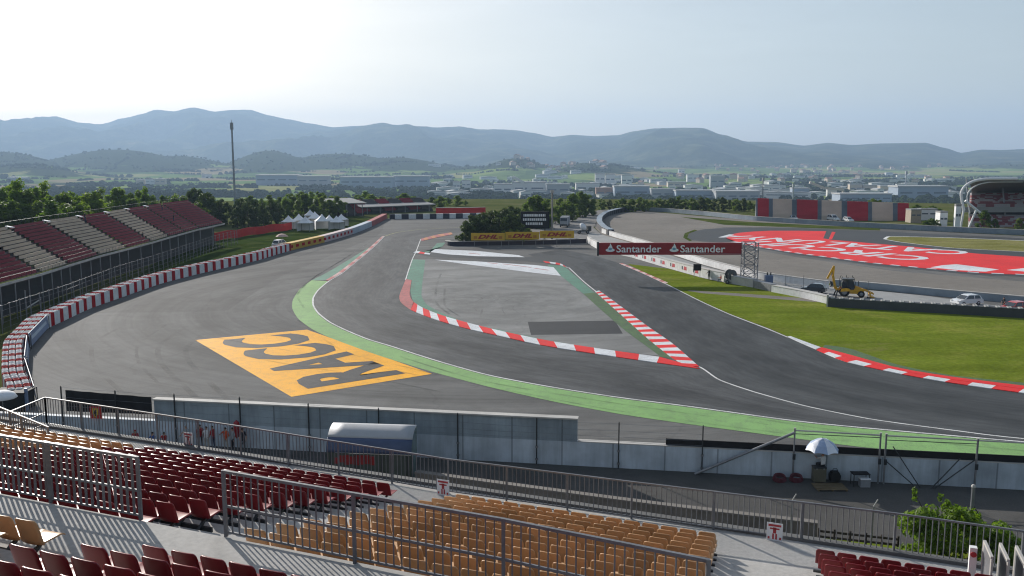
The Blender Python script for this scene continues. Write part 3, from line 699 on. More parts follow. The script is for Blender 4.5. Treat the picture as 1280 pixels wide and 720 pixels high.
MB().tube(ga - Vector((0, 0, .1)), gb - Vector((0, 0, .1)), .05, 8).build('tube', M_conc2, o); MB().tube(ga - Vector((0, 0, .32)), gb - Vector((0, 0, .26)), .025, 6).build('wire', M_dkst, o)
o = thing('gate_rail', 'long rail from the twin gate post past the bush post', 'rail', gc)
e_ = gd + (gd - gc).normalized() * 6
MB().tube(gc - Vector((0, 0, .08)), e_ - Vector((0, 0, .08)), .05, 8).build('tube', M_conc2, o); MB().tube(gc - Vector((0, 0, .36)), gd - Vector((0, 0, .3)), .025, 6).build('wire', M_dkst, o)
q = wall_at(868) - WN * .5
tag(MB().tube(Vector((q.x, q.y, .05)), ga - Vector((0, 0, .25)), .085, 10).build('slanting_brace', M_galv), 'thick slanting steel brace leaning from road to gate post', 'brace')
mb = MB()
for s, e in (((1103, 575), (1141, 612)), ((1112, 558), (1146, 612)), ((1214, 575), (1164, 614)), ((1196, 573), (1160, 616))):
    a_ = wall_at(s[0]) - WN * .25; b_ = wall_at(e[0]) - WN * .7
    mb = MB().tube(zpx(*s, a_), Vector((b_.x, b_.y, .04)), .035, 6)
    tag(mb.build('stay_bar', M_dkst), {1103: 'dark stay bar leaning from the twin gate post, lower fixing', 1112: 'dark stay bar leaning beside the twin gate post, higher fixing', 1214: 'dark stay bar slanting down from the bush gate post, lower fixing', 1196: 'dark stay bar slanting under the second rail, longer of its pair'}[s[0]], 'bar')
# low concrete wall beside the road, and a strip of grass with a ditch
la, lb, lc = P(520, 606), P(800, 645), P(1021, 672)
o = thing('low_wall', 'low weathered concrete wall beside the service road below the long railing', 'wall', la)
pth = resample([la, lb, lc], 12); i_, o_ = offs(pth, .15), offs(pth, -.15)
mb = MB(); mb.prism(i_ + o_[::-1], -.05, .8); mb.build('body', mat('weathered_wall', (.24, .215, .19), .9, ns=1, amt=.4), o)
i_, o_ = offs(pth, .22), offs(pth, -.22); mb = MB(); mb.prism(i_ + o_[::-1], .803, .9); mb.build('coping', mat('weathered_coping', (.22, .2, .18), .9, ns=1), o)
mb = MB(); mb.sheet(G([(1022, 690), (1022, 670), (1130, 682), (1280, 700), (1300, 760), (1000, 740)], Z1)); struct(mb.build('grass_strip', M_grass))
o = thing('recess_slats', 'dark slats standing in for a dark recess in the grass below the no entry plate', 'fence', P(1020, 690))  # dark slats put in for the dark hollow past the low wall
fa, fb = P(1023, 683), P(1122, 694); fd = (fb - fa).normalized()
mb = MB()
for k in range(3): mb.beam(fa + Vector((0, 0, .25 + k * .3)), fb + Vector((0, 0, .25 + k * .3)), .04, .12)
mb.build('rail', mat('recess_dark', (.06, .05, .045), .9, ns=3, amt=.4), o)
for k in range(6):
    q = fa.lerp(fb, k / 5); mb = MB(); mb.box((q.x, q.y + .06, .5), (.1, .08, 1.0)); mb.build('post', MATS['recess_dark'], o)

# ------------------------------------------------------------------ the stand the picture is taken from
TH = R(21.79); CU, SU = math.cos(TH), math.sin(TH); RZ = -TH
def S(u, v, z=0.0): return Vector((u * CU - v * SU, -u * SU - v * CU, z))
def Sinv(X, Y): return X * CU - Y * SU, -X * SU - Y * CU
VL, ZLOW, VU, ZUP, RH = -24.0, 9.76, -11.05, 13.91, 1.105
ROWS, PIT, RIS, VS0 = 12, .965, .312, -22.05      # seat-back line of the lowest row
o = thing('grandstand_terrace', 'stepped concrete terrace of the near grandstand under the red and ochre seats', 'terrace', S(-12, VL, 0))
U0, U1 = -46, 22; RISD = .4
prof = [(VL - .25, -.05), (VL - .25, ZLOW), (VS0 - .55, ZLOW)]
for k in range(1, ROWS): prof += [(VS0 - .55 + PIT * k, ZLOW + RIS * (k - 1)), (VS0 - .55 + PIT * k, ZLOW + RIS * k)]
ve = VS0 - .55 + PIT * ROWS
prof += [(ve, ZLOW + RIS * (ROWS - 1)), (ve, ZUP), (VU + 1.35, ZUP)]
vd = VU + 1.35
prof += [(vd, ZUP)]
for j in range(1, 12): prof += [(vd + PIT * j, ZUP + RISD * (j - 1)), (vd + PIT * j, ZUP + RISD * j)]
prof += [(vd + PIT * 12, ZUP + RISD * 11), (vd + PIT * 12, -.05)]
pr = [prof[0]]
for q in prof[1:]:
    if (q[0] - pr[-1][0]) ** 2 + (q[1] - pr[-1][1]) ** 2 > 1e-6: pr.append(q)
mb = MB(); mb.extr(pr, S(U0, 0), S(0, 1), (0, 0, 1), S(U1 - U0, 0))
m_ter = asphalt('terrace_concrete', (.56, .54, .51), patch=.28, grain=.25, rough=.85)
mb.build('steps', m_ter, o)
mb = MB(); mb.extr([(VL - .3, ZLOW + .003), (VL - .3, ZLOW + .1), (VL - .06, ZLOW + .1), (VL - .06, ZLOW + .003)], S(U0, 0), S(0, 1), (0, 0, 1), S(U1 - U0, 0)); mb.build('front_kerb', mat('dark_edge', (.14, .14, .14), .8), o)
# aisle half-steps
mb = MB()
for k in range(ROWS - 1):
    f_ = k / (ROWS - 1)
    for u0 in (lerp(-12.3, -11.05, f_), lerp(-2.4, -1.5, f_)):
        v1 = VS0 - .55 + PIT * (k + 1)
        a_ = [S(u0, v1 - .32), S(u0 + 1.0, v1 - .32), S(u0 + 1.0, v1 - .002), S(u0, v1 - .002)]
        mb.prism([tuple(q)[:2] for q in a_], ZLOW + RIS * k + .002, ZLOW + RIS * k + RIS * .5)
mb.build('aisle_step', m_ter, o)

# barred railings: uprights, top, middle and bottom rails
def railing(name, label, pts, h, mid=True, gap=.135, post=2.0, bar=.021, rail=.028, mats=None, group=None, lowgap=.08):
    m_ = mats or M_rail
    o = thing(name, label, 'railing', pts[0], 0, group)
    mt, mm, mbm, mbar = MB(), MB(), MB(), MB(); posts = []
    for a, b in zip(pts, pts[1:]):
        Z = lambda z: Vector((0, 0, z))
        mt.beam(a + Z(h), b + Z(h), .05, .045); mbm.beam(a + Z(lowgap), b + Z(lowgap), .03, .035)
        if mid: mm.beam(a + Z(h * .47), b + Z(h * .47), .03, .04)
        Ln = (b - a).length; n = max(1, int(Ln / gap))
        for k in range(n + 1):
            q = a.lerp(b, k / n); mbar.beam(q + Z(lowgap), q + Z(h), bar, .018)
        npst = max(1, round(Ln / post))
        for k in range(npst + 1):
            q = a.lerp(b, k / npst)
            if not posts or (q - posts[-1]).length > .1: posts.append(q)
    mt.build('top_rail', m_, o); mbm.build('bottom_rail', m_, o)
    if mid: mm.build('middle_rail', m_, o)
    mbar.build('bars', m_, o)
    for q in posts:
        MB().beam(q, q + Vector((0, 0, h + .02)), .055, .055).build('post', m_, o)
    return o
r1b = S(-11.25, VU, ZUP); r1a = S(-30, VU, ZUP)
railing('barred_railing', 'grey barred railing with mid rail at the walkway edge, throwing striped shadows by ochre seats', [r1a, r1b], RH, bar=.042)
r2a = S(-9.45, VU, ZUP); r2m = S(-4.5, VU + .12, ZUP); r2b = S(-1.62, VU + .35, ZUP)
railing('barred_railing', 'grey barred railing with mid rail in front of the ochre seat block', [r2a, r2m, r2b], RH)
def low(px, py): q = P(px, py, ZLOW + RH); q.z = ZLOW; return q
lo_pts = [low(56, 497), low(300, 533), low(560, 574), low(790, 602.5), low(1120, 642), low(1280, 664), low(1420, 682)]
railing('barred_railing', 'long grey barred railing along the lowest edge of the stand, with warning plates', lo_pts, RH, mid=False, gap=.14)
c0 = lo_pts[0]; c1 = low(12, 515); c1.z = ZLOW
railing('barred_railing', 'short return railing closing the stand corner by the white parasol', [c0, c1], RH, gap=.14)
c2 = P(-6, 507, ZLOW + 1.4); c2.z = ZLOW + .3; c3 = P(60, 534, ZLOW + RH); c3.z = ZLOW
railing('barred_railing', 'short sloping stair railing above the ochre seats near the stand corner', [c2, c3], RH, gap=.14)
# white warning plates with red figures hung on the railings
def plate(px, py, w, label, zc):
    q = P(px, py, zc) - Vector((0, .04, 0))
    o = thing('warning_plate', label, 'sign', (q.x, q.y, q.z - w * .6), RZ)
    X = Vector((CU, -SU, 0)); N = Vector((-SU, -CU, 0)); Y = Vector((0, 0, 1)); c = q + N * .05
    mb = MB(); mb.extr([(-w / 2, -w * .6), (w / 2, -w * .6), (w / 2, w * .6), (-w / 2, w * .6)], c, X, Y, N * .012); mb.build('panel', M_whitec, o)
    mb = MB(); c2 = c + N * .013
    for a0, b0, a1, b1 in ((-.4, .36, .4, .5), (-.1, -.1, .1, .3), (-.3, .16, .3, .26), (-.14, -.5, -.03, -.12), (.05, -.5, .16, -.12), (-.42, -.5, -.3, -.34), (.3, -.5, .42, -.34)):
        mb.extr([(a0 * w, b0 * w), (a1 * w, b0 * w), (a1 * w, b1 * w), (a0 * w, b1 * w)], c2, X, Y, N * .004)
    mb.build('red_symbol', mat('sign_red', (.5, .05, .06), .5), o)
plate(555, 608, .42, 'white plate with red marks on the long railing, between shelter and ochre seats', ZLOW + .25)
plate(968, 663, .42, 'white plate with red marks on the long railing, by the bare aisle', ZLOW + .25)
plate(237, 548, .42, 'white plate with red marks on the long railing, below the crowd', ZLOW + .3)

# ------------------------------------------------------------------ seats
def make_seat(m, label, group):
    o = thing('stadium_seat', label, 'seat', (0, 0, 0), 0, group)
    g = []
    for i in range(7):                      # pan, front edge rolled down, sides dished
        t = i / 6; y = .42 * t; hw = .235 - .03 * max(0, t - .8) / .2
        z = .36 + .03 * t - .045 * max(0, t - .82) / .18
        g.append([(x, y + .015 - .03 * (abs(x) / .235) ** 3 * (t > .9), z + .03 * (abs(x) / .235) ** 3 * (1 - .5 * t)) for x in np.linspace(-hw * .94, hw * .94, 9)])
    MB().shell(g[::-1], -.016).build('pan', m, o, True)
    g = []
    for i in range(8):
        t = (0, .18, .4, .62, .8, .9, .97, 1.0)[i]; hw = .24 - .012 * t - (.0, .0, .0, .0, .0, .006, .022, .05)[i]
        g.append([(x, -.02 - .1 * t + .045 * (abs(x) / .24) ** 2.5, .37 + .42 * t - .012 * (abs(x) / .24) ** 2 * t) for x in np.linspace(-hw * .94, hw * .94, 9)])
    MB().shell(g, .02).build('backrest', m, o, True)
    mb = MB()
    mb.beam((0, .2, .35), (0, .0, .2), .05, .05); mb.beam((0, .06, .26), (0, -.12, .1), .06, .05); mb.box((0, -.02, .14), (.53, .06, .1)); mb.box((0, -.02, .05), (.06, .06, .1))
    mb.build('bracket', M_dkst, o)
    return o
GR = {'A': ('dark red plastic seat in the wide red block beyond the walkway railing', 'red seats in the wide block'),
      'B': ('ochre plastic seat in the ochre block behind the second barred railing', 'ochre seats in the middle block'),
      'C': ('ochre plastic seat in the block beside the stand corner', 'ochre seats by the corner'),
      'D': ('dark red plastic seat in the upper rows behind the walkway', 'red seats above the walkway'),
      'F': ('shaded ochre plastic seat at the walkway level beside the upper red seats', 'ochre seats at the walkway'),
      'E': ('dark red plastic seat in the block beside the upright barrier panels', 'red seats by the barrier panels')}
SPC = .495
seats = []
for k in range(ROWS):
    f_ = k / (ROWS - 1); v = VS0 + PIT * k; z = ZLOW + RIS * k
    ar = lerp(-12.9, -11.85, f_) ; bl = lerp(-10.3, -9.1, f_); br = lerp(-2.9, -1.9, f_); el = lerp(-.75, .3, f_)
    for i in range(26):
        u = ar - i * SPC
        if u > -22.0 + 1.1 * f_: seats.append(('A', u, v, z))
    i = 0
    while bl + i * SPC < br: seats.append(('B', bl + i * SPC, v, z)); i += 1
    for i in range(26): seats.append(('C', lerp(-22.75, -21.6, f_) - i * SPC, v, z))
    i = 0
    while el + i * SPC < 2.85 + f_ * .6: seats.append(('E', el + i * SPC + .25, v, z)); i += 1
for j in range(6):
    v = VU + 1.35 + .6 + PIT * j; z = ZUP + RISD * j
    for i in range(14): seats.append(('D', -8.95 - .06 * j + i * SPC, v, z))
    for i in range(8): seats.append(('F', -11.42 - i * SPC, v, z))
cand = []
for b_, u, v, z in seats:
    q = S(u, v, z + .6); pp = proj(q)
    if pp is None: continue
    vis = -25 < pp[0] < 1305 and 430 < pp[1] < 745
    near = -260 < pp[0] < 1540 and pp[1] < 900
    if vis or near: cand.append((not vis, pp[2], b_, u, v, z))
cand.sort()
random.seed(5)
protoS = {}
ri = 0; ind = [c for c in cand if not c[0]][:300]; rest = cand[len(ind):]
for _, dpt, b_, u, v, z in ind:
    loc = S(u, v, z) + Vector((random.uniform(-.01, .01), random.uniform(-.01, .01), 0)); rz = RZ + random.uniform(-.03, .03)
    m_ = M_seat_o if b_ in 'BCF' else M_seat_r
    if b_ in 'BCF': key = 'o'
    else: key = 'r'
    lab, grp = GR[b_]
    if key not in protoS:
        s_ = make_seat(m_, lab, grp); s_.location = loc; s_.rotation_euler = (0, 0, rz); protoS[key] = s_
    else: copy_tree(protoS[key], loc, rz, lab, grp)
mb = MB()
pan = {}
for key, s_ in protoS.items():
    for c in kids(s_): pan.setdefault(key, []).append((c.name.split('.')[0], [tuple(v.co) for v in c.data.vertices], [tuple(p.vertices) for p in c.data.polygons]))
for _, dpt, b_, u, v, z in rest:
    key = 'o' if b_ in 'BCF' else 'r'; loc = S(u, v, z); rz = RZ + random.uniform(-.03, .03); ca, sa = math.cos(rz), math.sin(rz)
    for nm, vs, fs in pan[key if key in pan else 'r']:
        mb.add([(loc.x + x * ca - y * sa, loc.y + x * sa + y * ca, loc.z + zz) for x, y, zz in vs], fs, 2 if nm == 'bracket' else (0 if key == 'r' else 1))
o = mb.build('stadium_seats', [M_seat_r, M_seat_o, M_dkst], smooth=False); struct(o, 'stuff')
o['label'] = 'remaining rows of red and ochre plastic seats towards the lowest railing'; o['category'] = 'seats'

# upright barrier panels stacked beside the red block
pu, pv = Sinv(P(1234, 687, ZLOW + 1.2).x, P(1234, 687, ZLOW + 1.2).y)
lbs = ['upright grey barrier panel nearest the red seats, beside the white box', 'second upright grey barrier panel from the red seats', 'third upright grey barrier panel from the red seats', 'last upright grey barrier panel, farthest from the red seats']
for k in range(4):
    u = pu + .33 * k; a_ = S(u, pv - .5 + .03 * k, ZLOW + .02); b_ = S(u + .05, pv + .45 + .03 * k, ZLOW + .02)
    o = thing('barrier_panel', lbs[k], 'barrier', a_)
    d_ = (b_ - a_).normalized()
    MB().beam(a_ + Vector((0, 0, .58)), b_ + Vector((0, 0, .58)), .03, 1.12).build('sheet', M_galv, o)
    mb = MB(); mb.beam(a_ + Vector((0, 0, 1.18)), b_ + Vector((0, 0, 1.18)), .06, .06); mb.beam(a_, a_ + Vector((0, 0, 1.15)), .05, .05); mb.beam(b_, b_ + Vector((0, 0, 1.15)), .05, .05); mb.build('frame', M_conc2, o)
q = S(pu - .22, pv - .55, ZLOW)
o = thing('notice_box', 'small white box with a red dot beside the upright panels', 'box', q, RZ)
mb = MB(); mb.box(q + Vector((0, 0, .55)), (.16, .16, .9), RZ); mb.build('body', M_whitec, o)
mb = MB(); mb.tube(q + S(0, .112, .85), q + S(0, .13, .85), .07, 12); mb.build('red_dot', mat('sign_red', (.5, .05, .06), .5), o)

# ------------------------------------------------------------------ plants made of many small leaves
def crown_mesh(mb, blobs, nl, size, rng, mi=0, up=.3):
    for (c, r) in blobs:
        for _ in range(nl):
            d = Vector((rng.gauss(0, 1), rng.gauss(0, 1), rng.gauss(0, 1))).normalized()
            q = Vector(c) + Vector((d.x * r[0], d.y * r[1], d.z * r[2])) * (rng.random() ** .35) 
            s = size * rng.uniform(.55, 1.3)
            n = (d + Vector((rng.gauss(0, .7), rng.gauss(0, .7), rng.gauss(0, .7) + up))).normalized()
            a = n.orthogonal().normalized(); a.rotate(Matrix.Rotation(rng.uniform(0, 6.28), 3, n)); b = n.cross(a)
            mb.add([q - a * s, q + b * s * .45, q + a * s, q - b * s * .45], [(0, 1, 2, 3)], mi)
def limb(mb, p, q, r, r2): mb.tube(p, q, r, 7, 0, r2, False)
def make_tree(kind, rng):
    """unit tree 10 m tall at the origin"""
    trunk, crown = MB(), MB()
    if kind == 'broad':
        hgt = 10; limb(trunk, (0, 0, -.3), (.1, .05, 3.2), .22, .16); limb(trunk, (.1, .05, 3.2), (0, .1, 7.5), .16, .05)
        bl = []
        for k in range(34):
            z = rng.uniform(1.0, 9.2); w = 2.9 * math.sin(math.pi * min(1, max(.08, (z + .2) / 10.2)) ** .8)
            a = rng.uniform(0, 6.28); rr = w * rng.uniform(.35, 1.0); r = rng.uniform(.65, 1.25)
            c = (rr * math.cos(a), rr * math.sin(a), z); bl.append((c, (r, r, r * .8)))
            if k % 3 == 0: limb(trunk, (.05, .05, max(1.6, z - 1.8)), c, .07, .02)
        crown_mesh(crown, bl, 130, .3, rng)
    elif kind == 'poplar':
        limb(trunk, (0, 0, -.3), (0, .05, 9), .2, .03); bl = []
        for k in range(26):
            z = rng.uniform(1.2, 9.6); w = 1.25 * math.sin(math.pi * min(1, (z - .2) / 10.4)) ** .7
            a = rng.uniform(0, 6.28); rr = w * rng.uniform(.2, 1); r = rng.uniform(.45, .85)
            bl.append(((rr * math.cos(a), rr * math.sin(a), z), (r, r, r * 1.3)))
            if k % 3 == 0: limb(trunk, (0, 0, z - .8), bl[-1][0], .05, .015)
        crown_mesh(crown, bl, 120, .26, rng)
    else:
        limb(trunk, (0, 0, -.3), (0, .1, 8), .3, .05); bl = []
        for k in range(38):
            z = rng.uniform(.3, 9.2); w = 3.9 * (1 - ((z - 3.2) / 6.8) ** 2 if z > 3.2 else .85 + .15 * z / 3.2)
            a = rng.uniform(0, 6.28); rr = max(0, w) * rng.uniform(.4, 1); r = rng.uniform(.8, 1.4)
            bl.append(((rr * math.cos(a), rr * math.sin(a), z), (r, r, r * .7)))
            if k % 3 == 0: limb(trunk, (0, 0, max(.5, z - 1)), bl[-1][0], .08, .02)
        crown_mesh(crown, bl, 150, .34, rng)
    return trunk, crown
TREES = {}
def tree(kind, var, loc, h, wsc, label, group, lm):
    key = (kind, var, lm.name)
    if key not in TREES:
        rng = random.Random(hash((kind, var)) % 1000 if False else var * 31 + len(kind))
        tr, cr = make_tree(kind, rng)
        o = thing('tree', label, 'tree', (0, 0, 0), 0, group); tr.build('trunk', M_bark, o, True); cr.build('crown', lm, o)
        TREES[key] = o; o.location = loc; o.scale = (h / 10 * wsc, h / 10 * wsc, h / 10); o.rotation_euler = (0, 0, var * 1.3)
        return o
    return copy_tree(TREES[key], loc, random.uniform(0, 6.28), label, group, (h / 10 * wsc, h / 10 * wsc, h / 10))
def tree_px(kind, var, px, pytop, Y, wsc, label, group, lm, zb=0):
    q = D(px, pytop, Y); return tree(kind, var, Vector((q.x, Y, zb)), max(1.5, q.z - zb), wsc, label, group, lm)
# bush beside the road in front of the stand corner
rng = random.Random(4)
q = P(1190, 725); q = Vector((15.8, 41.5, 0))
qc = D(1188, 650, 41.5); q = Vector((qc.x, 41.5, 0))
o = thing('roadside_bush', 'large bright green bush growing through the long railing beside the service road', 'bush', q)
mb = MB(); bl = []
for k in range(150):
    px = rng.uniform(1130, 1268); top = 640 + abs(px - 1180) * .2 + (px > 1215) * 12 + 6 * math.sin(px * .21)
    py = top + 100 * rng.random() ** 1.6; c = D(px, py, 41.5 + rng.uniform(-1.6, 1.6))
    if c.z > .2: bl.append((c, (.5, .5, .42)))
for px, py in ((1143, 614), (1143, 622), (1176, 622), (1185, 628), (1180, 634), (1255, 672)): bl.append((D(px, py, 41.5), (.14, .14, .22)))
crown_mesh(mb, bl[:-6], 120, .15, rng); crown_mesh(mb, bl[-6:], 32, .11, rng); mb.build('foliage', M_leafB, o)
mb = MB()
for px, py in ((1143, 616), (1176, 625), (1185, 640), (1160, 650), (1210, 660), (1235, 670), (1255, 675)):
    limb(mb, q + Vector((rng.uniform(-.6, .6), rng.uniform(-.3, .3), -.05)), D(px, py, 41.5), .05, .012)
mb.build('stems', M_bark, o)
# low posts with bent tops along the road side
for px, pyt, lab in ((990, 618, 'thin grey post with bent top behind the plate by the aisle'), (1092, 625, 'thin grey post with bent top between aisle plate and bush'), (1195, 640, 'thin grey post with bent top rising out of the bush')):
    q = D(px, pyt + 8, 43); o = thing('bent_post', lab, 'post', (q.x, q.y, 0))
    MB().tube((q.x, q.y, 0), q, .035, 7).build('shaft', M_galv, o)
    MB().tube(q, q + Vector((.22, .05, .35)), .03, 7).build('bent_top', M_conc2, o)
q = D(1217, 609, 44); o = thing('stout_post', 'stout grey post with round white cap and side stay above the bush', 'post', (q.x, q.y, 0))
MB().tube((q.x, q.y, 0), q, .09, 10).build('shaft', M_galv, o); MB().lathe([(.0, .16), (.08, .13), (.12, .05), (.12, 0)], q, 10).build('cap', M_conc2, o)
MB().tube(q - Vector((0, 0, .9)), Vector((q.x + 1.1, q.y, q.z - 2.6)), .03, 6).build('stay', M_dkst, o)

# ------------------------------------------------------------------ shelter by the wall
A_, B_ = P(409, 598), P(515, 602); sx = (B_ - A_).normalized(); sn = Vector((-sx.y, sx.x, 0)); SL = (B_ - A_).length
zt = z_on(460, 534.5, (A_ + B_) / 2 + sn * .9)
o = thing('curved_shelter', 'small marshal shelter with curved white roof and lower shell coloured blue for shade, by the wall', 'shelter', A_)
g = []
for i in range(13):
    t = i / 12; a = R(8) + t * R(92); yy = 1.55 - 1.55 * math.sin(math.pi / 2 - a) if False else 1.6 - 1.6 * math.cos(R(90) * t); zz = 1.75 + (zt - 1.75) * math.sin(R(90) * t)
    g.append([A_ + sx * (SL * j / 6) + sn * yy + Vector((0, 0, zz)) for j in range(7)])
m_sh = mat('white_shelter_shell', (.42, .43, .45), .55, ns=1, amt=.15)
MB().shell(g[5:], .05).build('roof', m_sh, o, True); MB().shell(g[:6], .048).build('lower_shell', mat('shaded_shelter_shell', (.07, .1, .19), .5, ns=1), o, True)  # lower part of the white shell coloured dark blue for its shade
mb = MB(); mb.extr([(0, 0), (SL, 0), (SL, 1.7), (0, 1.7)], A_, sx, (0, 0, 1), sn * .06); mb.build('back_panel', mat('shelter_back', (.07, .085, .07), .7), o)
for e in (A_, B_ - sx * .04):
    pf = [(0, 0), (1.6, 0)] + [(1.6 - 1.6 * math.cos(R(90) * t), 1.75 + (zt - 1.82) * math.sin(R(90) * t)) for t in np.linspace(1, 0, 8)]
    mb = MB(); mb.extr(pf, e, sn, (0, 0, 1), sx * .04); mb.build('side_panel', mat('greenish_glazing', (.14, .19, .18), .25), o)
mb = MB()
for k, (h0, h1) in enumerate(((1.0, 1.4), (1.1, 1.55), (.95, 1.6), (1.0, 1.5), (.95, 1.6), (1.0, 1.6), (1.05, 1.62), (.98, 1.55))):
    c_ = A_ + sx * (.5 + .33 * k) - sn * .012; mb.extr([(0, h0), (.29, h0), (.29, h1), (0, h1)], c_, sx, (0, 0, 1), sn * .01)
mb.build('red_banner', mat('red_banner_cloth', (.3, .02, .02), .7), o)
for k in range(4): mb = MB(); mb.box(A_ + sx * (SL * (.05 + .3 * k)) - sn * .04 + Vector((0, 0, .85)), (.05, .06, 1.7), math.atan2(sx.y, sx.x)); mb.build('post', M_dkst, o)

# ------------------------------------------------------------------ people
M_skin = mat('skin', (.42, .24, .16), .6, ns=6, amt=.1)
def cloth(n, c): return mat(n, c, .85, ns=5, amt=.25)
C_grey, C_red, C_redor, C_blue, C_white, C_dark, C_jean, C_khaki = cloth('grey_shirt', (.34, .37, .4)), cloth('red_shirt', (.35, .02, .025)), cloth('orange_red_shirt', (.6, .09, .03)), cloth('blue_shirt', (.03, .09, .3)), cloth('white_shirt', (.7, .7, .7)), cloth('dark_clothes', (.025, .027, .035)), cloth('jeans', (.07, .1, .17)), cloth('pale_trousers', (.4, .38, .33))
M_hair = mat('dark_hair', (.03, .02, .015), .7)
def person(loc, rz, label, shirt, trousers, hair, pose='stand', h=1.75, arm=(0, 0)):
    J = {}; E = []
    def j(n, p, r, par=None, z=None):
        J[n] = (Vector(p), r); 
        if par: E.append((par, n, z))
    sit = pose == 'sit'
    hz = .5 if sit else .93
    j('pel', (0, 0, hz), .135); j('wai', (0, .0, hz + .17), .12, 'pel', 1); j('che', (0, .01, hz + .36), .145, 'wai', 1); j('nek', (0, .015, hz + .545), .055, 'che', 1)
    j('hd0', (0, .03, hz + .63), .075, 'nek', 0); j('hd1', (0, .03, hz + .72), .095, 'hd0', 0); j('hd2', (0, .02, hz + .79), .06, 'hd1', 3)
    for s, k in ((-1, 0), (1, 1)):
        n = 'lr'[k]; a = arm[k]
        j('sh' + n, (s * .17, 0, hz + .47), .062, 'che', 1)
        el = Vector((s * .23, .02 + .22 * math.sin(a), hz + .47 - .28 * math.cos(a))); j('el' + n, el, .045, 'sh' + n, 1)
        a2 = a + (.5 if a else .15); wr = el + Vector((-s * .03, .25 * math.sin(a2), -.25 * math.cos(a2))); j('wr' + n, wr, .03, 'el' + n, 0)
        d = (wr - el).normalized(); j('ha' + n, wr + d * .07, .034, 'wr' + n, 0)
        if sit: kn = (s * .12, .42, .52); an = (s * .12, .45, .09)
        else: kn = (s * .1, .02, .5); an = (s * .11, -.02, .085)
        j('hi' + n, (s * .09, .02, hz - .03), .09, 'pel', 2); j('kn' + n, kn, .062, 'hi' + n, 2); j('an' + n, an, .042, 'kn' + n, 2)
        j('to' + n, (an[0], an[1] + .16, .035), .034, 'an' + n, 4)
    names = list(J); me = bpy.data.meshes.new('p'); me.from_pydata([J[n][0] for n in names], [(names.index(a), names.index(b)) for a, b, _ in E], [])
    ob = bpy.data.objects.new('p', me); COL.objects.link(ob)
    md = ob.modifiers.new('s', 'SKIN'); md.use_smooth_shade = True
    for i, n in enumerate(names):
        sv = me.skin_vertices[0].data[i]; sv.radius = (J[n][1],) * 2; sv.use_root = (i == 0)
    sb = ob.modifiers.new('d', 'SUBSURF'); sb.levels = 1; sb.render_levels = 1
    bpy.context.view_layer.update()
    e = bpy.data.meshes.new_from_object(ob.evaluated_get(bpy.context.evaluated_depsgraph_get()))
    bpy.data.objects.remove(ob); bpy.data.meshes.remove(me)
    mb = MB(); vs = [tuple(v.co) for v in e.vertices]; fs = [tuple(p.vertices) for p in e.polygons]
    mats_i = []
    for p in e.polygons:
        best = (9, 0)
        for a, b, z in E:
            A, ra = J[a]; B, rb = J[b]; d = B - A; t = max(0, min(1, (p.center - A).dot(d) / d.length_squared)); q = A + d * t
            best = min(best, ((p.center - q).length / lerp(ra, rb, t), z))
        z = best[1]
        if z == 0 and p.center.z > hz + .71 and p.center.y < .1: z = 3
        mats_i.append(z)
    mb.add(vs, fs); mb.m = mats_i
    # fingers, thumb, nose, ears and eyes
    for s, n in ((-1, 'l'), (1, 'r')):
        w, ha = J['wr' + n][0], J['ha' + n][0]; d = (ha - w).normalized(); sd = d.cross(Vector((s, 0, 0))).normalized()
        for k, ln in enumerate((.065, .08, .075, .058)):
            b0 = ha + sd * (k - 1.5) * .017; b1 = b0 + d * ln * .55; b2 = b1 + (d * .8 - Vector((s, 0, 0)) * .5).normalized() * ln * .5
            mb.tube(b0 - d * .01, b1, .0085, 5, 0, .008); mb.tube(b1, b2, .008, 5, 0, .006)
        b0 = w + d * .03 + sd * .025; b1 = b0 + (d + sd * .8).normalized() * .04; mb.tube(b0, b1, .01, 5); mb.tube(b1, b1 + d * .03, .009, 5, 0, .007)
        mb.lathe([(.0, -.02), (.012, -.015), (.012, .015), (0, .02)], (s * .095, .025, hz + .69), 6, 0)
        mb.lathe([(0, -.01), (.011, 0), (0, .01)], (s * .033, .115, hz + .705), 6, 3)
    mb.tube((0, .105, hz + .7), (0, .14, hz + .665), .012, 5, 0, .017); mb.box((0, .118, hz + .63), (.045, .012, .008), 0, 4)
    k = h / 1.75
    mb.v = [tuple(Vector(v) * k) for v in mb.v]
    o = mb.build('person', [M_skin, shirt, trousers, hair, M_dkst], smooth=True)
    o.location = loc; o.rotation_euler = (0, 0, rz); tag(o, label, 'person'); bpy.data.meshes.remove(e); return o
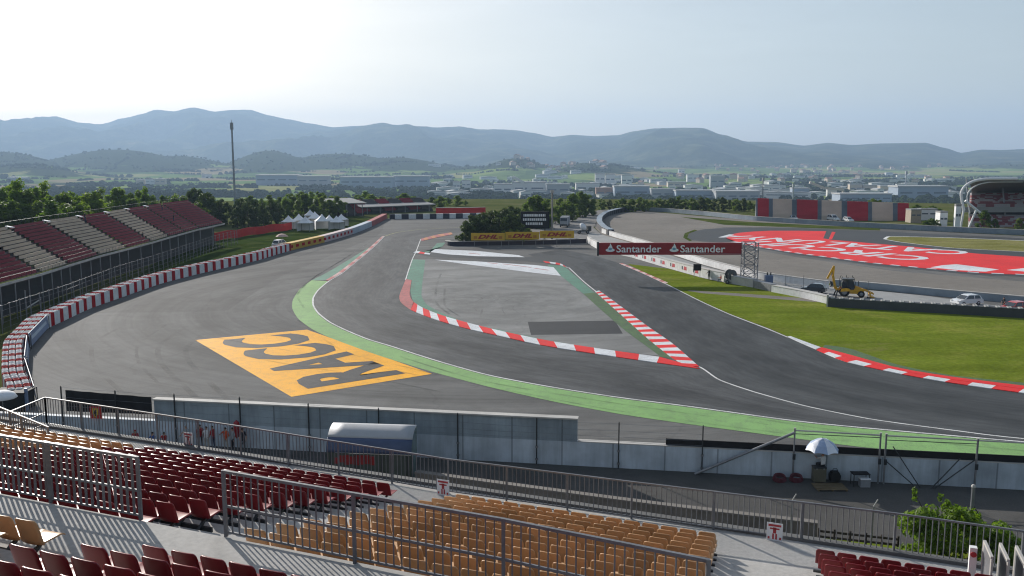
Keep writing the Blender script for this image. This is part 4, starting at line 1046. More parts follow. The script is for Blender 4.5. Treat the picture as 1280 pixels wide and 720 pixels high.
PE = [(234, 560.5, 'person in a pale grey shirt and cap standing beside the warning plate', C_grey, C_jean, C_grey, 'stand', (.3, .5), 2.6),
      (251, 560, 'person in a dark red shirt standing behind the white shirted one', C_red, C_dark, M_hair, 'stand', (0, .2), 3.4),
      (259, 563, 'person in a white shirt and pale trousers standing in the crowd', C_white, C_khaki, M_hair, 'stand', (.6, .1), .4),
      (267, 562, 'person in a red shirt and jeans close to the white shirted one', C_red, C_jean, M_hair, 'stand', (.1, .1), 1.2),
      (283, 564, 'person in an orange red shirt and pale trousers in the crowd', C_redor, C_khaki, M_hair, 'stand', (.2, 1.2), 3.0),
      (292, 564, 'person in a grey shirt and dark trousers next to the orange red shirt', C_grey, C_dark, M_hair, 'stand', (0, .4), 2.5),
      (304, 565, 'person in dark clothes at the end of the crowd by the wall', C_dark, C_dark, M_hair, 'stand', (.2, .2), 3.5),
      (206, 562, 'person in a red shirt sitting in the shade by the wall', C_red, C_jean, M_hair, 'sit', (.7, .7), 3.1),
      (192, 562, 'person in a blue shirt sitting in the shade by the wall', C_blue, C_dark, M_hair, 'sit', (.5, .8), 2.8),
      (170, 559, 'person in a red shirt sitting apart below the fabric screen', C_red, C_dark, C_red, 'sit', (.6, .6), 3.3)]
for px, py, lab, a_, b_, c_, ps, ar, rz in PE:
    loc = P(px, py, 0); person(loc, rz, lab, a_, b_, c_, ps, 1.76, ar)
    if ps == 'sit':
        rm = Matrix.Rotation(rz, 3, 'Z')
        o = thing('folding_stool', 'small folding stool under the ' + ('blue shirted sitter' if px == 192 else 'red shirted sitter by the wall' if px == 206 else 'sitter apart below the screen'), 'stool', loc, rz)
        mb = MB(); mb.box(loc + Vector((0, 0, .38)), (.4, .38, .04), rz); mb.build('seat', M_dkst, o)
        for sx_ in (-1, 1): MB().beam(loc + rm @ Vector((sx_ * .17, .17, 0)), loc + rm @ Vector((sx_ * .17, -.17, .37)), .025, .025).build('leg', M_galv, o); MB().beam(loc + rm @ Vector((sx_ * .15, -.17, 0)), loc + rm @ Vector((sx_ * .15, .17, .37)), .025, .025).build('leg', M_galv, o)
q = P(297, 564, 0); o = thing('folded_parasol', 'closed dark red parasol standing upright among the crowd', 'parasol', q)
MB().tube(q, q + Vector((0, 0, 2.2)), .025, 6).build('pole', M_galv, o)
MB().lathe([(.03, .9), (.14, 1.1), (.24, 1.75), (.2, 2.05), (.05, 2.2), (0, 2.25)], q, 10).build('cloth', M_signr, o)
# red flag with a yellow shield and a rearing dark horse hung on the wall
q = wall_at(123) - WN * .06; zt = z_on(123, 508, q); zb = z_on(123, 523, q); fh = zt - zb; fw = fh * 1.05
o = thing('hanging_flag', 'red flag with yellow shield and dark emblem hung on the wall', 'flag', (q.x, q.y, zb))
g = [[q + WD * (fw * (i / 8 - .5)) + Vector((0, 0, zb + fh * jn / 5)) - WN * (.03 + .03 * math.sin(i * 1.7)) for jn in range(6)] for i in range(9)]
MB().shell(g, .01).build('cloth', M_redcloth, o)
c = q - WN * .085 + Vector((0, 0, zb)); sh = [(-.26, .86), (.26, .86), (.24, .4), (0, .1), (-.24, .4)]
mb = MB(); mb.extr([(a * fh, b_ * fh) for a, b_ in sh], c, WD, (0, 0, 1), -WN * .01); mb.build('shield', mat('yellow_cloth', (.7, .45, .03), .8), o)
hs = [(-.02, .22), (.05, .25), (.04, .42), (.1, .5), (.16, .48), (.14, .56), (.09, .58), (.1, .68), (.04, .76), (-.02, .7), (-.1, .66), (-.06, .6), (-.12, .5), (-.16, .42), (-.1, .44), (-.05, .36)]
mb = MB(); mb.extr([(a * fh, b_ * fh) for a, b_ in hs], c - WN * .012, WD, (0, 0, 1), -WN * .008); mb.build('emblem', M_black, o)

# ------------------------------------------------------------------ photographer under the silver umbrella
q = P(1030, 603, 0)
person(q + Vector((-.1, .1, .62)), .3, 'person in a white shirt sitting under the silver umbrella with a camera', C_white, C_dark, M_hair, 'sit', 1.76, (1.2, 1.3))
ct = D(1028.5, 547.5, q.y + .2); R_ = 42 * q.y / FPX / 2 * 1.03
o = thing('silver_umbrella', 'open silver grey umbrella over the seated photographer by the wall', 'umbrella', (ct.x, ct.y, .1))
mb = MB(); vs = [(ct.x, ct.y, ct.z)]; ns = 48
prof = [(.35, -.1), (.7, -.32), (1.0, -.72)]
for k in range(ns):
    a = 2 * math.pi * k / ns; sc_ = 1 - .09 * abs(math.sin(a * 4))
    for i, (r, z) in enumerate(prof): vs.append((ct.x + R_ * r * math.cos(a) * (sc_ if i == 2 else 1), ct.y + R_ * r * math.sin(a) * (sc_ if i == 2 else 1), ct.z + z * 1.05 + (.05 * abs(math.sin(a * 4)) if i == 2 else 0)))
fs = [(0, 1 + 3 * k, 1 + 3 * ((k + 1) % ns)) for k in range(ns)]
for i in range(2): fs += [(1 + 3 * k + i, 2 + 3 * k + i, 2 + 3 * ((k + 1) % ns) + i, 1 + 3 * ((k + 1) % ns) + i) for k in range(ns)]
mb.add(vs, fs, 0)
for i, f in enumerate(mb.f): mb.m[i] = 0 if ((i % ns) // 6) % 2 == 0 else 1
mb.build('canopy', [mat('silver_cloth', (.78, .8, .86), .35, .2, ns=3, amt=.1), mat('silver_blue_cloth', (.36, .45, .62), .35, .2, ns=3, amt=.1)], o)
MB().tube((ct.x, ct.y, .1), (ct.x, ct.y, ct.z + .08), .02, 6).build('pole', M_galv, o)
mb = MB()
for k in range(8):
    a = math.pi / 4 * k; mb.tube((ct.x, ct.y, ct.z - .55), (ct.x + R_ * .62 * math.cos(a), ct.y + R_ * .62 * math.sin(a), ct.z - .3), .008, 4)
mb.build('ribs', M_dkst, o)
b0 = P(1037, 610, 0); o = thing('wooden_pallet', 'worn wooden pallet on the road under the photographer', 'pallet', b0)
M_wood = mat('pallet_wood', (.2, .15, .085), .85, ns=4, amt=.35)
for k in range(5): mb = MB(); mb.box(b0 + Vector((0, .1 * 0 - .5 + .25 * k, .1)), (1.9, .18, .03)); mb.build('board', M_wood, o)
mb = MB(); [mb.box(b0 + Vector((x, 0, .043)), (.1, 1.15, .085)) for x in (-.85, 0, .85)]; mb.build('bearer', M_wood, o)
b1 = P(1023, 603, 0); o = thing('equipment_case', 'olive brown equipment case standing on the pallet edge', 'case', b1)
mb = MB(); mb.box(b1 + Vector((0, 0, .55)), (.75, .5, .85)); mb.build('body', mat('case_olive', (.13, .12, .085), .6), o)
mb = MB(); mb.box(b1 + Vector((0, 0, 1.02)), (.78, .53, .08)); mb.build('lid', M_dkst, o)
mb = MB(); [mb.box(b1 + Vector((x, -.26, .95)), (.08, .03, .1)) for x in (-.22, .22)]; mb.build('latch', M_galv, o)
b2 = P(1043, 603, 0); o = thing('camera_bag', 'black camera bag on the pallet beside the olive case', 'bag', b2)
mb = MB(); mb.extr([(-.3, .12), (.3, .12), (.32, .5), (.2, .72), (-.2, .72), (-.32, .5)], b2 + Vector((0, -.2, 0)), (1, 0, 0), (0, 0, 1), (0, .4, 0)); mb.build('body', M_black, o)
mb = MB(); mb.path([b2 + Vector((-.2, 0, .7)), b2 + Vector((-.1, 0, .9)), b2 + Vector((.1, 0, .9)), b2 + Vector((.2, 0, .7))], .02, 5); mb.build('strap', M_dkst, o)
b3 = P(1076, 608, 0); o = thing('small_table', 'small black topped table against the white wall beside the gate posts', 'table', b3)
mb = MB(); mb.box(b3 + Vector((0, .2, .78)), (1.05, .6, .05)); mb.build('table_top', M_black, o)
for x in (-.47, .47):
    for y in (-.05, .45): MB().box(b3 + Vector((x, y, .375)), (.045, .045, .75)).build('leg', M_dkst, o)
b4 = P(1079, 609, 0); o = thing('grey_cool_box', 'grey cool box under the small black table', 'cool box', b4)
mb = MB(); mb.box(b4 + Vector((.12, .15, .24)), (.6, .4, .48)); mb.build('body', mat('cool_box_grey', (.3, .31, .33), .5), o)
mb = MB(); mb.box(b4 + Vector((.12, .15, .515)), (.62, .42, .065)); mb.build('lid', M_whitec, o)
for px, lab in ((976, 'dark red hose coil lying by the wall, farther from the umbrella'), (997, 'dark red hose coil lying by the wall, closer to the umbrella')):
    c = P(px, 604, 0) + Vector((0, .3, 0)); mb = MB()
    for k in range(4):
        pts = [c + Vector((.42 * math.cos(a) * (1 - .06 * k), .3 * math.sin(a) * (1 - .06 * k), .05 + .07 * k + .16 * (1 + math.sin(a)) * .6)) for a in np.linspace(0, 6.283, 15)]
        mb.path(pts, .035, 6)
    tag(mb.build('hose_coil', mat('hose_red', (.12, .02, .03), .5)), lab, 'hose')
# white parasol and dark box by the tyre wall end
q = P(8, 508, 0); zt = z_on(4, 490, q); o = thing('white_parasol', 'white domed parasol at the end of the striped tyre wall', 'parasol', (q.x - 1, q.y, 0))
c = Vector((D(3, 500, 62.5).x, 62.5, 0)); zt = D(3, 488, 62.5).z; o.location = c; WM[o.name] = Matrix.Translation(c)
MB().lathe([(0, zt), (.45, zt - .07), (.8, zt - .25), (1.0, zt - .55), (.96, zt - .57)], c, 20).build('canopy', M_whitec, o, True)
MB().tube(c, c + Vector((0, 0, zt)), .03, 6).build('pole', M_galv, o)
q = P(34, 513, 0); o = thing('dark_cabin', 'dark open cabin with a pale post closing the tyre wall', 'cabin', q)
qq = q + Vector((-1.4, .6, 0)); zc = z_on(30, 489, qq)
mb = MB(); mb.box(qq + Vector((0, 0, zc / 2)), (2.6, 1.6, zc)); mb.build('body', M_black, o)
mb = MB(); mb.box(qq + Vector((1.42, -.6, zc / 2 + .2)), (.2, .2, zc + .4)); mb.build('post', M_blue, o)
mb = MB(); mb.box(qq + Vector((0, 0, zc + .05)), (2.8, 1.8, .09)); mb.build('roof', M_rubber, o)

# ------------------------------------------------------------------ tyre walls and barriers
tp = resample(tyre_path, int(sum((a - b).length for a, b in zip(tyre_path, tyre_path[1:])) / .55))
o = thing('tyre_wall', 'long curving wall of red and white tyre stacks round the run-off', 'tyre wall', tp[-1])
rows = [offs(tp, -.34), offs(tp, -.92), offs(tp, -1.5)]
fr = offs(tp, 0)
belt, stk, cov = MB(), MB(), MB()
HT = 1.62
for i in range(len(tp) - 1):
    pp = proj(tp[i]); py = pp[1]
    strp = py > 312.8
    a, b_ = fr[i], fr[i + 1]; back = rows[2][i]; back2 = rows[2][i + 1]
    if strp:
        mi = 0 if i % 5 < 2 else 1
        n_ = (b_ - a).normalized(); nn = Vector((-n_.y, n_.x, 0))
        mid = (a + b_) / 2 + nn * .06
        for (p_, q_) in ((a, mid), (mid, b_)):
            belt.add([p_, q_, q_ + Vector((0, 0, HT)), p_ + Vector((0, 0, HT))], [(0, 1, 2, 3)], mi)
        for k, rw in enumerate(rows):
            c = (rw[i] + rw[i + 1]) / 2; ns = 10 if pp[2] < 130 else 7
            z = HT + random.uniform(-.05, .03); r = .285
            stk.lathe([(r * .97, .0), (r * .97, z - .08), (r * .85, z), (r * .62, z), (r * .52, z - .05)], c, ns, mi)
            stk.lathe([(r * .55, z - .12), (0, z - .12)], c, ns, 2)
    else:
        mi = 0 if py > 303 else 1 if py > 292.5 else 2 if py > 283 else 3
        cov.extr([(0, 0), (0, HT), (-1.7, HT), (-1.7, 0)], a, ((Vector((-(b_ - a).y, (b_ - a).x, 0))).normalized()), (0, 0, 1), b_ - a, mi, caps=False)
        if mi in (0, 1) and i % 6 < 3: 
            n_ = (b_ - a).normalized(); nn = Vector((-n_.y, n_.x, 0))
            cov.add([a + nn * .02 + Vector((0, 0, .5)), b_ + nn * .02 + Vector((0, 0, .5)), b_ + nn * .02 + Vector((0, 0, 1.15)), a + nn * .02 + Vector((0, 0, 1.15))], [(0, 1, 2, 3)], 4)
M_y2 = mat('yellow_belt', (.6, .36, .03), .6, ns=.5); M_pk = mat('pink_white_belt', (.62, .5, .5), .6, ns=.5); M_bw = mat('pale_blue_belt', (.45, .52, .6), .6, ns=.5); M_rb = mat('red_belt', (.4, .05, .05), .6, ns=.5)
belt.build('striped_belt', [M_tr, M_tw], o); stk.build('tyre_stacks', [M_tr, M_tw, M_rubber], o); cov.build('advert_covers', [M_y2, M_pk, M_bw, M_rb, M_tr], o)
# blue banners leaning on the tyre wall
idx = [i for i, q in enumerate(tp) if 24 < proj(q)[0] < 60 and proj(q)[1] > 405]
for k, (f0, f1, lab) in enumerate(((0, .33, 'blue grey banner board on the tyre wall, farthest of three'), (.36, .66, 'blue grey banner board on the tyre wall, middle of three'), (.69, 1, 'blue grey banner board on the tyre wall, closest to the stand'))):
    a, b_ = fr[idx[int(f0 * (len(idx) - 1))]], fr[idx[int(f1 * (len(idx) - 1))]]; d_ = (b_ - a).normalized(); nn = Vector((-d_.y, d_.x, 0))
    o = thing('banner_board', lab, 'banner', a)
    L_ = (b_ - a).length
    mb = MB(); mb.extr([(0, .25), (L_, .25), (L_, HT + .1), (0, HT + .1)], a + nn * .3, d_, Vector((-nn.x * .12, -nn.y * .12, 1)).normalized(), nn * .04); mb.build('board', M_blue, o)
    mb = MB(); mb.extr([(L_ * .1, .85), (L_ * .9, .85), (L_ * .9, 1.2), (L_ * .1, 1.2)], a + nn * .345, d_, Vector((-nn.x * .12, -nn.y * .12, 1)).normalized(), nn * .004); mb.build('pale_band', M_bw, o)
    mb = MB(); mb.beam(a + nn * .32, a + nn * .32 + Vector((0, 0, HT)), .06, .06); mb.beam(b_ + nn * .32, b_ + nn * .32 + Vector((0, 0, HT)), .06, .06); mb.build('frame', M_dkst, o)
def sweep(name, label, cat, px, h, depth, mats, seg=1, cap=None, step=1.0, capm=None, part='body'):
    pts = G(px, 0); L_ = sum((a - b).length for a, b in zip(pts, pts[1:])); p_ = resample(pts, max(3, int(L_ / step)))
    ft = offs(p_, 0); bk = offs(p_, depth)
    o = thing(name, label, cat, p_[0]); mb = MB()
    for i in range(len(p_) - 1): mb.prism([ft[i], ft[i + 1], bk[i + 1], bk[i]], -.02, h, (i // seg) % len(mats))
    mb.build(part, mats, o)
    if cap:
        f2, b2 = offs(p_, -.05), offs(p_, depth + .05); mb = MB()
        for i in range(len(p_) - 1): mb.prism([f2[i], f2[i + 1], b2[i + 1], b2[i]], h + .003, h + cap)
        mb.build('coping', capm or M_conc2, o)
    return o, p_, ft, bk
# far end wall: dark with white blocks, red beyond
M_navy = mat('navy_belt', (.03, .03, .05), .6)
sweep('block_pattern_barrier', 'dark far barrier with white square blocks across the run-off end', 'barrier', [(487, 274), (530, 273.6), (570, 273), (602, 272.5)], 1.7, 1.2, [M_navy, M_tw], 1, step=2.0)
sweep('red_barrier', 'red padded barrier behind the white blocked barrier', 'barrier', [(545, 270.5), (575, 270.3), (607, 269.5)], 3.0, .8, [M_redcloth], cap=.1)
sweep('blue_grey_barrier', 'long low blue grey steel barrier behind the far loop and gravel', 'barrier', [(788, 263.2), (830, 265), (880, 269.3), (945, 276), (1040, 282), (1080, 284.3), (1180, 289.5), (1280, 294), (1500, 305)], 1.4, .5, [M_steelblue, mat('blue_grey_barrier_worn', (.26, .31, .37), .5, .2)], 4, cap=.1, capm=M_conc2)
sweep('gravel_tyre_wall', 'dark tyre wall curling round the end of the gravel bed', 'tyre wall', [(788, 263.2), (770, 265.5), (755, 270), (747, 276), (746, 283), (752, 290), (760, 294)], 1.5, 1.6, [M_rubber, M_navy], 2, cap=.08, capm=M_steelblue)
sweep('white_guard_wall', 'white guard wall between service lane and gravel behind the red gantry', 'wall', [(752, 291), (770, 297), (790, 302.5), (815, 310), (880, 331), (945, 348), (1000, 356.5), (1034, 361)], 1.15, .4, [M_tw], cap=.1)
sweep('guard_rail', 'blue grey guard rail behind the digger and white car', 'barrier', [(1040, 357.5), (1100, 363), (1160, 369), (1280, 380), (1450, 395)], 1.0, .4, [M_steelblue], cap=.1)
o, p_, ft, bk = sweep('dark_island_barrier', 'dark grey barrier under the yellow advert boards', 'barrier', [(556, 305.5), (563, 307.5), (600, 307), (660, 306), (700, 304.8), (733, 303.5)], .95, 1.0, [M_navy], cap=.1, capm=M_conc)
sweep('white_end_wall', 'short white wall running towards the left end of the red gantry'.replace('left ', 'far '), 'wall', [(734, 303.5), (741, 308), (752, 314)], 1.5, .4, [M_tw], cap=.1)
o, p_, ft, bk = sweep('advert_tyre_wall', 'white covered barrier with small red and dark marks beneath the red gantry', 'barrier', [(752, 313.5), (790, 322), (836, 335.5), (878, 347), (908, 353.5)], 1.5, 1.0, [M_tw], cap=.08, step=.9)
red_, drk = MB(), MB()
for i in range(3, len(p_) - 8, 5):
    d_ = (ft[i + 2] - ft[i]).normalized(); nn = Vector((d_.y, -d_.x, 0))
    red_.extr([(0, .45), (1.3, .5), (1.2, 1.1), (.2, 1.15)], ft[i] + nn * .004, d_, (0, 0, 1), nn * .012); drk.extr([(-.7, .5), (-.25, .5), (-.3, 1.15), (-.75, 1.1)], ft[i] + nn * .004, d_, (0, 0, 1), nn * .012)
red_.build('red_marks', mat('red_mark', (.55, .06, .08), .6), o); drk.build('dark_marks', mat('dark_mark', (.05, .05, .09), .6), o)
sweep('plain_concrete_barrier', 'plain pale concrete barrier between advert barrier and tower foot', 'barrier', [(909, 354), (925, 356.8), (941, 359.5)], 1.25, 1.0, [M_conc2], cap=.08)
sweep('grey_sloped_barrier', 'grey steel covered gap in the pale barrier below the tower', 'barrier', [(942, 360), (952, 362), (963, 364.5)], 1.15, 1.1, [M_galv])
sweep('low_white_wall', 'low white wall along the infield grass towards the dark barrier', 'wall', [(964, 365), (1000, 372), (1034, 380)], 1.0, 1.0, [M_tw], cap=.08)
o, p_, ft, bk = sweep('dark_tyre_barrier', 'long dark grey tyre barrier at the grass edge before the digger', 'barrier', [(1035, 383.5), (1100, 387.5), (1160, 391), (1280, 398), (1400, 406)], 1.2, 1.2, [mat('grey_belt', (.07, .075, .08), .7, ns=.6)], step=1.2)
mb = MB()
for i in range(len(p_) - 1):
    for k in (.3, .9):
        c = p_[i].lerp(p_[i + 1], .5); c = c + (bk[i] - ft[i]).normalized() * k; mb.lathe([(.3, 1.203), (.28, 1.3), (.17, 1.3), (.14, 1.24), (0, 1.24)], c, 8)
mb.build('tyre_tops', M_conc2, o)
mb = MB(); d_ = (ft[1] - ft[0]).normalized(); mb.box(ft[0] - d_ * .12 + (bk[0] - ft[0]) * .5 + Vector((0, 0, .8)), (.2, 1.3, 1.7), math.atan2(d_.y, d_.x)); mb.build('end_plate', M_conc2, o)
mb = MB(); mb.sheet(G([(760, 314), (836, 334), (908, 352), (964, 363.5), (1034, 378), (1100, 386), (1280, 396.5), (1280, 387), (1160, 370), (1100, 364), (1040, 358.5), (945, 349.5), (880, 332.5), (790, 304), (752, 293), (735, 290), (735, 303)], Z4)); struct(mb.build('service_lane', asphalt('lane_concrete', (.42, .42, .41), patch=.25)))

# red advert gantry with lattice tower
base = P(935, 350); Yg = base.y
tl = D(748.5, 303.5, Yg); br = D(926, 318.3, Yg)
o = thing('advert_gantry', 'red advert gantry with white lettering held by a grey lattice tower', 'gantry', base)
W_ = br.x - tl.x; Hh = tl.z - br.z
mb = MB(); mb.box(((tl.x + br.x) / 2, Yg, (tl.z + br.z) / 2), (W_, .7, Hh)); mb.build('sign_board', M_signr, o)
mb = MB(); mb.box((tl.x - .16, Yg, (tl.z + br.z) / 2), (.3, .9, Hh + .3)); mb.build('end_cap', M_dkst, o)
for k, x0 in enumerate((tl.x + W_ * .045, tl.x + W_ * .493)):
    yb = br.z + Hh * .2; yy = Yg - .356
    lt = MB(); text_mesh(lt, 'Santander', (x0 + W_ * .078, yy, yb), (1, 0, 0), (0, 0, 1), W_ * .315, Hh * .62, bold=.012)
    lt.build('lettering', M_signw, o)
    fl = MB(); cx = x0 + W_ * .034; r = Hh * .36
    fl.extr([(1.05 * math.cos(a) * r, .42 * math.sin(a) * r) for a in np.linspace(0, 6.28, 25)[:-1]], (cx, yy, yb + Hh * .2), (1, 0, 0), (0, 0, 1), (0, -.006, 0))
    fl.extr([(-.55 * r, 0), (-.5 * r, .5 * r), (-.1 * r, 1.0 * r), (-.05 * r, 1.5 * r), (.25 * r, 1.1 * r), (.5 * r, .6 * r), (.55 * r, 0)], (cx, yy - .001, yb + Hh * .24), (1, 0, 0), (0, 0, 1), (0, -.008, 0))
    fl.extr([(.42 * math.cos(a) * r, .3 * math.sin(a) * r) for a in np.linspace(0, 6.28, 17)[:-1]], (cx, yy - .008, yb + Hh * .3), (1, 0, 0), (0, 0, 1), (0, -.006, 0), 1)
    fl.build('flame_emblem', [M_signw, mat('pale_blue_emblem', (.2, .45, .6), .5)], o)
mb = MB(); tw0, tw1 = D(927.5, 350, Yg).x, D(944.5, 350, Yg).x; tt = D(935, 302.5, Yg).z; dy = 1.0
cs = [(x, Yg + y) for x in (tw0, tw1) for y in (-dy, dy)]
for x, y in cs: mb.tube((x, y, 0), (x, y, tt), .085, 6)
nb = 5
for i in range(nb):
    z0, z1 = tt * i / nb, tt * (i + 1) / nb
    for (a, b_) in ((0, 1), (1, 3), (3, 2), (2, 0)):
        mb.tube((*cs[a], z1 - .03), (*cs[b_], z1 - .03), .05, 5); mb.tube((*cs[a], z0), (*cs[b_], z1), .045, 5); mb.tube((*cs[b_], z0), (*cs[a], z1), .045, 5)
mb.build('lattice_tower', M_galv, o)
mb = MB()
for y in (-dy, dy): mb.tube((tw0, Yg + y, br.z + .2), (tl.x + W_ * .55, Yg + (.25 if y > 0 else -.25) * 0 + y * .3, br.z + .2), .05, 5)
mb.box(((tw0 + tw1) / 2, Yg, .06), (tw1 - tw0 + .8, 2.9, .12)); mb.build('base_frame', M_galv, o)

# ------------------------------------------------------------------ vehicles and gear behind the barriers
def wheel(o, c, r, w, ax):
    """tyre with a rim as its sub-part; ax is the axle direction"""
    ax = Vector(ax).normalized(); rot = Vector((0, 0, 1)).rotation_difference(ax).to_matrix()
    t_ = MB(); t_.lathe([(r * .6, -w / 2), (r * .92, -w / 2), (r, -w * .3), (r, w * .3), (r * .92, w / 2), (r * .6, w / 2)], c, 18, 0, rot); tt_ = t_.build('wheel', M_rubber, o, True)
    m_ = MB(); m_.lathe([(0, -w * .3), (r * .25, -w * .42), (r * .58, -w * .3), (r * .62, w * .3), (r * .25, w * .42), (0, w * .3)], c, 14, 0, rot); m_.build('rim', M_galv, tt_)
def car(loc, rz, paint_m, label, cat='car', L_=4.1, W_=1.72, hgt=1.5):
    o = thing('parked_car', label, cat, loc, rz); F = Vector((math.cos(rz), math.sin(rz), 0)); Sd = Vector((-F.y, F.x, 0)); U = Vector((0, 0, 1))
    pf = [(-.5, .3), (-.5, .62), (-.49, .72), (-.2, .78), (.22, .78), (.42, .7), (.49, .58), (.5, .3)]
    mb = MB(); mb.extr([(a * L_, z * hgt / 1.5 * 1.15) for a, z in pf], loc - Sd * W_ / 2, F, U, Sd * W_)
    rf = [(-.46, .78), (-.38, 1.2), (-.3, 1.29), (.0, 1.3), (.1, 1.22), (.26, .8)]
    # cabin narrower at the roof
    n = len(rf); vs = []
    for s in (-1, 1):
        for a, z in rf: vs.append(loc + F * a * L_ + Sd * s * (W_ / 2 - .04 - .2 * max(0, (z - .78) / .52)) + U * z * hgt / 1.5 * 1.15)
    mb.add(vs, [tuple(range(n))[::-1], tuple(range(n, 2 * n))] + [(i, (i + 1) % n, n + (i + 1) % n, n + i) for i in range(n)])
    mb.build('body', paint_m, o)
    k = hgt / 1.5 * 1.15
    for s, nm in ((-1, 'side_window'), (1, 'side_window')):
        g = MB()
        for (a0, a1, b0, b1) in ((-.4, -.16, -.35, -.16), (-.13, .2, -.13, .07)):
            q = [loc + F * a * L_ + Sd * s * (W_ / 2 - .025 - .2 * max(0, (z - .78) / .52)) + U * z * k for a, z in ((a0, .83), (a1, .83), (b1, 1.2), (b0, 1.2))]
            g.add(q, [(0, 1, 2, 3)])
        g.build(nm, M_glass, o)
    g = MB(); q = [loc + F * a * L_ + Sd * s * w + U * z * k for a, z, s, w in ((.262, .82, -1, .74), (.262, .82, 1, .74), (.118, 1.2, 1, .62), (.118, 1.2, -1, .62))]; g.add(q, [(0, 1, 2, 3)]); g.build('windscreen', M_glass, o)
    g = MB(); q = [loc + F * a * L_ + Sd * s * w + U * z * k for a, z, s, w in ((-.462, .84, 1, .72), (-.462, .84, -1, .72), (-.398, 1.16, -1, .62), (-.398, 1.16, 1, .62))]; g.add(q, [(0, 1, 2, 3)]); g.build('rear_window', M_glass, o)
    for a in (-.3, .3):
        for s in (-1, 1): wheel(o, loc + F * a * L_ + Sd * s * (W_ / 2 - .08) + U * .31, .31, .2, Sd)
    for s in (-1, 1):
        mb = MB(); c = loc + F * (L_ * .5 - .03) + Sd * s * W_ * .36 + U * .62 * k; mb.box(c, (.1, .32, .14), rz); mb.build('headlight', mat('lamp_glass', (.7, .7, .68), .2), o)
    return o
M_cwhite = mat('white_car_paint', (.72, .73, .74), .25, ns=.8, amt=.08, coat=.5); M_cdark = mat('dark_car_paint', (.05, .06, .07), .25, ns=.8, amt=.1, coat=.5); M_cred = mat('red_car_paint', (.55, .08, .07), .25, ns=.8, amt=.1, coat=.5)
car(P(1208, 381, 0), R(195), M_cwhite, 'white hatchback behind the dark tyre barrier')
car(P(1017, 366, 0), R(150), M_cdark, 'dark car with pale roof behind the low white wall', L_=3.6)
car(P(1292, 398, 0) + Vector((0, 4.5, 0)), R(200), M_cred, 'red car cut off at the edge behind the dark barrier')
person(P(1267, 391, 0) + Vector((0, 2.5, 0)), 2.0, 'person in dark clothes and red top standing near the red car', C_dark, C_dark, M_hair, 'stand', 1.75, (.2, .2))
# yellow backhoe loader
bc = P(1062, 371, 0); rz = R(-14); F = Vector((math.cos(rz), math.sin(rz), 0)); Sd = Vector((-F.y, F.x, 0)); U = Vector((0, 0, 1))
o = thing('backhoe_loader', 'yellow backhoe loader with its rear digging arm folded upright', 'digger', bc, rz)
def LP(a, s, z): return bc + (F * a + Sd * s + U * z) * 1.18
mb = MB(); mb.extr([(-1.3, .55), (-1.3, 1.1), (.4, 1.15), (.6, 1.45), (1.75, 1.3), (1.9, .95), (1.9, .55)], LP(0, -.55, 0), F, U, Sd * 1.1)
for s in (-1, 1): mb.extr([(-1.45, .9), (-1.35, 1.35), (-.6, 1.45), (-.15, 1.3), (-.05, 1.0)], LP(0, s * .85 - .25, 0), F, U, Sd * .5)
mb.build('body', M_yelm, o)
mb = MB(); mb.extr([(-1.2, 1.2), (-1.25, 2.0), (-1.05, 2.62), (.25, 2.62), (.5, 1.9), (.45, 1.2)], LP(0, -.68, 0), F, U, Sd * 1.36); cb = mb.build('cab', M_glass, o)
mb = MB()
for s in (-1, 1):
    for a0, z0, a1, z1 in ((-1.2, 1.2, -1.25, 2.0), (-1.25, 2.0, -1.05, 2.62), (.25, 2.62, .5, 1.9), (.5, 1.9, .45, 1.2), (-.4, 1.2, -.4, 2.62)): mb.beam(LP(a0, s * .7, z0), LP(a1, s * .7, z1), .07, .07)
mb.build('cab_frame', M_dkst, cb)
mb = MB(); mb.extr([(-1.3, 2.62), (-1.25, 2.76), (.35, 2.76), (.42, 2.62)], LP(0, -.78, 0), F, U, Sd * 1.56); mb.build('cab_roof', mat('cab_roof_paint', (.1, .1, .1), .5), cb)
for s in (-1, 1): wheel(o, LP(-.75, s * .85, .72), .72, .42, Sd); wheel(o, LP(1.25, s * .8, .48), .48, .32, Sd)
mb = MB()
for s in (-.45, .45): mb.beam(LP(.5, s, 1.35), LP(2.2, s, .75), .12, .22); mb.beam(LP(2.2, s, .75), LP(2.75, s, .5), .12, .2)
mb.build('loader_arm', M_yelm, o)
mb = MB(); mb.extr([(2.65, .9), (2.6, .25), (3.25, .12), (3.3, .2), (2.75, .38), (2.75, .9)], LP(0, -1.1, 0), F, U, Sd * 2.2); mb.build('front_bucket', M_yelm, o)
mb = MB(); mb.beam(LP(-1.35, 0, .75), LP(-1.85, 0, 1.2), .35, .4); mb.beam(LP(-1.75, 0, 1.0), LP(-2.1, 0, 2.6), .24, .34); mb.beam(LP(-2.1, 0, 2.5), LP(-2.05, 0, 3.75), .22, .3); mb.build('boom', M_yelm, o)
mb = MB(); mb.beam(LP(-2.0, 0, 3.85), LP(-2.75, 0, 2.2), .2, .28); mb.build('dipper', M_yelm, o)
mb = MB(); mb.extr([(-2.9, 2.3), (-2.55, 2.2), (-2.45, 1.75), (-2.65, 1.45), (-2.95, 1.45), (-2.75, 1.7)], LP(0, -.3, 0), F, U, Sd * .6); mb.build('rear_bucket', M_dkst, o)
mb = MB(); mb.tube(LP(-1.85, 0, 1.5), LP(-2.2, 0, 2.9), .05, 6); mb.tube(LP(-2.3, 0, 2.6), LP(-2.1, 0, 3.6), .05, 6); mb.build('ram', M_galv, o)
for s in (-1, 1): mb = MB(); mb.beam(LP(-1.5, s * .6, .9), LP(-1.75, s * 1.0, .1), .14, .14); mb.box(LP(-1.75, s * 1.0, .06), (.35, .35, .06), rz); mb.build('stabiliser', M_dkst, o)
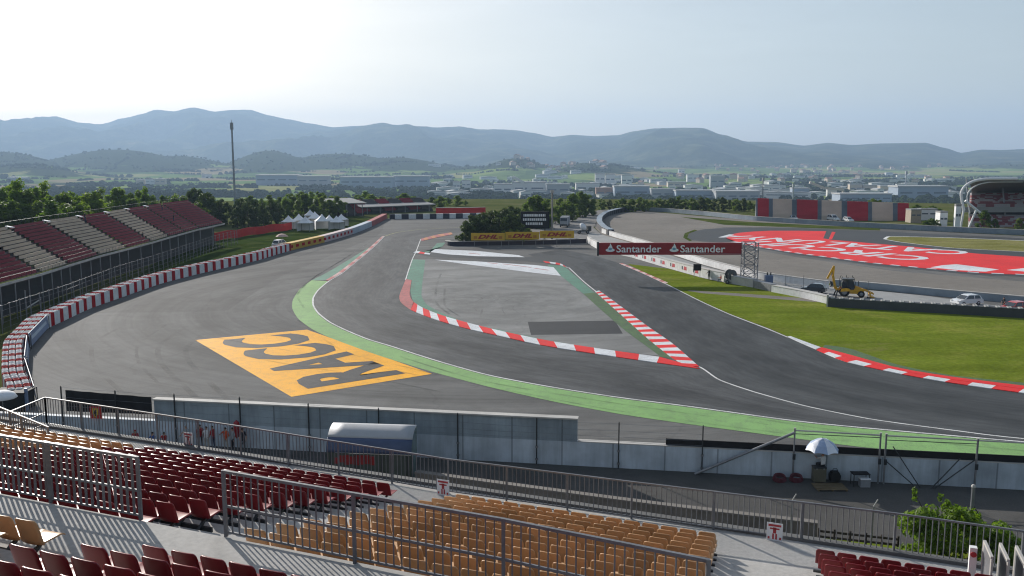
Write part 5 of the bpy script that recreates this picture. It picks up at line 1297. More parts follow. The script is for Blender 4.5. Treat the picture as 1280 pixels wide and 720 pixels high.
mb = MB(); mb.tube(LP(1.0, .35, 1.3), LP(1.0, .35, 2.0), .05, 6); mb.build('exhaust', M_dkst, o)
# gear by the tower
q = P(875, 350, 0) + Vector((0, 2.5, 0)); o = thing('black_screen', 'black boxy screen on legs behind the advert barrier', 'screen', q)
mb = MB(); mb.box(q + Vector((0, 0, 1.85)), (1.3, .4, 1.1)); mb.build('casing', M_black, o)
for x in (-.5, .5): MB().beam(q + Vector((x, 0, 0)), q + Vector((x, 0, 1.3)), .08, .08).build('leg', M_galv, o)
q = P(918, 357, 0) + Vector((0, 2.6, 0)); o = thing('cable_drum', 'large dark cable drum on a pale trailer beside the lattice tower', 'cable drum', q)
rot = Vector((0, 0, 1)).rotation_difference(Vector((.35, -.94, 0))).to_matrix()
mb = MB(); mb.lathe([(.25, -.5), (.85, -.5), (.85, -.42), (.5, -.42), (.5, .42), (.85, .42), (.85, .5), (.25, .5), (.25, -.5)], q + Vector((0, 0, 1.45)), 18, 0, rot); mb.build('drum', mat('drum_grey', (.12, .12, .12), .6), o)
mb = MB(); mb.box(q + Vector((0, .2, .45)), (2.6, 1.7, .3)); mb.box(q + Vector((-1.1, .2, .9)), (.25, 1.5, .9)); mb.build('trailer', M_conc2, o)
for s in (-1, 1): wheel(o, q + Vector((s * .7, -.75, .32)), .32, .2, (0, 1, 0))
person(P(890, 352, 0) + Vector((0, 2.4, 0)), .4, 'person in dark clothes behind the advert barrier near the black screen', C_dark, C_dark, M_hair, 'stand', 1.75, (.5, .2))
person(P(905, 355, 0) + Vector((0, 2.2, 0)), 1.2, 'person in an orange red shirt bending near the dark cable drum', C_redor, C_jean, M_hair, 'sit', 1.75, (.9, .7))
q = P(965, 361, 0) + Vector((0, 2, 0)); o = thing('blue_grey_cabinet', 'blue grey cabinet with two lamps on top behind the grey barrier', 'cabinet', q)
mb = MB(); mb.box(q + Vector((0, 0, .95)), (1.15, .9, 1.9)); mb.build('body', M_blue, o)
for x in (-.25, .3): mb = MB(); mb.tube(q + Vector((x, 0, 1.9)), q + Vector((x, 0, 2.35)), .1, 8); mb.build('lamp', M_dkst, o)
for px, py, lab in ((989, 369, 'thin pole standing between blue grey cabinet and dark car'), (1012, 368, 'thin pole right behind the dark car'.replace('right ', 'just ')), (1095, 377, 'thin pole behind the dark barrier past the digger')):
    q = P(px, py, 0) + Vector((0, 3, 0)); o = thing('thin_pole', lab, 'pole', q); MB().tube(q, q + Vector((0, 0, 2.6)), .04, 6).build('shaft', M_galv, o); MB().tube(q, q + Vector((0, 0, .25)), .12, 8).build('foot', M_dkst, o)
# yellow boards behind the dark island barrier
M_yb = mat('yellow_board', (.62, .37, .02), .55, ns=.7, amt=.12); M_rl = mat('red_board_lettering', (.34, .015, .02), .6)
for k, (x0, x1, yt, yb, lab) in enumerate(((588.8, 631, 291.3, 300.5, 'yellow board with red letters, at the conifer side of three'), (631.8, 674, 290, 299.3, 'yellow board with red letters, middle one of three below the black billboard'), (674.8, 717.5, 288.5, 297.5, 'yellow board with red letters, at the light pole side of three'))):
    Y = 206 + k * .3; a, b_ = D(x0, yt, Y), D(x1, yb, Y)
    o = thing('yellow_advert_board', lab, 'board', ((a.x + b_.x) / 2, Y, 0))
    mb = MB(); mb.box(((a.x + b_.x) / 2, Y, (a.z + b_.z) / 2), (b_.x - a.x, .18, a.z - b_.z)); mb.build('panel', M_yb, o)
    w_ = b_.x - a.x; h_ = a.z - b_.z
    mb = MB(); text_mesh(mb, 'DHL', (a.x + w_ * .2, Y - .1, b_.z + h_ * .22), (1, 0, 0), (0, 0, 1), w_ * .6, h_ * .56, bold=.05, shear=.35)
    for z in (.28, .4, .52): mb.box((a.x + w_ * .13, Y - .1, b_.z + h_ * z), (w_ * .1, .004, h_ * .06)); mb.box((a.x + w_ * .87, Y - .1, b_.z + h_ * z), (w_ * .1, .004, h_ * .06))
    mb.build('lettering', M_rl, o)
    for f_ in (.1, .5, .9): MB().beam((a.x + w_ * f_, Y + .15, 0), (a.x + w_ * f_, Y + .15, a.z - .2), .1, .1).build('support', M_galv, o)
# black billboard with three lines of white lettering too small to read
Y = 225; a, b_ = D(650.8, 264.5, Y), D(686.5, 285.5, Y)
o = thing('black_billboard', 'black billboard with three blurred white lines of lettering among the trees', 'billboard', ((a.x + b_.x) / 2, Y, 0))
w_, h_ = b_.x - a.x, a.z - b_.z
mb = MB(); mb.box(((a.x + b_.x) / 2, Y, (a.z + b_.z) / 2), (w_, .4, h_)); mb.build('panel', M_black, o)
mb = MB(); rng = random.Random(9)
for f0, f1, zz in ((.1, .87, .71), (.08, .86, .46), (.18, .76, .21)):
    x = f0
    while x < f1 - .02:
        cw = rng.choice((.045, .055, .06, .035)); z0 = zz; z1 = zz + .15
        mb.extr([(x * w_, z0 * h_), ((x + cw) * w_, z0 * h_), ((x + cw * .9) * w_, z1 * h_), (x * w_, z1 * h_)], (a.x, Y - .205, b_.z), (1, 0, 0), (0, 0, 1), (0, -.006, 0)); x += cw + .016
mb.build('white_lines', M_signw, o)
for f_ in (.15, .85): MB().beam((a.x + w_ * f_, Y, 0), (a.x + w_ * f_, Y, b_.z), .25, .25).build('leg', M_dkst, o)
q = D(690.3, 241, 222); o = thing('light_pole', 'pale concrete light pole beside the black billboard', 'pole', (q.x, 222, 0))
MB().tube((q.x, 222, 0), q, .3, 10, 0, .2).build('shaft', mat('pole_concrete', (.3, .29, .26), .8), o); mb = MB(); mb.box(q + Vector((0, -.2, .35)), (.9, .5, .7)); mb.build('lamp_head', M_conc2, o)
# trucks and a pale machine on the service road behind
def truck(loc, rz, label, m_):
    o = thing('truck', label, 'truck', loc, rz); F = Vector((math.cos(rz), math.sin(rz), 0)); Sd = Vector((-F.y, F.x, 0)); U = Vector((0, 0, 1))
    q = lambda a, s, z: loc + F * a + Sd * s + U * z
    mb = MB(); mb.extr([(1.2, .6), (1.2, 2.9), (2.6, 2.9), (3.05, 1.9), (3.1, .6)], q(0, -1.15, 0), F, U, Sd * 2.3); mb.build('cab', m_, o)
    mb = MB(); mb.box(q(-1.2, 0, 2.0), (4.6, 2.4, 2.3), rz); mb.build('box_body', mat('truck_grey', (.3, .32, .34), .5), o)
    mb = MB(); mb.extr([(2.66, 2.8), (3.08, 1.95), (3.1, 1.95), (2.7, 2.8)], q(0, -1.0, 0), F, U, Sd * 2.0); mb.build('windscreen', M_glass, o)
    mb = MB(); mb.box(q(3.12, 0, .75), (.15, 2.3, .45), rz); mb.build('bumper', M_dkst, o)
    for a in (2.2, -2.3):
        for s in (-1, 1): wheel(o, q(a, s * 1.0, .5), .5, .3, Sd)
truck(P(706, 283.5, 0), R(-100), 'grey box truck with pale cab parked by the trees near the light pole', mat('pale_cab', (.5, .5, .52), .4))
q = P(729, 292, 0); o = thing('cement_mixer', 'white drum mixer standing on the service road behind the yellow boards', 'mixer', q, .4)
rot = Vector((0, 0, 1)).rotation_difference(Vector((-.5, .2, .75)).normalized()).to_matrix()
mb = MB(); mb.lathe([(0, -1.0), (.55, -.85), (.85, -.15), (.7, .6), (.35, 1.2), (.3, 1.2), (.3, .9)], q + Vector((0, 0, 1.8)), 14, 0, rot); mb.build('drum', M_whitec, o, True)
mb = MB(); mb.box(q + Vector((0, 0, .8)), (3.6, 1.6, .35), .4); mb.box(q + Vector((1.5, .6, 1.4)), (1.0, 1.5, 1.3), .4); mb.build('chassis', M_dkst, o)
for a in (-1.2, 1.2):
    for s in (-1, 1): wheel(o, q + Vector((a, s * .8 + a * .4, .45)), .45, .25, (-.39, .92, 0))
mb = MB(); mb.sheet(G([(640, 300), (660, 288), (690, 278), (722, 268), (752, 262), (775, 262), (748, 272), (742, 284), (750, 292), (734, 302)], Z1)); struct(mb.build('service_lane', asphalt('pale_lane', (.26, .25, .24), patch=.25)))

# ------------------------------------------------------------------ the long uncovered stand beyond the tyre wall
FP = [(-70, 378), (-35, 367), (0, 357), (52, 343), (87, 332), (125, 320.5), (160, 311.5), (190, 303.5), (212, 297), (232, 291.5), (250, 286.5), (280, 280)]
ft = [P(x, y, 4.8) for x, y in FP]; ft = [Vector((q.x, q.y, 0)) for q in ft]
for i in range(1, len(ft) - 1): ft[i] = ft[i]
DP, RI, ZF = 8.3, 5.4, 4.8
nrm = []
for i in range(len(ft)):
    d = ft[min(i + 1, len(ft) - 1)] - ft[max(i - 1, 0)]; d.normalize(); nrm.append(Vector((-d.y, d.x, 0)))
bk_ = [f + n * DP for f, n in zip(ft, nrm)]
o = thing('open_grandstand', 'long uncovered grandstand in red and beige blocks on dark scaffolding', 'grandstand', ft[5])
M_sr = mat('red_stand_seats', (.3, .025, .045), .5, ns=.4, amt=.25); M_sb = mat('beige_stand_seats', (.72, .58, .44), .55, ns=.4, amt=.25); M_sc = mat('stand_step', (.13, .12, .12), .8, ns=.5); M_sd = mat('stand_dark', (.05, .052, .055), .8, ns=.5)
COLS = ['r', 'b', 'r', 'b', 'r', 'b', 'r', 'b', 'r', 'r', 'r']
COLS = ['b', 'b', 'r', 'b', 'r', 'b', 'r', 'b', 'r', 'r', 'r']
NR = 13
def bl(a, b_, u, v): return a * (1 - u) * 1.0 + b_ * u
for i in range(len(ft) - 1):
    c = COLS[i]; mb = MB(); st = MB(); ai = MB(); L_ = (ft[i + 1] - ft[i]).length; g0 = .55 / L_
    def pt(u, v): return (ft[i] * (1 - u) + ft[i + 1] * u) * (1 - v) + (bk_[i] * (1 - u) + bk_[i + 1] * u) * v
    for r in range(NR):
        v0, v1 = r / NR, (r + 1) / NR; z = ZF + RI * r / NR
        q = [pt(0, v0), pt(1, v0), pt(1, v1), pt(0, v1)]
        st.prism(q, z - .25, z)
        q = [pt(g0, v0 + .02 / 1), pt(1 - g0, v0 + .02), pt(1 - g0, v0 + .055), pt(g0, v0 + .055)]
        n_ = max(3, int(L_ / .55))
        for s_ in range(n_):
            u0 = lerp(g0, 1 - g0, (s_ + .06) / n_); u1 = lerp(g0, 1 - g0, (s_ + .94) / n_)
            va, vb, vc = v0 + .045 * 13 / NR, v0 + .056, v0 + .012
            A0, A1, B0, B1, C0, C1 = pt(u0, va), pt(u1, va), pt(u0, vb), pt(u1, vb), pt(u0, vc), pt(u1, vc); Zz = lambda w: Vector((0, 0, w))
            mb.add([C0 + Zz(z + .4), C1 + Zz(z + .4), A1 + Zz(z + .42), A0 + Zz(z + .42), A0 + Zz(z + .78), A1 + Zz(z + .78), B1 + Zz(z + .76), B0 + Zz(z + .76), B0 + Zz(z + .36), B1 + Zz(z + .36)], [(0, 1, 2, 3), (3, 2, 5, 4), (4, 5, 6, 7), (7, 6, 9, 8), (8, 9, 1, 0)], 0)
        ai.prism([pt(1 - g0, v0), pt(1, v0), pt(1, v1), pt(1 - g0, v1)], z + .003, z + .06)
    sb = mb.build('seat_rows', M_sr if c == 'r' else M_sb, o); sb['kind'] = 'stuff'; sb['label'] = ('dark red' if c == 'r' else 'beige') + ' seat rows'
    st.build('steps', M_sc, o); ai.build('aisle', M_sd, o)
mb = MB()
for i in range(len(ft) - 1):
    mb.beam(ft[i] + Vector((0, 0, ZF + .05)) - nrm[i] * .15, ft[i + 1] + Vector((0, 0, ZF + .05)) - nrm[i + 1] * .15, .14, .3)
mb.build('front_edge', M_conc2, o)
mb = MB(); rl = MB()
for i in range(len(ft) - 1):
    n_ = max(2, int((ft[i + 1] - ft[i]).length / 1.2))
    for k in range(n_ + 1):
        u = k / n_; b_ = (bk_[i] * (1 - u) + bk_[i + 1] * u) + Vector((0, 0, ZF + RI - .2)); f_ = (ft[i] * (1 - u) + ft[i + 1] * u) + Vector((0, 0, ZF))
        rl.beam(b_, b_ + Vector((0, 0, 1.2)), .05, .05); rl.beam(f_, f_ + Vector((0, 0, .9)), .03, .03)
    rl.beam(bk_[i] + Vector((0, 0, ZF + RI + 1)), bk_[i + 1] + Vector((0, 0, ZF + RI + 1)), .06, .06); rl.beam(ft[i] + Vector((0, 0, ZF + .9)), ft[i + 1] + Vector((0, 0, ZF + .9)), .03, .03)
    mb.beam(bk_[i] + Vector((0, 0, ZF + RI - .7)), bk_[i + 1] + Vector((0, 0, ZF + RI - .7)), .1, 1.2)
    m0, m1 = ft[i].lerp(bk_[i], .3), ft[i + 1].lerp(bk_[i + 1], .3)
    mb.beam(m0 + Vector((0, 0, 2.0)), m1 + Vector((0, 0, 2.0)), .08, 4.0)
mb.build('dark_cladding', M_sd, o); rl.build('handrail', M_dkst, o)
np_ = 0
for i in range(len(ft) - 1):
    n_ = 3 if i < 6 else 2
    for k in range(n_):
        u = k / n_; f_ = ft[i].lerp(ft[i + 1], u)
        mb = MB(); mb.tube(f_, f_ + Vector((0, 0, ZF - .1)), .09, 6); mb.build('column', M_galv, o)
lamps = MB()
# spectators and stewards scattered on that stand
for k, (i, u, v, lab, cs) in enumerate(((6, .05, .86, 'tiny person in dark clothes standing at the top of the open stand', C_dark), (9, .6, .8, 'tiny person in dark clothes high on the last red block', C_dark), (6, .9, .14, 'tiny person in dark clothes low on the open stand near a beige block', C_dark), (9, .3, .4, 'tiny person in dark clothes halfway up a red block', C_dark), (2, .9, .93, 'tiny person in a blue and white top at the stand corner', C_blue))):
    q = (ft[i] * (1 - u) + ft[i + 1] * u) * (1 - v) + (bk_[i] * (1 - u) + bk_[i + 1] * u) * v; r = int(v * NR)
    person(Vector((q.x, q.y, ZF + RI * r / NR)), -1.4, lab, cs, C_jean, M_hair, 'stand', 1.8, (.2, .2))
# white caps closing the aisles at the top edge
for i, lab in ((3, 'white cover board topping the aisle after the first beige block'), (4, 'white cover board topping the second aisle of the open stand'), (5, 'white cover board topping the third aisle of the open stand'), (6, 'white cover board topping the fourth aisle of the open stand'), (7, 'white cover board topping the fifth aisle of the open stand'), (8, 'white cover board topping the sixth aisle of the open stand'), (9, 'white cover board topping the aisle before the last red block')):
    q = bk_[i] + Vector((0, 0, ZF + RI)); d = (ft[i] - bk_[i]).normalized()
    mb = MB(); mb.beam(q + Vector((0, 0, .42)), q + d * 1.0 + Vector((0, 0, .2)), .8, .08); mb.beam(q, q + Vector((0, 0, .4)), .3, .08); tag(mb.build('cover_board', M_whitec), lab, 'board')
# mesh fence in front of it
fp = [q - n * 3.0 for q, n in zip(ft, nrm)][1:]
o = thing('catch_fence', 'tall wire catch fence with grey posts before the open stand', 'fence', fp[3])
pl = resample(fp, 46); w_ = MB()
for a, b_ in zip(pl, pl[1:]):
    for z in (.6, 1.3, 2.0, 2.7, 3.3): w_.beam(a + Vector((0, 0, z)), b_ + Vector((0, 0, z)), .02, .02)
w_.build('wires', M_galv, o)
for q in pl: MB().tube(q, q + Vector((0, 0, 3.4)), .06, 6).build('post', M_galv, o)
q = P(34, 401, 0); o = thing('signal_frame', 'grey goalpost frame standing behind the tyre wall near the stand', 'frame', q)
z1_ = z_on(34, 363, q); q2 = P(52, 392, 0)
MB().tube(q, q + Vector((0, 0, z1_)), .09, 8).build('upright', M_galv, o); MB().tube(q2, q2 + Vector((0, 0, 2.2)), .09, 8).build('upright', M_galv, o); MB().beam(q + Vector((0, 0, 1.6)), q2 + Vector((0, 0, 1.9)), .12, .12).build('crossbar', M_conc2, o)
# grass bank and red cloth fence, tents
mb = MB(); mb.sheet(G([(150, 364), (200, 350), (250, 338), (320, 322.5), (365, 309), (407, 299), (441, 288), (470, 276), (440, 268), (300, 285), (230, 300)], .02)); struct(mb.build('bank_grass', grassmat('bank_grass', (.03, .05, .012), (.055, .085, .02), (.09, .1, .035), .2)))
rp = resample(G([(238, 305), (280, 300), (320, 293.5), (365, 287.5)], 0), 30); g = []
for i, q in enumerate(rp): g.append([q + Vector((.12 * math.sin(i * 1.3), 0, z + .12 * math.sin(i * .9))) for z in (.1, 1.1, 2.2)])
o = thing('red_cloth_fence', 'red cloth stretched on a fence along the grass bank beyond the stand', 'fence', rp[10])
MB().shell(g, .04).build('cloth', M_redcloth, o)
for q in rp[::5]: MB().tube(q, q + Vector((0, 0, 2.4)), .05, 6).build('post', M_dkst, o)
for px, lab in ((240, 'red padded bundle at the end of the red cloth fence'), (248, 'second red padded bundle beside the red cloth fence')):
    q = P(px, 304, 0); o = thing('red_bundle', lab, 'bundle', q); MB().lathe([(0, 2.3), (.5, 2.2), (.75, 1.6), (.7, .4), (.4, 0)], q, 10).build('padding', M_redcloth, o, True); MB().tube(q, q + Vector((0, 0, 2.6)), .06, 6).build('pole', M_dkst, o)
proto = None
TENT = [(361, 287, 3.4), (374, 285, 3.4), (382, 289, 3.6), (394, 283, 3.6), (403, 287, 3.8), (412, 284, 3.8), (421, 287, 3.8), (388, 278, 3.4), (427, 283, 3.4)]
for k, (px, py, w) in enumerate(TENT):
    q = P(px, py, 0)
    if proto is None:
        o = thing('white_tent', 'white peaked marquee tent in the cluster on the bank', 'tent', (0, 0, 0), 0, 'white tents on the bank'); o.location = q; proto = o
        WM[o.name] = Matrix.Identity(4)
        mb = MB(); h = 1.85; vs = [(-h, -h, 2.3), (h, -h, 2.3), (h, h, 2.3), (-h, h, 2.3)]
        for f_, z in ((.55, 2.9), (.2, 3.6)): vs += [(-h * f_, -h * f_, z), (h * f_, -h * f_, z), (h * f_, h * f_, z), (-h * f_, h * f_, z)]
        vs.append((0, 0, 4.2)); fs = []
        for l in (0, 4): fs += [(l + i, l + (i + 1) % 4, l + 4 + (i + 1) % 4, l + 4 + i) for i in range(4)]
        fs += [(8 + i, 8 + (i + 1) % 4, 12) for i in range(4)]
        mb.add(vs, fs); mb.build('canopy', M_whitec, o)
        mb = MB(); mb.box((0, h - .03, 1.2), (2 * h, .04, 2.2)); mb.box((-h + .03, 0, 1.2), (.04, 2 * h - .2, 2.2)); mb.build('side_wall', M_whitec, o)
        for x in (-1, 1):
            for y in (-1, 1): MB().tube((x * (h - .1), y * (h - .1), 0), (x * (h - .1), y * (h - .1), 2.3), .05, 6).build('pole', M_galv, o)
    else: copy_tree(proto, q, random.uniform(-.3, .3), scale=random.uniform(.9, 1.1))
for px, py, lab, m_ in ((352, 312, 'small white van on the bank behind the yellow covers', M_cwhite),):
    car(P(px, py, 0) + Vector((-1.5, 5, 0)), R(70), m_, lab, 'van', 4.4, 1.8, 1.9)
q = P(370, 306.5, 0) + Vector((-3.5, 1, 0)); o = thing('pink_parasol', 'small pale pink parasol on the bank behind the yellow covers', 'parasol', q)
MB().lathe([(0, 2.7), (.8, 2.5), (1.5, 2.0), (1.45, 1.98)], q, 12).build('canopy', mat('pink_cloth', (.62, .42, .36), .8), o); MB().tube(q, q + Vector((0, 0, 2.6)), .04, 6).build('pole', M_galv, o)
q = D(289.5, 156, 290); o = thing('floodlight_mast', 'very tall slim grey mast rising above the trees', 'mast', (q.x, 290, 0))
MB().tube((q.x, 290, 0), q, .4, 10, 0, .28).build('shaft', mat('hazed_mast_steel', (.36, .4, .45), .5, .1), o)  # steel colour paled towards blue grey to suggest haze
mb = MB(); mb.box(q + Vector((0, 0, -.4)), (.9, .6, 2.2)); mb.tube(q + Vector((0, 0, .7)), q + Vector((0, 0, 1.6)), .08, 6); mb.build('lamp_head', MATS['hazed_mast_steel'], o)

# ------------------------------------------------------------------ covered stands beyond the far corner
def roofed(px0, px1, ytop, ybot, Y0, Y1, label, roofm, seatm):
    a, b_ = D(px0, ybot, Y0), D(px1, ybot, Y1); a.z = b_.z = 0
    ht = D((px0 + px1) / 2, ytop, (Y0 + Y1) / 2).z; d = (b_ - a); L_ = d.length; d.normalize(); n = Vector((-d.y, d.x, 0))
    o = thing('covered_stand', label, 'grandstand', a)
    mb = MB()
    for r in range(8): mb.prism([a + n * (2 + r), b_ + n * (2 + r), b_ + n * (3 + r), a + n * (3 + r)], -.02, .8 + r * .5)
    mb.build('steps', M_sd, o)
    for k in range(6):
        mb = MB(); f0, f1 = k / 6 + .01, (k + 1) / 6 - .01
        for r in range(8):
            p0, p1 = a.lerp(b_, f0) + n * (2.3 + r), a.lerp(b_, f1) + n * (2.3 + r); z = .8 + r * .5
            mb.beam(p0 + Vector((0, 0, z + .4)), p1 + Vector((0, 0, z + .4)), .35, .7)
        mb.build('seat_rows', seatm[k % len(seatm)], o)['kind'] = 'stuff'
    mb = MB(); mb.prism([a + n * 10.2, b_ + n * 10.2, b_ + n * 10.5, a + n * 10.5], -.02, ht - .5); mb.build('back_wall', M_sd, o)
    mb = MB(); q = [a + n * 0, b_ + n * 0, b_ + n * 12, a + n * 12]
    mb.add([q[0] + Vector((0, 0, ht - .9)), q[1] + Vector((0, 0, ht - .9)), q[2] + Vector((0, 0, ht + .4)), q[3] + Vector((0, 0, ht + .4))] + [q[0] + Vector((0, 0, ht - 1.2)), q[1] + Vector((0, 0, ht - 1.2)), q[2] + Vector((0, 0, ht + .1)), q[3] + Vector((0, 0, ht + .1))], [(0, 1, 2, 3), (7, 6, 5, 4), (0, 4, 5, 1), (1, 5, 6, 2), (2, 6, 7, 3), (3, 7, 4, 0)]); mb.build('roof', roofm, o)
    for k in range(6): q = a.lerp(b_, (k + .5) / 6) + n * .6; MB().tube(q, q + Vector((0, 0, ht - 1.2)), .15, 6).build('column', M_galv, o)
M_rg = mat('pale_grey_roof', (.3, .3, .29), .5, ns=.15, amt=.25)
roofed(400, 459, 251, 274, 310, 322, 'grey roofed stand beside the white tents', M_rg, [M_sd, M_sc, M_sr])
roofed(452, 545, 254, 271, 330, 352, 'long pale roofed stand with red seats behind the far barrier', M_rg, [M_sr, M_sc])
# striped seating bank on the far side
Y = 300
o = thing('striped_seating_bank', 'far uncovered seating bank with wide red, beige and grey panels', 'grandstand', D(1040, 275, Y))
SEG = [(945, 947, 'g'), (947, 961, 'r'), (961, 966, 'g'), (966, 990, 'b'), (990, 996, 'g'), (996, 1022, 'r'), (1022, 1027, 'g'), (1027, 1052, 'b'), (1052, 1059, 'g'), (1059, 1085, 'r'), (1085, 1090, 'g'), (1090, 1116, 'b'), (1116, 1122, 'g'), (1122, 1136, 'r')]
M_stg = mat('grey_stair', (.17, .2, .24), .7, ns=.3)
for x0, x1, c in SEG:
    def ed(x, t): 
        yb = lerp(267, 275.5, (x - 945) / 190); yt = lerp(247.5, 254, (x - 945) / 190); Yy = 296 + 6 * t
        a = D(x, yb, 296); b_ = D(x, yt, 303.5); return a.lerp(b_, t)
    mb = MB(); n_ = 14
    for r in range(n_):
        a, b_ = ed(x0, r / n_), ed(x1, r / n_); c_, d_ = ed(x1, (r + 1) / n_), ed(x0, (r + 1) / n_)
        zl = a.z; zr = b_.z
        mb.add([a, b_, Vector((b_.x, b_.y, c_.z)), Vector((a.x, a.y, d_.z)), c_, d_], [(0, 1, 2, 3), (3, 2, 4, 5)])
    a, b_, c_, d_ = ed(x0, 0), ed(x1, 0), ed(x1, 1), ed(x0, 1)
    lo = [Vector((q.x, q.y, -.1)) for q in (a, b_, c_, d_)]
    mb.add([a, b_, lo[1], lo[0], d_, c_, lo[2], lo[3]], [(0, 3, 2, 1), (4, 5, 6, 7), (0, 4, 7, 3), (1, 2, 6, 5)])
    mb.build({'r': 'red_seat_panel', 'b': 'beige_seat_panel', 'g': 'stair_panel'}[c], {'r': mat('far_red_seats', (.5, .025, .045), .6, ns=.3, amt=.2), 'b': mat('far_beige_seats', (.66, .52, .43), .6, ns=.3, amt=.2), 'g': M_stg}[c], o)
# big covered stand at the edge
Y = 268; x0 = D(1192, 250, Y).x; x1 = x0 + 75
o = thing('main_grandstand', 'big roofed grandstand with curved white roof end and chequered seats', 'grandstand', (x0, Y, 0))
def mz(py): return D(1230, py, Y).z
zt, z1_, z2_ = mz(224), mz(252), mz(271)
rfp = [(-.2, zt - .6), (-.2, zt), (24, zt - 4.6), (24, zt - 5.2)]
mb = MB(); mb.extr(rfp, (x0 + 2.5, Y - 4, 0), (0, 1, 0), (0, 0, 1), (x1 - x0, 0, 0)); mb.v = [(v[0] + (v[1] - Y + 4) * .55 * (v[0] < x0 + 10), v[1], v[2]) for v in mb.v]; mb.build('roof', mat('roof_grey', (.25, .25, .26), .6, ns=.1), o)
mb = MB(); cv = [(x0 + 2.2 + 8 * (1 - math.cos(t)) * .0, 0, 0) for t in (0,)]
arc = [(x0 + 1.0, Y - 4.6, mz(262)), (x0 + .2, Y - 4.6, mz(250)), (x0 - .2, Y - 4.6, mz(240)), (x0 + .8, Y - 4.6, mz(232)), (x0 + 3.2, Y - 4.6, mz(226)), (x0 + 7, Y - 4.6, mz(223.3)), (x0 + 16, Y - 4.6, mz(223))]
mb.path([Vector(q) for q in resample(arc, 24)], .42, 8); mb.path([Vector((q_[0] + 2.2, q_[1] + .8, q_[2] - .9)) for q_ in resample(arc, 24)], .2, 6); mb.tube((x0 + 1.2, Y - 4.6, mz(250)), (x0 + 6.2, Y - 4.6, mz(266)), .38, 8); mb.tube((x0 + 4.6, Y - 4.6, mz(262)), (x0 + 2.8, Y - 4.6, 0), .32, 8); mb.tube((x0 + .9, Y - 4.6, mz(262)), (x0 + .4, Y - 4.6, 0), .32, 8)
mb.build('white_truss', M_whitec, o)
mb = MB(); mb.box(((x0 + x1) / 2 + 9, Y + 19, zt / 2 - 2.2), (x1 - x0 - 12, .6, zt - 4.4)); mb.build('back_wall', M_sd, o)
M_chk = {0: mat('chequer_red', (.22, .05, .06), .6), 1: mat('chequer_grey', (.36, .33, .34), .6)}
rng = random.Random(2)
for nm, za, zb, dep, yo in (('upper_tier', mz(256), mz(242), 10, 5), ('lower_tier', mz(287), mz(268), 11, -4)):
    mb = MB(); nr = 10
    for r in range(nr):
        xx = x0 + 3.5 + (yo + 4 + dep * r / nr) * .5
        y_ = Y + yo + dep * r / nr; z = za + (zb - za) * r / nr
        while xx < x1 + 2:
            w = rng.uniform(.8, 1.9); mb.box((xx + w / 2, y_ + dep / nr / 2, (z + za - 1) / 2), (w - .02, dep / nr, z - za + 1.0), 0, rng.choice((0, 0, 1, 1)) if (r // 2) % 2 == 0 else int(rng.random() > .6)); xx += w
    mb.build(nm, [M_chk[0], M_chk[1]], o)
mb = MB(); mb.box(((x0 + x1) / 2 + 3, Y + 4.2, mz(263)), (x1 - x0, .5, 1.6)); mb.build('fascia', M_rg, o)
mb = MB(); mb.box(((x0 + x1) / 2 + 9, Y + 15.6, mz(235.5)), (x1 - x0 - 12, .4, 3.6))
mb.build('glass_boxes', M_glass, o)
for k in range(7): MB().tube((x0 + 8 + 11 * k, Y + 4.6, 0), (x0 + 8 + 11 * k, Y + 9, zt), .25, 8).build('column', M_galv, o)
# odds and ends in front of that side
def block(name, label, cat, px0, px1, yt, yb, Y, m_, roof_m=None, zb=None, dep=4):
    a, b_ = D(px0, yb, Y), D(px1, yt, Y); z0 = a.z if zb is None else zb
    o = thing(name, label, cat, ((a.x + b_.x) / 2, Y, z0)); w = b_.x - a.x; h = b_.z - z0
    mb = MB(); mb.box(((a.x + b_.x) / 2, Y + dep / 2, z0 + h / 2), (w, dep, h)); mb.build('walls', m_, o)
    mb = MB(); mb.box(((a.x + b_.x) / 2, Y + dep / 2, z0 + h + h * .05), (w * 1.03, dep * 1.03, h * .1)); mb.build('roof', roof_m or M_rg, o)
    nwin = max(2, int(w / max(2.5, h * .9)))
    for k in range(min(nwin, 6)):
        mb = MB(); mb.box((a.x + w * (k + .5) / min(nwin, 6), Y - .04, z0 + h * .62), (w / min(nwin, 6) * .72, .1, h * .11)); mb.build('window', mat('hazy_window', (.12, .15, .19), .4), o)
    return o
block('site_cabin', 'cream site cabin with flat roof between seating bank and big stand', 'cabin', 1138, 1152, 263, 281, 285, mat('cream_cabin', (.42, .36, .28), .7), zb=0)
block('site_cabin', 'white long cabin roof behind the shrubs near the big stand', 'cabin', 1150, 1172, 262, 283, 297, M_whitec, zb=0)
block('ticket_booth', 'white booth tilted beside the curved truss of the big stand', 'booth', 1174, 1185, 266, 288, 262, M_whitec, zb=0, dep=3)
block('white_hoarding', 'white hoarding box with pale red mark below the curved truss', 'hoarding', 1194, 1202, 258, 275, 258, M_whitec, zb=0, dep=1)
car(P(964, 275, 0), R(-80), M_cwhite, 'white van parked below the first beige panel of the seating bank', 'van', 4.8, 1.9, 1.9)
car(P(990, 275.6, 0), R(-80), M_cwhite, 'white van parked below the red panel of the seating bank', 'van', 4.8, 1.9, 1.9)
car(P(1041, 276.2, 0), R(-80), M_cwhite, 'white van parked below the second beige panel of the seating bank', 'van', 5.2, 2, 2.1)
car(P(1060, 277.2, 0), R(-80), M_cwhite, 'small white car below the second red panel of the seating bank', 'car', 4.2, 1.8, 1.6)

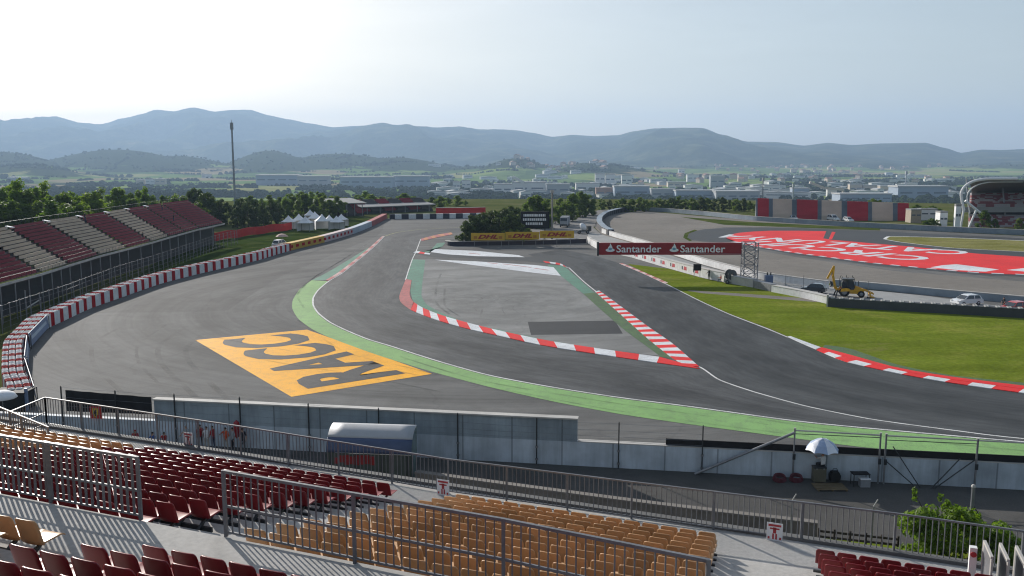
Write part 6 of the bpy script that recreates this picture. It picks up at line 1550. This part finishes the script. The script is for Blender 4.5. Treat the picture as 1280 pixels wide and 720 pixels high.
# ------------------------------------------------------------------ trees
random.seed(21)
g1 = 'leafy trees behind the open stand'
prof_l = [(-40, 229), (0, 231), (10, 228), (22, 226), (32, 232), (45, 232), (54, 229), (64, 240), (78, 238), (90, 241), (100, 240), (112, 237), (122, 236), (134, 241), (145, 233), (152, 236), (162, 238), (172, 236), (180, 235), (190, 241), (205, 243), (218, 244), (228, 242)]
for k, (px, py) in enumerate(prof_l):
    tree_px('poplar' if k % 3 == 0 else 'broad', k % 3, px + random.uniform(-2, 2), py, random.uniform(196, 222) if px < 120 else random.uniform(240, 258), random.uniform(.85, 1.15), 'bright green leafy tree in the dense row behind the open stand', g1, M_leafB if k % 4 else M_leafA)
for px in range(-60, 250, 14): tree_px('broad', random.randint(0, 2), px, random.uniform(246, 254), random.uniform(178, 195) if px < 100 else random.uniform(236, 250), 1.2, 'mid green bushy tree low behind the open stand', 'low trees behind the open stand', M_leafA)
g2 = 'dark trees between stand and tents'
for px, py in ((243, 234), (250, 236), (257, 238), (265, 243), (274, 247), (283, 252), (300, 246), (309, 250), (318, 248), (328, 252), (338, 247), (346, 252), (296, 257), (320, 258), (270, 257)):
    tree_px('conifer', random.randint(0, 2), px, py, random.uniform(262, 285), .8, 'dark rounded tree between the open stand and the tents', g2, M_leafC)
for px, py in ((355, 248), (366, 243), (372, 247), (380, 241), (388, 246), (398, 239), (404, 243), (412, 249), (422, 243), (360, 256), (374, 257), (391, 255)):
    tree_px(random.choice(('broad', 'poplar')), random.randint(0, 2), px, py, random.uniform(288, 312), 1.3, 'green leafy tree standing behind the white tents', 'green trees behind the tents', M_leafA if py % 2 else M_leafB)
for px, py in ((300, 247), (312, 244), (326, 247), (336, 243), (348, 245), (362, 241), (376, 239), (390, 238), (402, 240), (414, 244), (425, 246), (436, 249)): tree_px('broad', random.randint(0, 2), px, py, random.uniform(330, 365), 1.4, 'light green leafy tree in the belt beyond the tents', 'tree belt beyond the tents', M_leafB if px % 4 else M_leafA)
for px, py in ((432, 246), (446, 243), (458, 238), (464, 242), (477, 245), (488, 246), (500, 244), (505, 241), (516, 245), (527, 247), (540, 246), (551, 245), (560, 247), (571, 244), (582, 250)):
    tree_px('broad', random.randint(0, 2), px, py, random.uniform(372, 398), 2.0, 'leafy tree rising behind the roofed stands', 'trees behind the roofed stands', M_leafB if py % 3 else M_leafA)
g4 = 'dark rounded trees by the yellow boards'
for px, py, Y in ((582, 274, 208), (592, 267, 212), (600, 265, 214), (610, 262, 216), (620, 261, 218), (632, 259, 222), (642, 256, 226), (590, 276, 206 + 5), (606, 272, 211), (624, 270, 211), (640, 266, 214)):
    tree_px('conifer', random.randint(0, 2), px, py, Y + 3, 1.0, 'dark round evergreen in the clump behind the yellow boards', g4, M_leafC)
for px, py, Y in ((655, 252, 250), (664, 245, 262), (672, 243, 266), (680, 247, 262), (700, 247, 268), (708, 250, 255), (717, 241, 280), (726, 238, 290), (733, 241, 290), (742, 248, 285), (694, 256, 243), (716, 254, 256), (728, 254, 275)):
    tree_px(random.choice(('broad', 'conifer')), random.randint(0, 2), px, py, Y + (38 if px > 690 else 0), 1.1, 'green tree behind the black billboard and light pole', 'trees behind the billboard', M_leafA)
for px, py in ((752, 248), (762, 249), (770, 250), (778, 247), (790, 248), (800, 246), (806, 248), (814, 250), (824, 247), (832, 249), (840, 246), (848, 244), (857, 248), (866, 247), (876, 245), (884, 247), (894, 248), (903, 246), (912, 249), (920, 248), (930, 247), (938, 250), (944, 254), (798, 252), (870, 252), (925, 254)):
    tree_px(random.choice(('broad', 'conifer', 'conifer')), random.randint(0, 2), px, py, random.uniform(345, 362), 1.05, 'low tree in the row beyond the gravel bed barrier', 'trees beyond the gravel bed', M_leafC if px % 3 == 0 else M_leafA)
for px, py, Y, k in ((1140, 260, 300, 0), (1146, 255, 305, 1), (1156, 258, 300, 2), (1166, 256, 305, 0), (1174, 260, 298, 1), (1092, 247, 330, 2), (1098, 249, 330, 0), (1165, 272, 262, 2), (1157, 275, 262, 1), (1172, 274, 262, 0)):
    tree_px('conifer', k, px, py, Y, 1.1, 'small dark tree or shrub between the seating bank and the big stand', 'shrubs before the big stand', M_leafA)
for px, py, Y, lab in ((1231, 262, 258, 'round green tree before the lower tier of the big stand, taller one'), (1244, 273, 257, 'smaller green tree next to the taller one before the big stand'), (1275, 272, 257, 'green tree at the outer end before the big stand')):
    tree_px('conifer', 1, px, py, Y, .95, lab, None, M_leafA)
for px, py, Y in ((656, 287, 212), (640, 285.5, 212), (648, 286, 213), (660, 284, 214), (628, 287, 212)):
    tree_px('broad', 1, px, py, Y, 1.6, 'yellowish low bush peeping over the yellow boards', 'low bushes over the yellow boards', M_leafB)

# ------------------------------------------------------------------ buildings of the valley
def vcol(c): return mat('facade_%s' % c, {'white': (.7, .7, .68), 'cream': (.55, .46, .36), 'blue': (.3, .37, .46), 'grey': (.36, .38, .4), 'brick': (.35, .2, .14), 'orange': (.6, .33, .1)}[c], .7, ns=.03, amt=.15)
VB = [(320, 372, 219.5, 230.5, 'blue', 'long blue grey warehouse in the valley, at the near end of the field strip'), (372, 410, 221, 231, 'grey', 'grey factory hall beside the long blue grey warehouse in the valley'), (425, 490, 222, 234, 'blue', 'very long pale blue warehouse in the valley above the tents'), (492, 536, 221, 233, 'blue', 'second pale blue warehouse adjoining the very long one'),
      (566, 575, 228, 237, 'white', 'small white house in the valley left of the bright factory'.replace('left of', 'before')), (577, 588, 226, 236, 'white', 'white block with grey roof near the bright factory'), (617, 640, 231, 243, 'white', 'rounded bright white factory end in the valley'), (641, 682, 229, 243, 'white', 'long bright factory hall with pale diagonal conveyor above'), (683, 712, 231, 244, 'grey', 'grey factory hall continuing the bright one'),
      (720, 749, 230, 240, 'white', 'white warehouse behind the light pole'), (724, 742, 241, 248, 'white', 'white low shed just behind the trees near the light pole'), (745, 768, 236, 246, 'brick', 'brick red roofed shed behind the gravel bed trees'), (744, 756, 218, 229, 'white', 'bright white block on the far valley slope'), (757, 769, 219, 229, 'white', 'second bright white block next to the first on the slope'), (777, 790, 220, 231, 'white', 'white domed hall in the valley'), (760, 800, 213, 219, 'white', 'long white roofed hall high on the valley slope'),
      (768, 812, 234, 247, 'blue', 'blue grey hall behind the gravel bed trees'), (814, 843, 237, 248, 'grey', 'grey hall with pale roof edge behind the gravel bed trees'), (845, 893, 239, 249, 'blue', 'long blue hall next to the orange tank'), (850, 857, 238, 247, 'orange', 'small orange tower block in the industrial area'), (848, 856, 212, 217.5, 'white', 'tiny bright white building alone on the far slope'), (859, 874, 219, 226, 'white', 'white building with dark side in the far industrial area'), (835, 858, 228, 232, 'cream', 'low cream building row in the far industrial area'), (888, 906, 221, 233, 'grey', 'grey rounded silo hall in the industrial area'),
      (895, 950, 240, 250, 'grey', 'long grey hall behind the trees near the seating bank'), (923, 935, 219, 226, 'cream', 'pale gabled building above the striped seating bank end'), (955, 975, 232, 239, 'white', 'white low building above the first panels of the seating bank'), (990, 1012, 236, 247, 'blue', 'blue grey hall above the red panel of the seating bank'), (1034, 1046, 238, 247, 'white', 'bright white tent roofed hall under the pale conveyor'), (1062, 1078, 231, 240, 'cream', 'cream apartment block first in the row above the seating bank'), (1079, 1099, 232, 240, 'cream', 'cream apartment block second in the row above the seating bank'), (1100, 1120, 233, 242, 'cream', 'cream apartment block last in the row above the seating bank'),
      (1050, 1115, 243, 252, 'blue', 'low blue roofed hall just over the seating bank'), (1122, 1186, 234, 249, 'blue', 'wide blue grey hall before the big roofed stand'), (170, 180, 225, 229.5, 'cream', 'small cream house in the hamlet behind the trees'), (182, 193, 224.5, 229.5, 'white', 'white house in the hamlet behind the trees'), (194, 206, 224, 229.5, 'cream', 'larger cream house in the hamlet behind the trees'), (252, 263, 218, 222.5, 'white', 'white roofed farm hall beside the tall mast'), (35, 40, 216, 220, 'white', 'tiny white farmhouse above the open stand trees'), (56, 62, 216, 220, 'white', 'tiny pale farmhouse second above the open stand trees'), (10, 32, 222, 228, 'grey', 'pale grey sheds at the valley edge above the open stand trees')]
for k, (x0, x1, yt, yb, c, lab) in enumerate(VB):
    Y = 65 * FPX / max(9, (yb - 200)) * .99; Y = min(Y, 5200)
    cx = D((x0 + x1) / 2, yb, Y); zb = terr(cx.x, Y) - 3
    block('valley_hall' if x1 - x0 > 15 else 'valley_house', lab, 'building', x0, x1, yt, yb, Y, vcol(c), mat('valley_roof', (.5, .5, .49), .6, ns=.02) if c != 'brick' else vcol('brick'), zb=zb, dep=(x1 - x0) * Y / FPX * .45)
q0, q1 = D(641, 221, 1660), D(655, 228.5, 1660); mb = MB(); mb.beam(q0, q1, 8, 5); mb.beam(q1, Vector((q1.x, q1.y, -46)), 4, 4); mb.beam(q0, Vector((q0.x, q0.y, -46)), 3, 3); tag(mb.build('conveyor', vcol('white')), 'pale slanting conveyor rising over the bright factory', 'conveyor')
q0, q1, q2 = D(1012, 228, 1500), D(1030, 235, 1500), D(1054, 237, 1500); mb = MB(); mb.beam(q0, q1, 4, 4); mb.beam(q1, q2, 4, 4); mb.beam(q2, Vector((q2.x, q2.y, -46)), 3, 3); tag(mb.build('conveyor', vcol('cream')), 'pale angular conveyor bridge above the striped seating bank', 'conveyor')
for px, pyt, Y, lab in ((954, 224, 700, 'dark slim chimney at the start of the seating bank'), (992, 232, 900, 'pale blue tower mast above the grey stair of the seating bank'), (1133, 216, 1500, 'thin pale pylon far above the blue grey hall')):
    q = D(px, pyt, Y); o = thing('tall_chimney', lab, 'tower', (q.x, Y, terr(q.x, Y)))
    MB().tube((q.x, Y, terr(q.x, Y) - 1), q, 1.1 * Y / 900, 8, 0, .5 * Y / 900).build('shaft', M_stg if px == 954 else vcol('grey'), o); mb = MB(); mb.box(q, (2 * Y / 900, 2 * Y / 900, 3 * Y / 900)); mb.build('top', vcol('grey'), o)
# the crowded industrial estate and villages in the valley
rng = random.Random(33); protoI = None
for k in range(165):
    px = rng.uniform(540, 1190); yb = 218 + 30 * rng.random() ** 1.1; Y = 65 * FPX / (yb - 200); x = (px - 640) / FPX * Y; z = terr(x, Y)
    if protoI is None:
        o = thing('industrial_hall', 'small pale industrial hall in the crowded valley estate', 'building', (0, 0, 0), 0, 'halls of the valley estate'); protoI = o
        mb = MB(); mb.box((0, 0, 3.5), (26, 16, 10)); mb.build('walls', vcol('white'), o)
        mb = MB(); mb.extr([(-13.4, 8.5), (13.4, 8.5), (13.4, 9.0), (0, 10.6), (-13.4, 9.0)], (0, -8.3, 0), (1, 0, 0), (0, 0, 1), (0, 16.6, 0)); mb.build('roof', MATS['valley_roof'], o)
        mb = MB(); mb.box((0, -8.05, 5.4), (21, .12, 1.3)); mb.build('window', MATS['hazy_window'], o)
        o.location = (x, Y, z)
    else: copy_tree(protoI, (x, Y, z), rng.uniform(-.5, .5), scale=(rng.uniform(.5, 2.2), rng.uniform(.6, 1.5), rng.uniform(.7, 1.3)))
# houses scattered over far slopes
rng = random.Random(12); protoH = None
for k in range(110):
    if k < 60: px, Y = rng.gauss(1000, 70), rng.uniform(4200, 5600)
    elif k < 85: px, Y = rng.uniform(640, 760), rng.uniform(3300, 3900)
    else: px, Y = rng.uniform(780, 1180), rng.uniform(2300, 4000)
    x = (px - 640) / FPX * Y; z = terr(x, Y)
    if protoH is None:
        o = thing('hillside_house', 'small pale house among trees on the far valley slope', 'house', (0, 0, 0), 0, 'houses on the far slope'); protoH = o
        mb = MB(); mb.box((0, 0, 3), (14, 10, 8)); mb.build('walls', vcol('cream'), o)
        mb = MB(); mb.extr([(-7.6, 6.9), (7.6, 6.9), (0, 10)], (0, -5.6, 0), (1, 0, 0), (0, 0, 1), (0, 11.2, 0)); mb.build('roof', vcol('brick'), o)
        o.location = (x, Y, z)
    else: copy_tree(protoH, (x, Y, z), rng.uniform(0, 3), scale=rng.uniform(.9, 1.9))
# far woods and hedgerows: one mass of clumps
rng = random.Random(8); base = []
for _ in range(14):
    d = Vector((rng.gauss(0, 1), rng.gauss(0, 1), abs(rng.gauss(0, 1)) * .8)).normalized(); base.append(d)
mb = MB(); vs = []; fs = []
def clump(x, y, z, s):
    o = len(vs); n = 6
    for lv, (r, h) in enumerate(((1.0, .0), (1.05, .55), (.62, 1.05))):
        for k in range(n): a = 6.283 * k / n + lv * .5; rr = r * s * rng.uniform(.7, 1.25); vs.append((x + rr * math.cos(a), y + rr * math.sin(a), z - s * .3 + h * s * 1.15 * rng.uniform(.8, 1.2)))
    vs.append((x, y, z + s * rng.uniform(.9, 1.2)))
    for l in range(2):
        for k in range(n): k2 = (k + 1) % n; fs.append((o + l * n + k, o + l * n + k2, o + (l + 1) * n + k2, o + (l + 1) * n + k))
    for k in range(n): fs.append((o + 2 * n + k, o + 2 * n + (k + 1) % n, o + 3 * n))
def putc(x, y, s):
    clump(x, y, terr(x, y), s)
for _ in range(260):                     # hedgerows
    px = rng.uniform(-150, 1430); Y = 950 * (4.6 ** rng.random()); x = (px - 640) / FPX * Y; a = rng.choice((R(12), R(100), R(8), R(175))) + rng.gauss(0, .15); n = rng.randint(6, 26)
    for k in range(n): putc(x + math.cos(a) * k * 11 + rng.gauss(0, 2), Y + math.sin(a) * k * 11 + rng.gauss(0, 2), rng.uniform(3, 6.5))
for _ in range(150):                     # copses
    px = rng.uniform(-150, 1430); Y = 900 * (5 ** rng.random()); x = (px - 640) / FPX * Y
    for k in range(rng.randint(10, 40)): putc(x + rng.gauss(0, 45), Y + rng.gauss(0, 28), rng.uniform(5, 10))
for _ in range(3000):                    # wooded hills
    px = rng.uniform(-250, 1500); Y = rng.uniform(3200, 5300); x = (px - 640) / FPX * Y; z = terr(x, Y)
    if z > -22 and mn.noise(Vector((x / 260, Y / 260, 2))) > -.25: clump(x, Y, z, rng.uniform(3.5, 6))
for px0, px1, y0, y1, n in ((560, 770, 247, 241, 90), (760, 960, 249, 245, 90), (400, 620, 236, 240, 60), (1000, 1200, 233, 229, 120)):
    for _ in range(n): 
        px = rng.uniform(px0, px1); Y = 65 * FPX / (lerp(y0, y1, rng.random()) - 200); putc((px - 640) / FPX * Y, Y, rng.uniform(5, 9))
mb.add(vs, fs); o = mb.build('distant_woods', M_far); struct(o, 'stuff'); o['label'] = 'hazy woods and hedgerows filling the valley and hills'; o['category'] = 'woods'

# ------------------------------------------------------------------ air
mb = MB(); mb.box((0, 6000, 330), (34000, 19000, 900))
m = bpy.data.materials.new('haze'); m.use_nodes = True; nt = m.node_tree
for n in list(nt.nodes):
    if n.type != 'OUTPUT_MATERIAL': nt.nodes.remove(n)
vn = nt.nodes.new('ShaderNodeVolumePrincipled'); vn.inputs['Color'].default_value = (.5, .71, 1, 1); vn.inputs['Density'].default_value = 1.03e-4; vn.inputs['Anisotropy'].default_value = .2
L(nt, vn.outputs[0], nt.nodes['Material Output'].inputs['Volume'])
o = mb.build('haze', m); struct(o, 'stuff')

# ------------------------------------------------------------------ light, sky, camera
EL, AZ = 22.0, 35.0
sd = Vector((-math.sin(R(AZ)) * math.cos(R(EL)), math.cos(R(AZ)) * math.cos(R(EL)), math.sin(R(EL))))
sl = bpy.data.lights.new('sun', 'SUN'); sl.energy = 4.6; sl.angle = R(.5); sl.color = (1, .95, .88)
so = bpy.data.objects.new('sun', sl); COL.objects.link(so); so.rotation_euler = sd.to_track_quat('Z', 'Y').to_euler(); so.location = sd * 500
w = bpy.data.worlds.new('World'); sc.world = w; w.use_nodes = True
nt = w.node_tree; sky = nt.nodes.new('ShaderNodeTexSky'); sky.sky_type = 'NISHITA'; sky.sun_disc = False
sky.sun_elevation = R(EL); sky.sun_rotation = R(-AZ); sky.air_density = 1.0; sky.dust_density = 1.8; sky.ozone_density = 2.0; sky.altitude = 150
bg = nt.nodes['Background']; bg.inputs[1].default_value = .12
k1 = mixc(nt, 1.0, sky.outputs[0], (.12, .12, .12), 'MULTIPLY')
gm = nt.nodes.new('ShaderNodeGamma'); gm.inputs[1].default_value = .7; L(nt, k1, gm.inputs[0])
k2 = mixc(nt, 1.0, gm.outputs[0], (6.08, 5.7, 5.2), 'MULTIPLY')
tc = nt.nodes.new('ShaderNodeTexCoord').outputs['Generated']
ci = ramp(nt, noi(nt, mapping(nt, tc, (2.2, 3.5, 16), (0, R(4), R(30))), 1.6, 6, .62, .5), [(.35, .965), (.55, 1.0), (.75, 1.06)])
k3 = mixc(nt, 1.0, k2, ci, 'MULTIPLY'); L(nt, k3, bg.inputs[0])
cam = bpy.data.cameras.new('camera'); cam.sensor_width = 36; cam.lens = 36 * FPX / 1280; cam.clip_end = 40000; cam.clip_start = .1
co = bpy.data.objects.new('camera', cam); COL.objects.link(co); co.location = (0, 0, H); co.rotation_euler = (math.pi / 2 - PITCH, 0, 0); sc.camera = co
sc.view_settings.view_transform = 'Standard'; sc.view_settings.look = 'None'; sc.view_settings.exposure = 0.54; sc.view_settings.gamma = 1
sc.render.resolution_x = 1024; sc.render.resolution_y = 576
cy = sc.cycles; cy.use_denoising = True; cy.max_bounces = 6; cy.diffuse_bounces = 3; cy.glossy_bounces = 2; cy.transmission_bounces = 2; cy.volume_bounces = 0; cy.transparent_max_bounces = 4
cy.filter_width = 1.15; cy.use_adaptive_sampling = True; cy.adaptive_threshold = .015
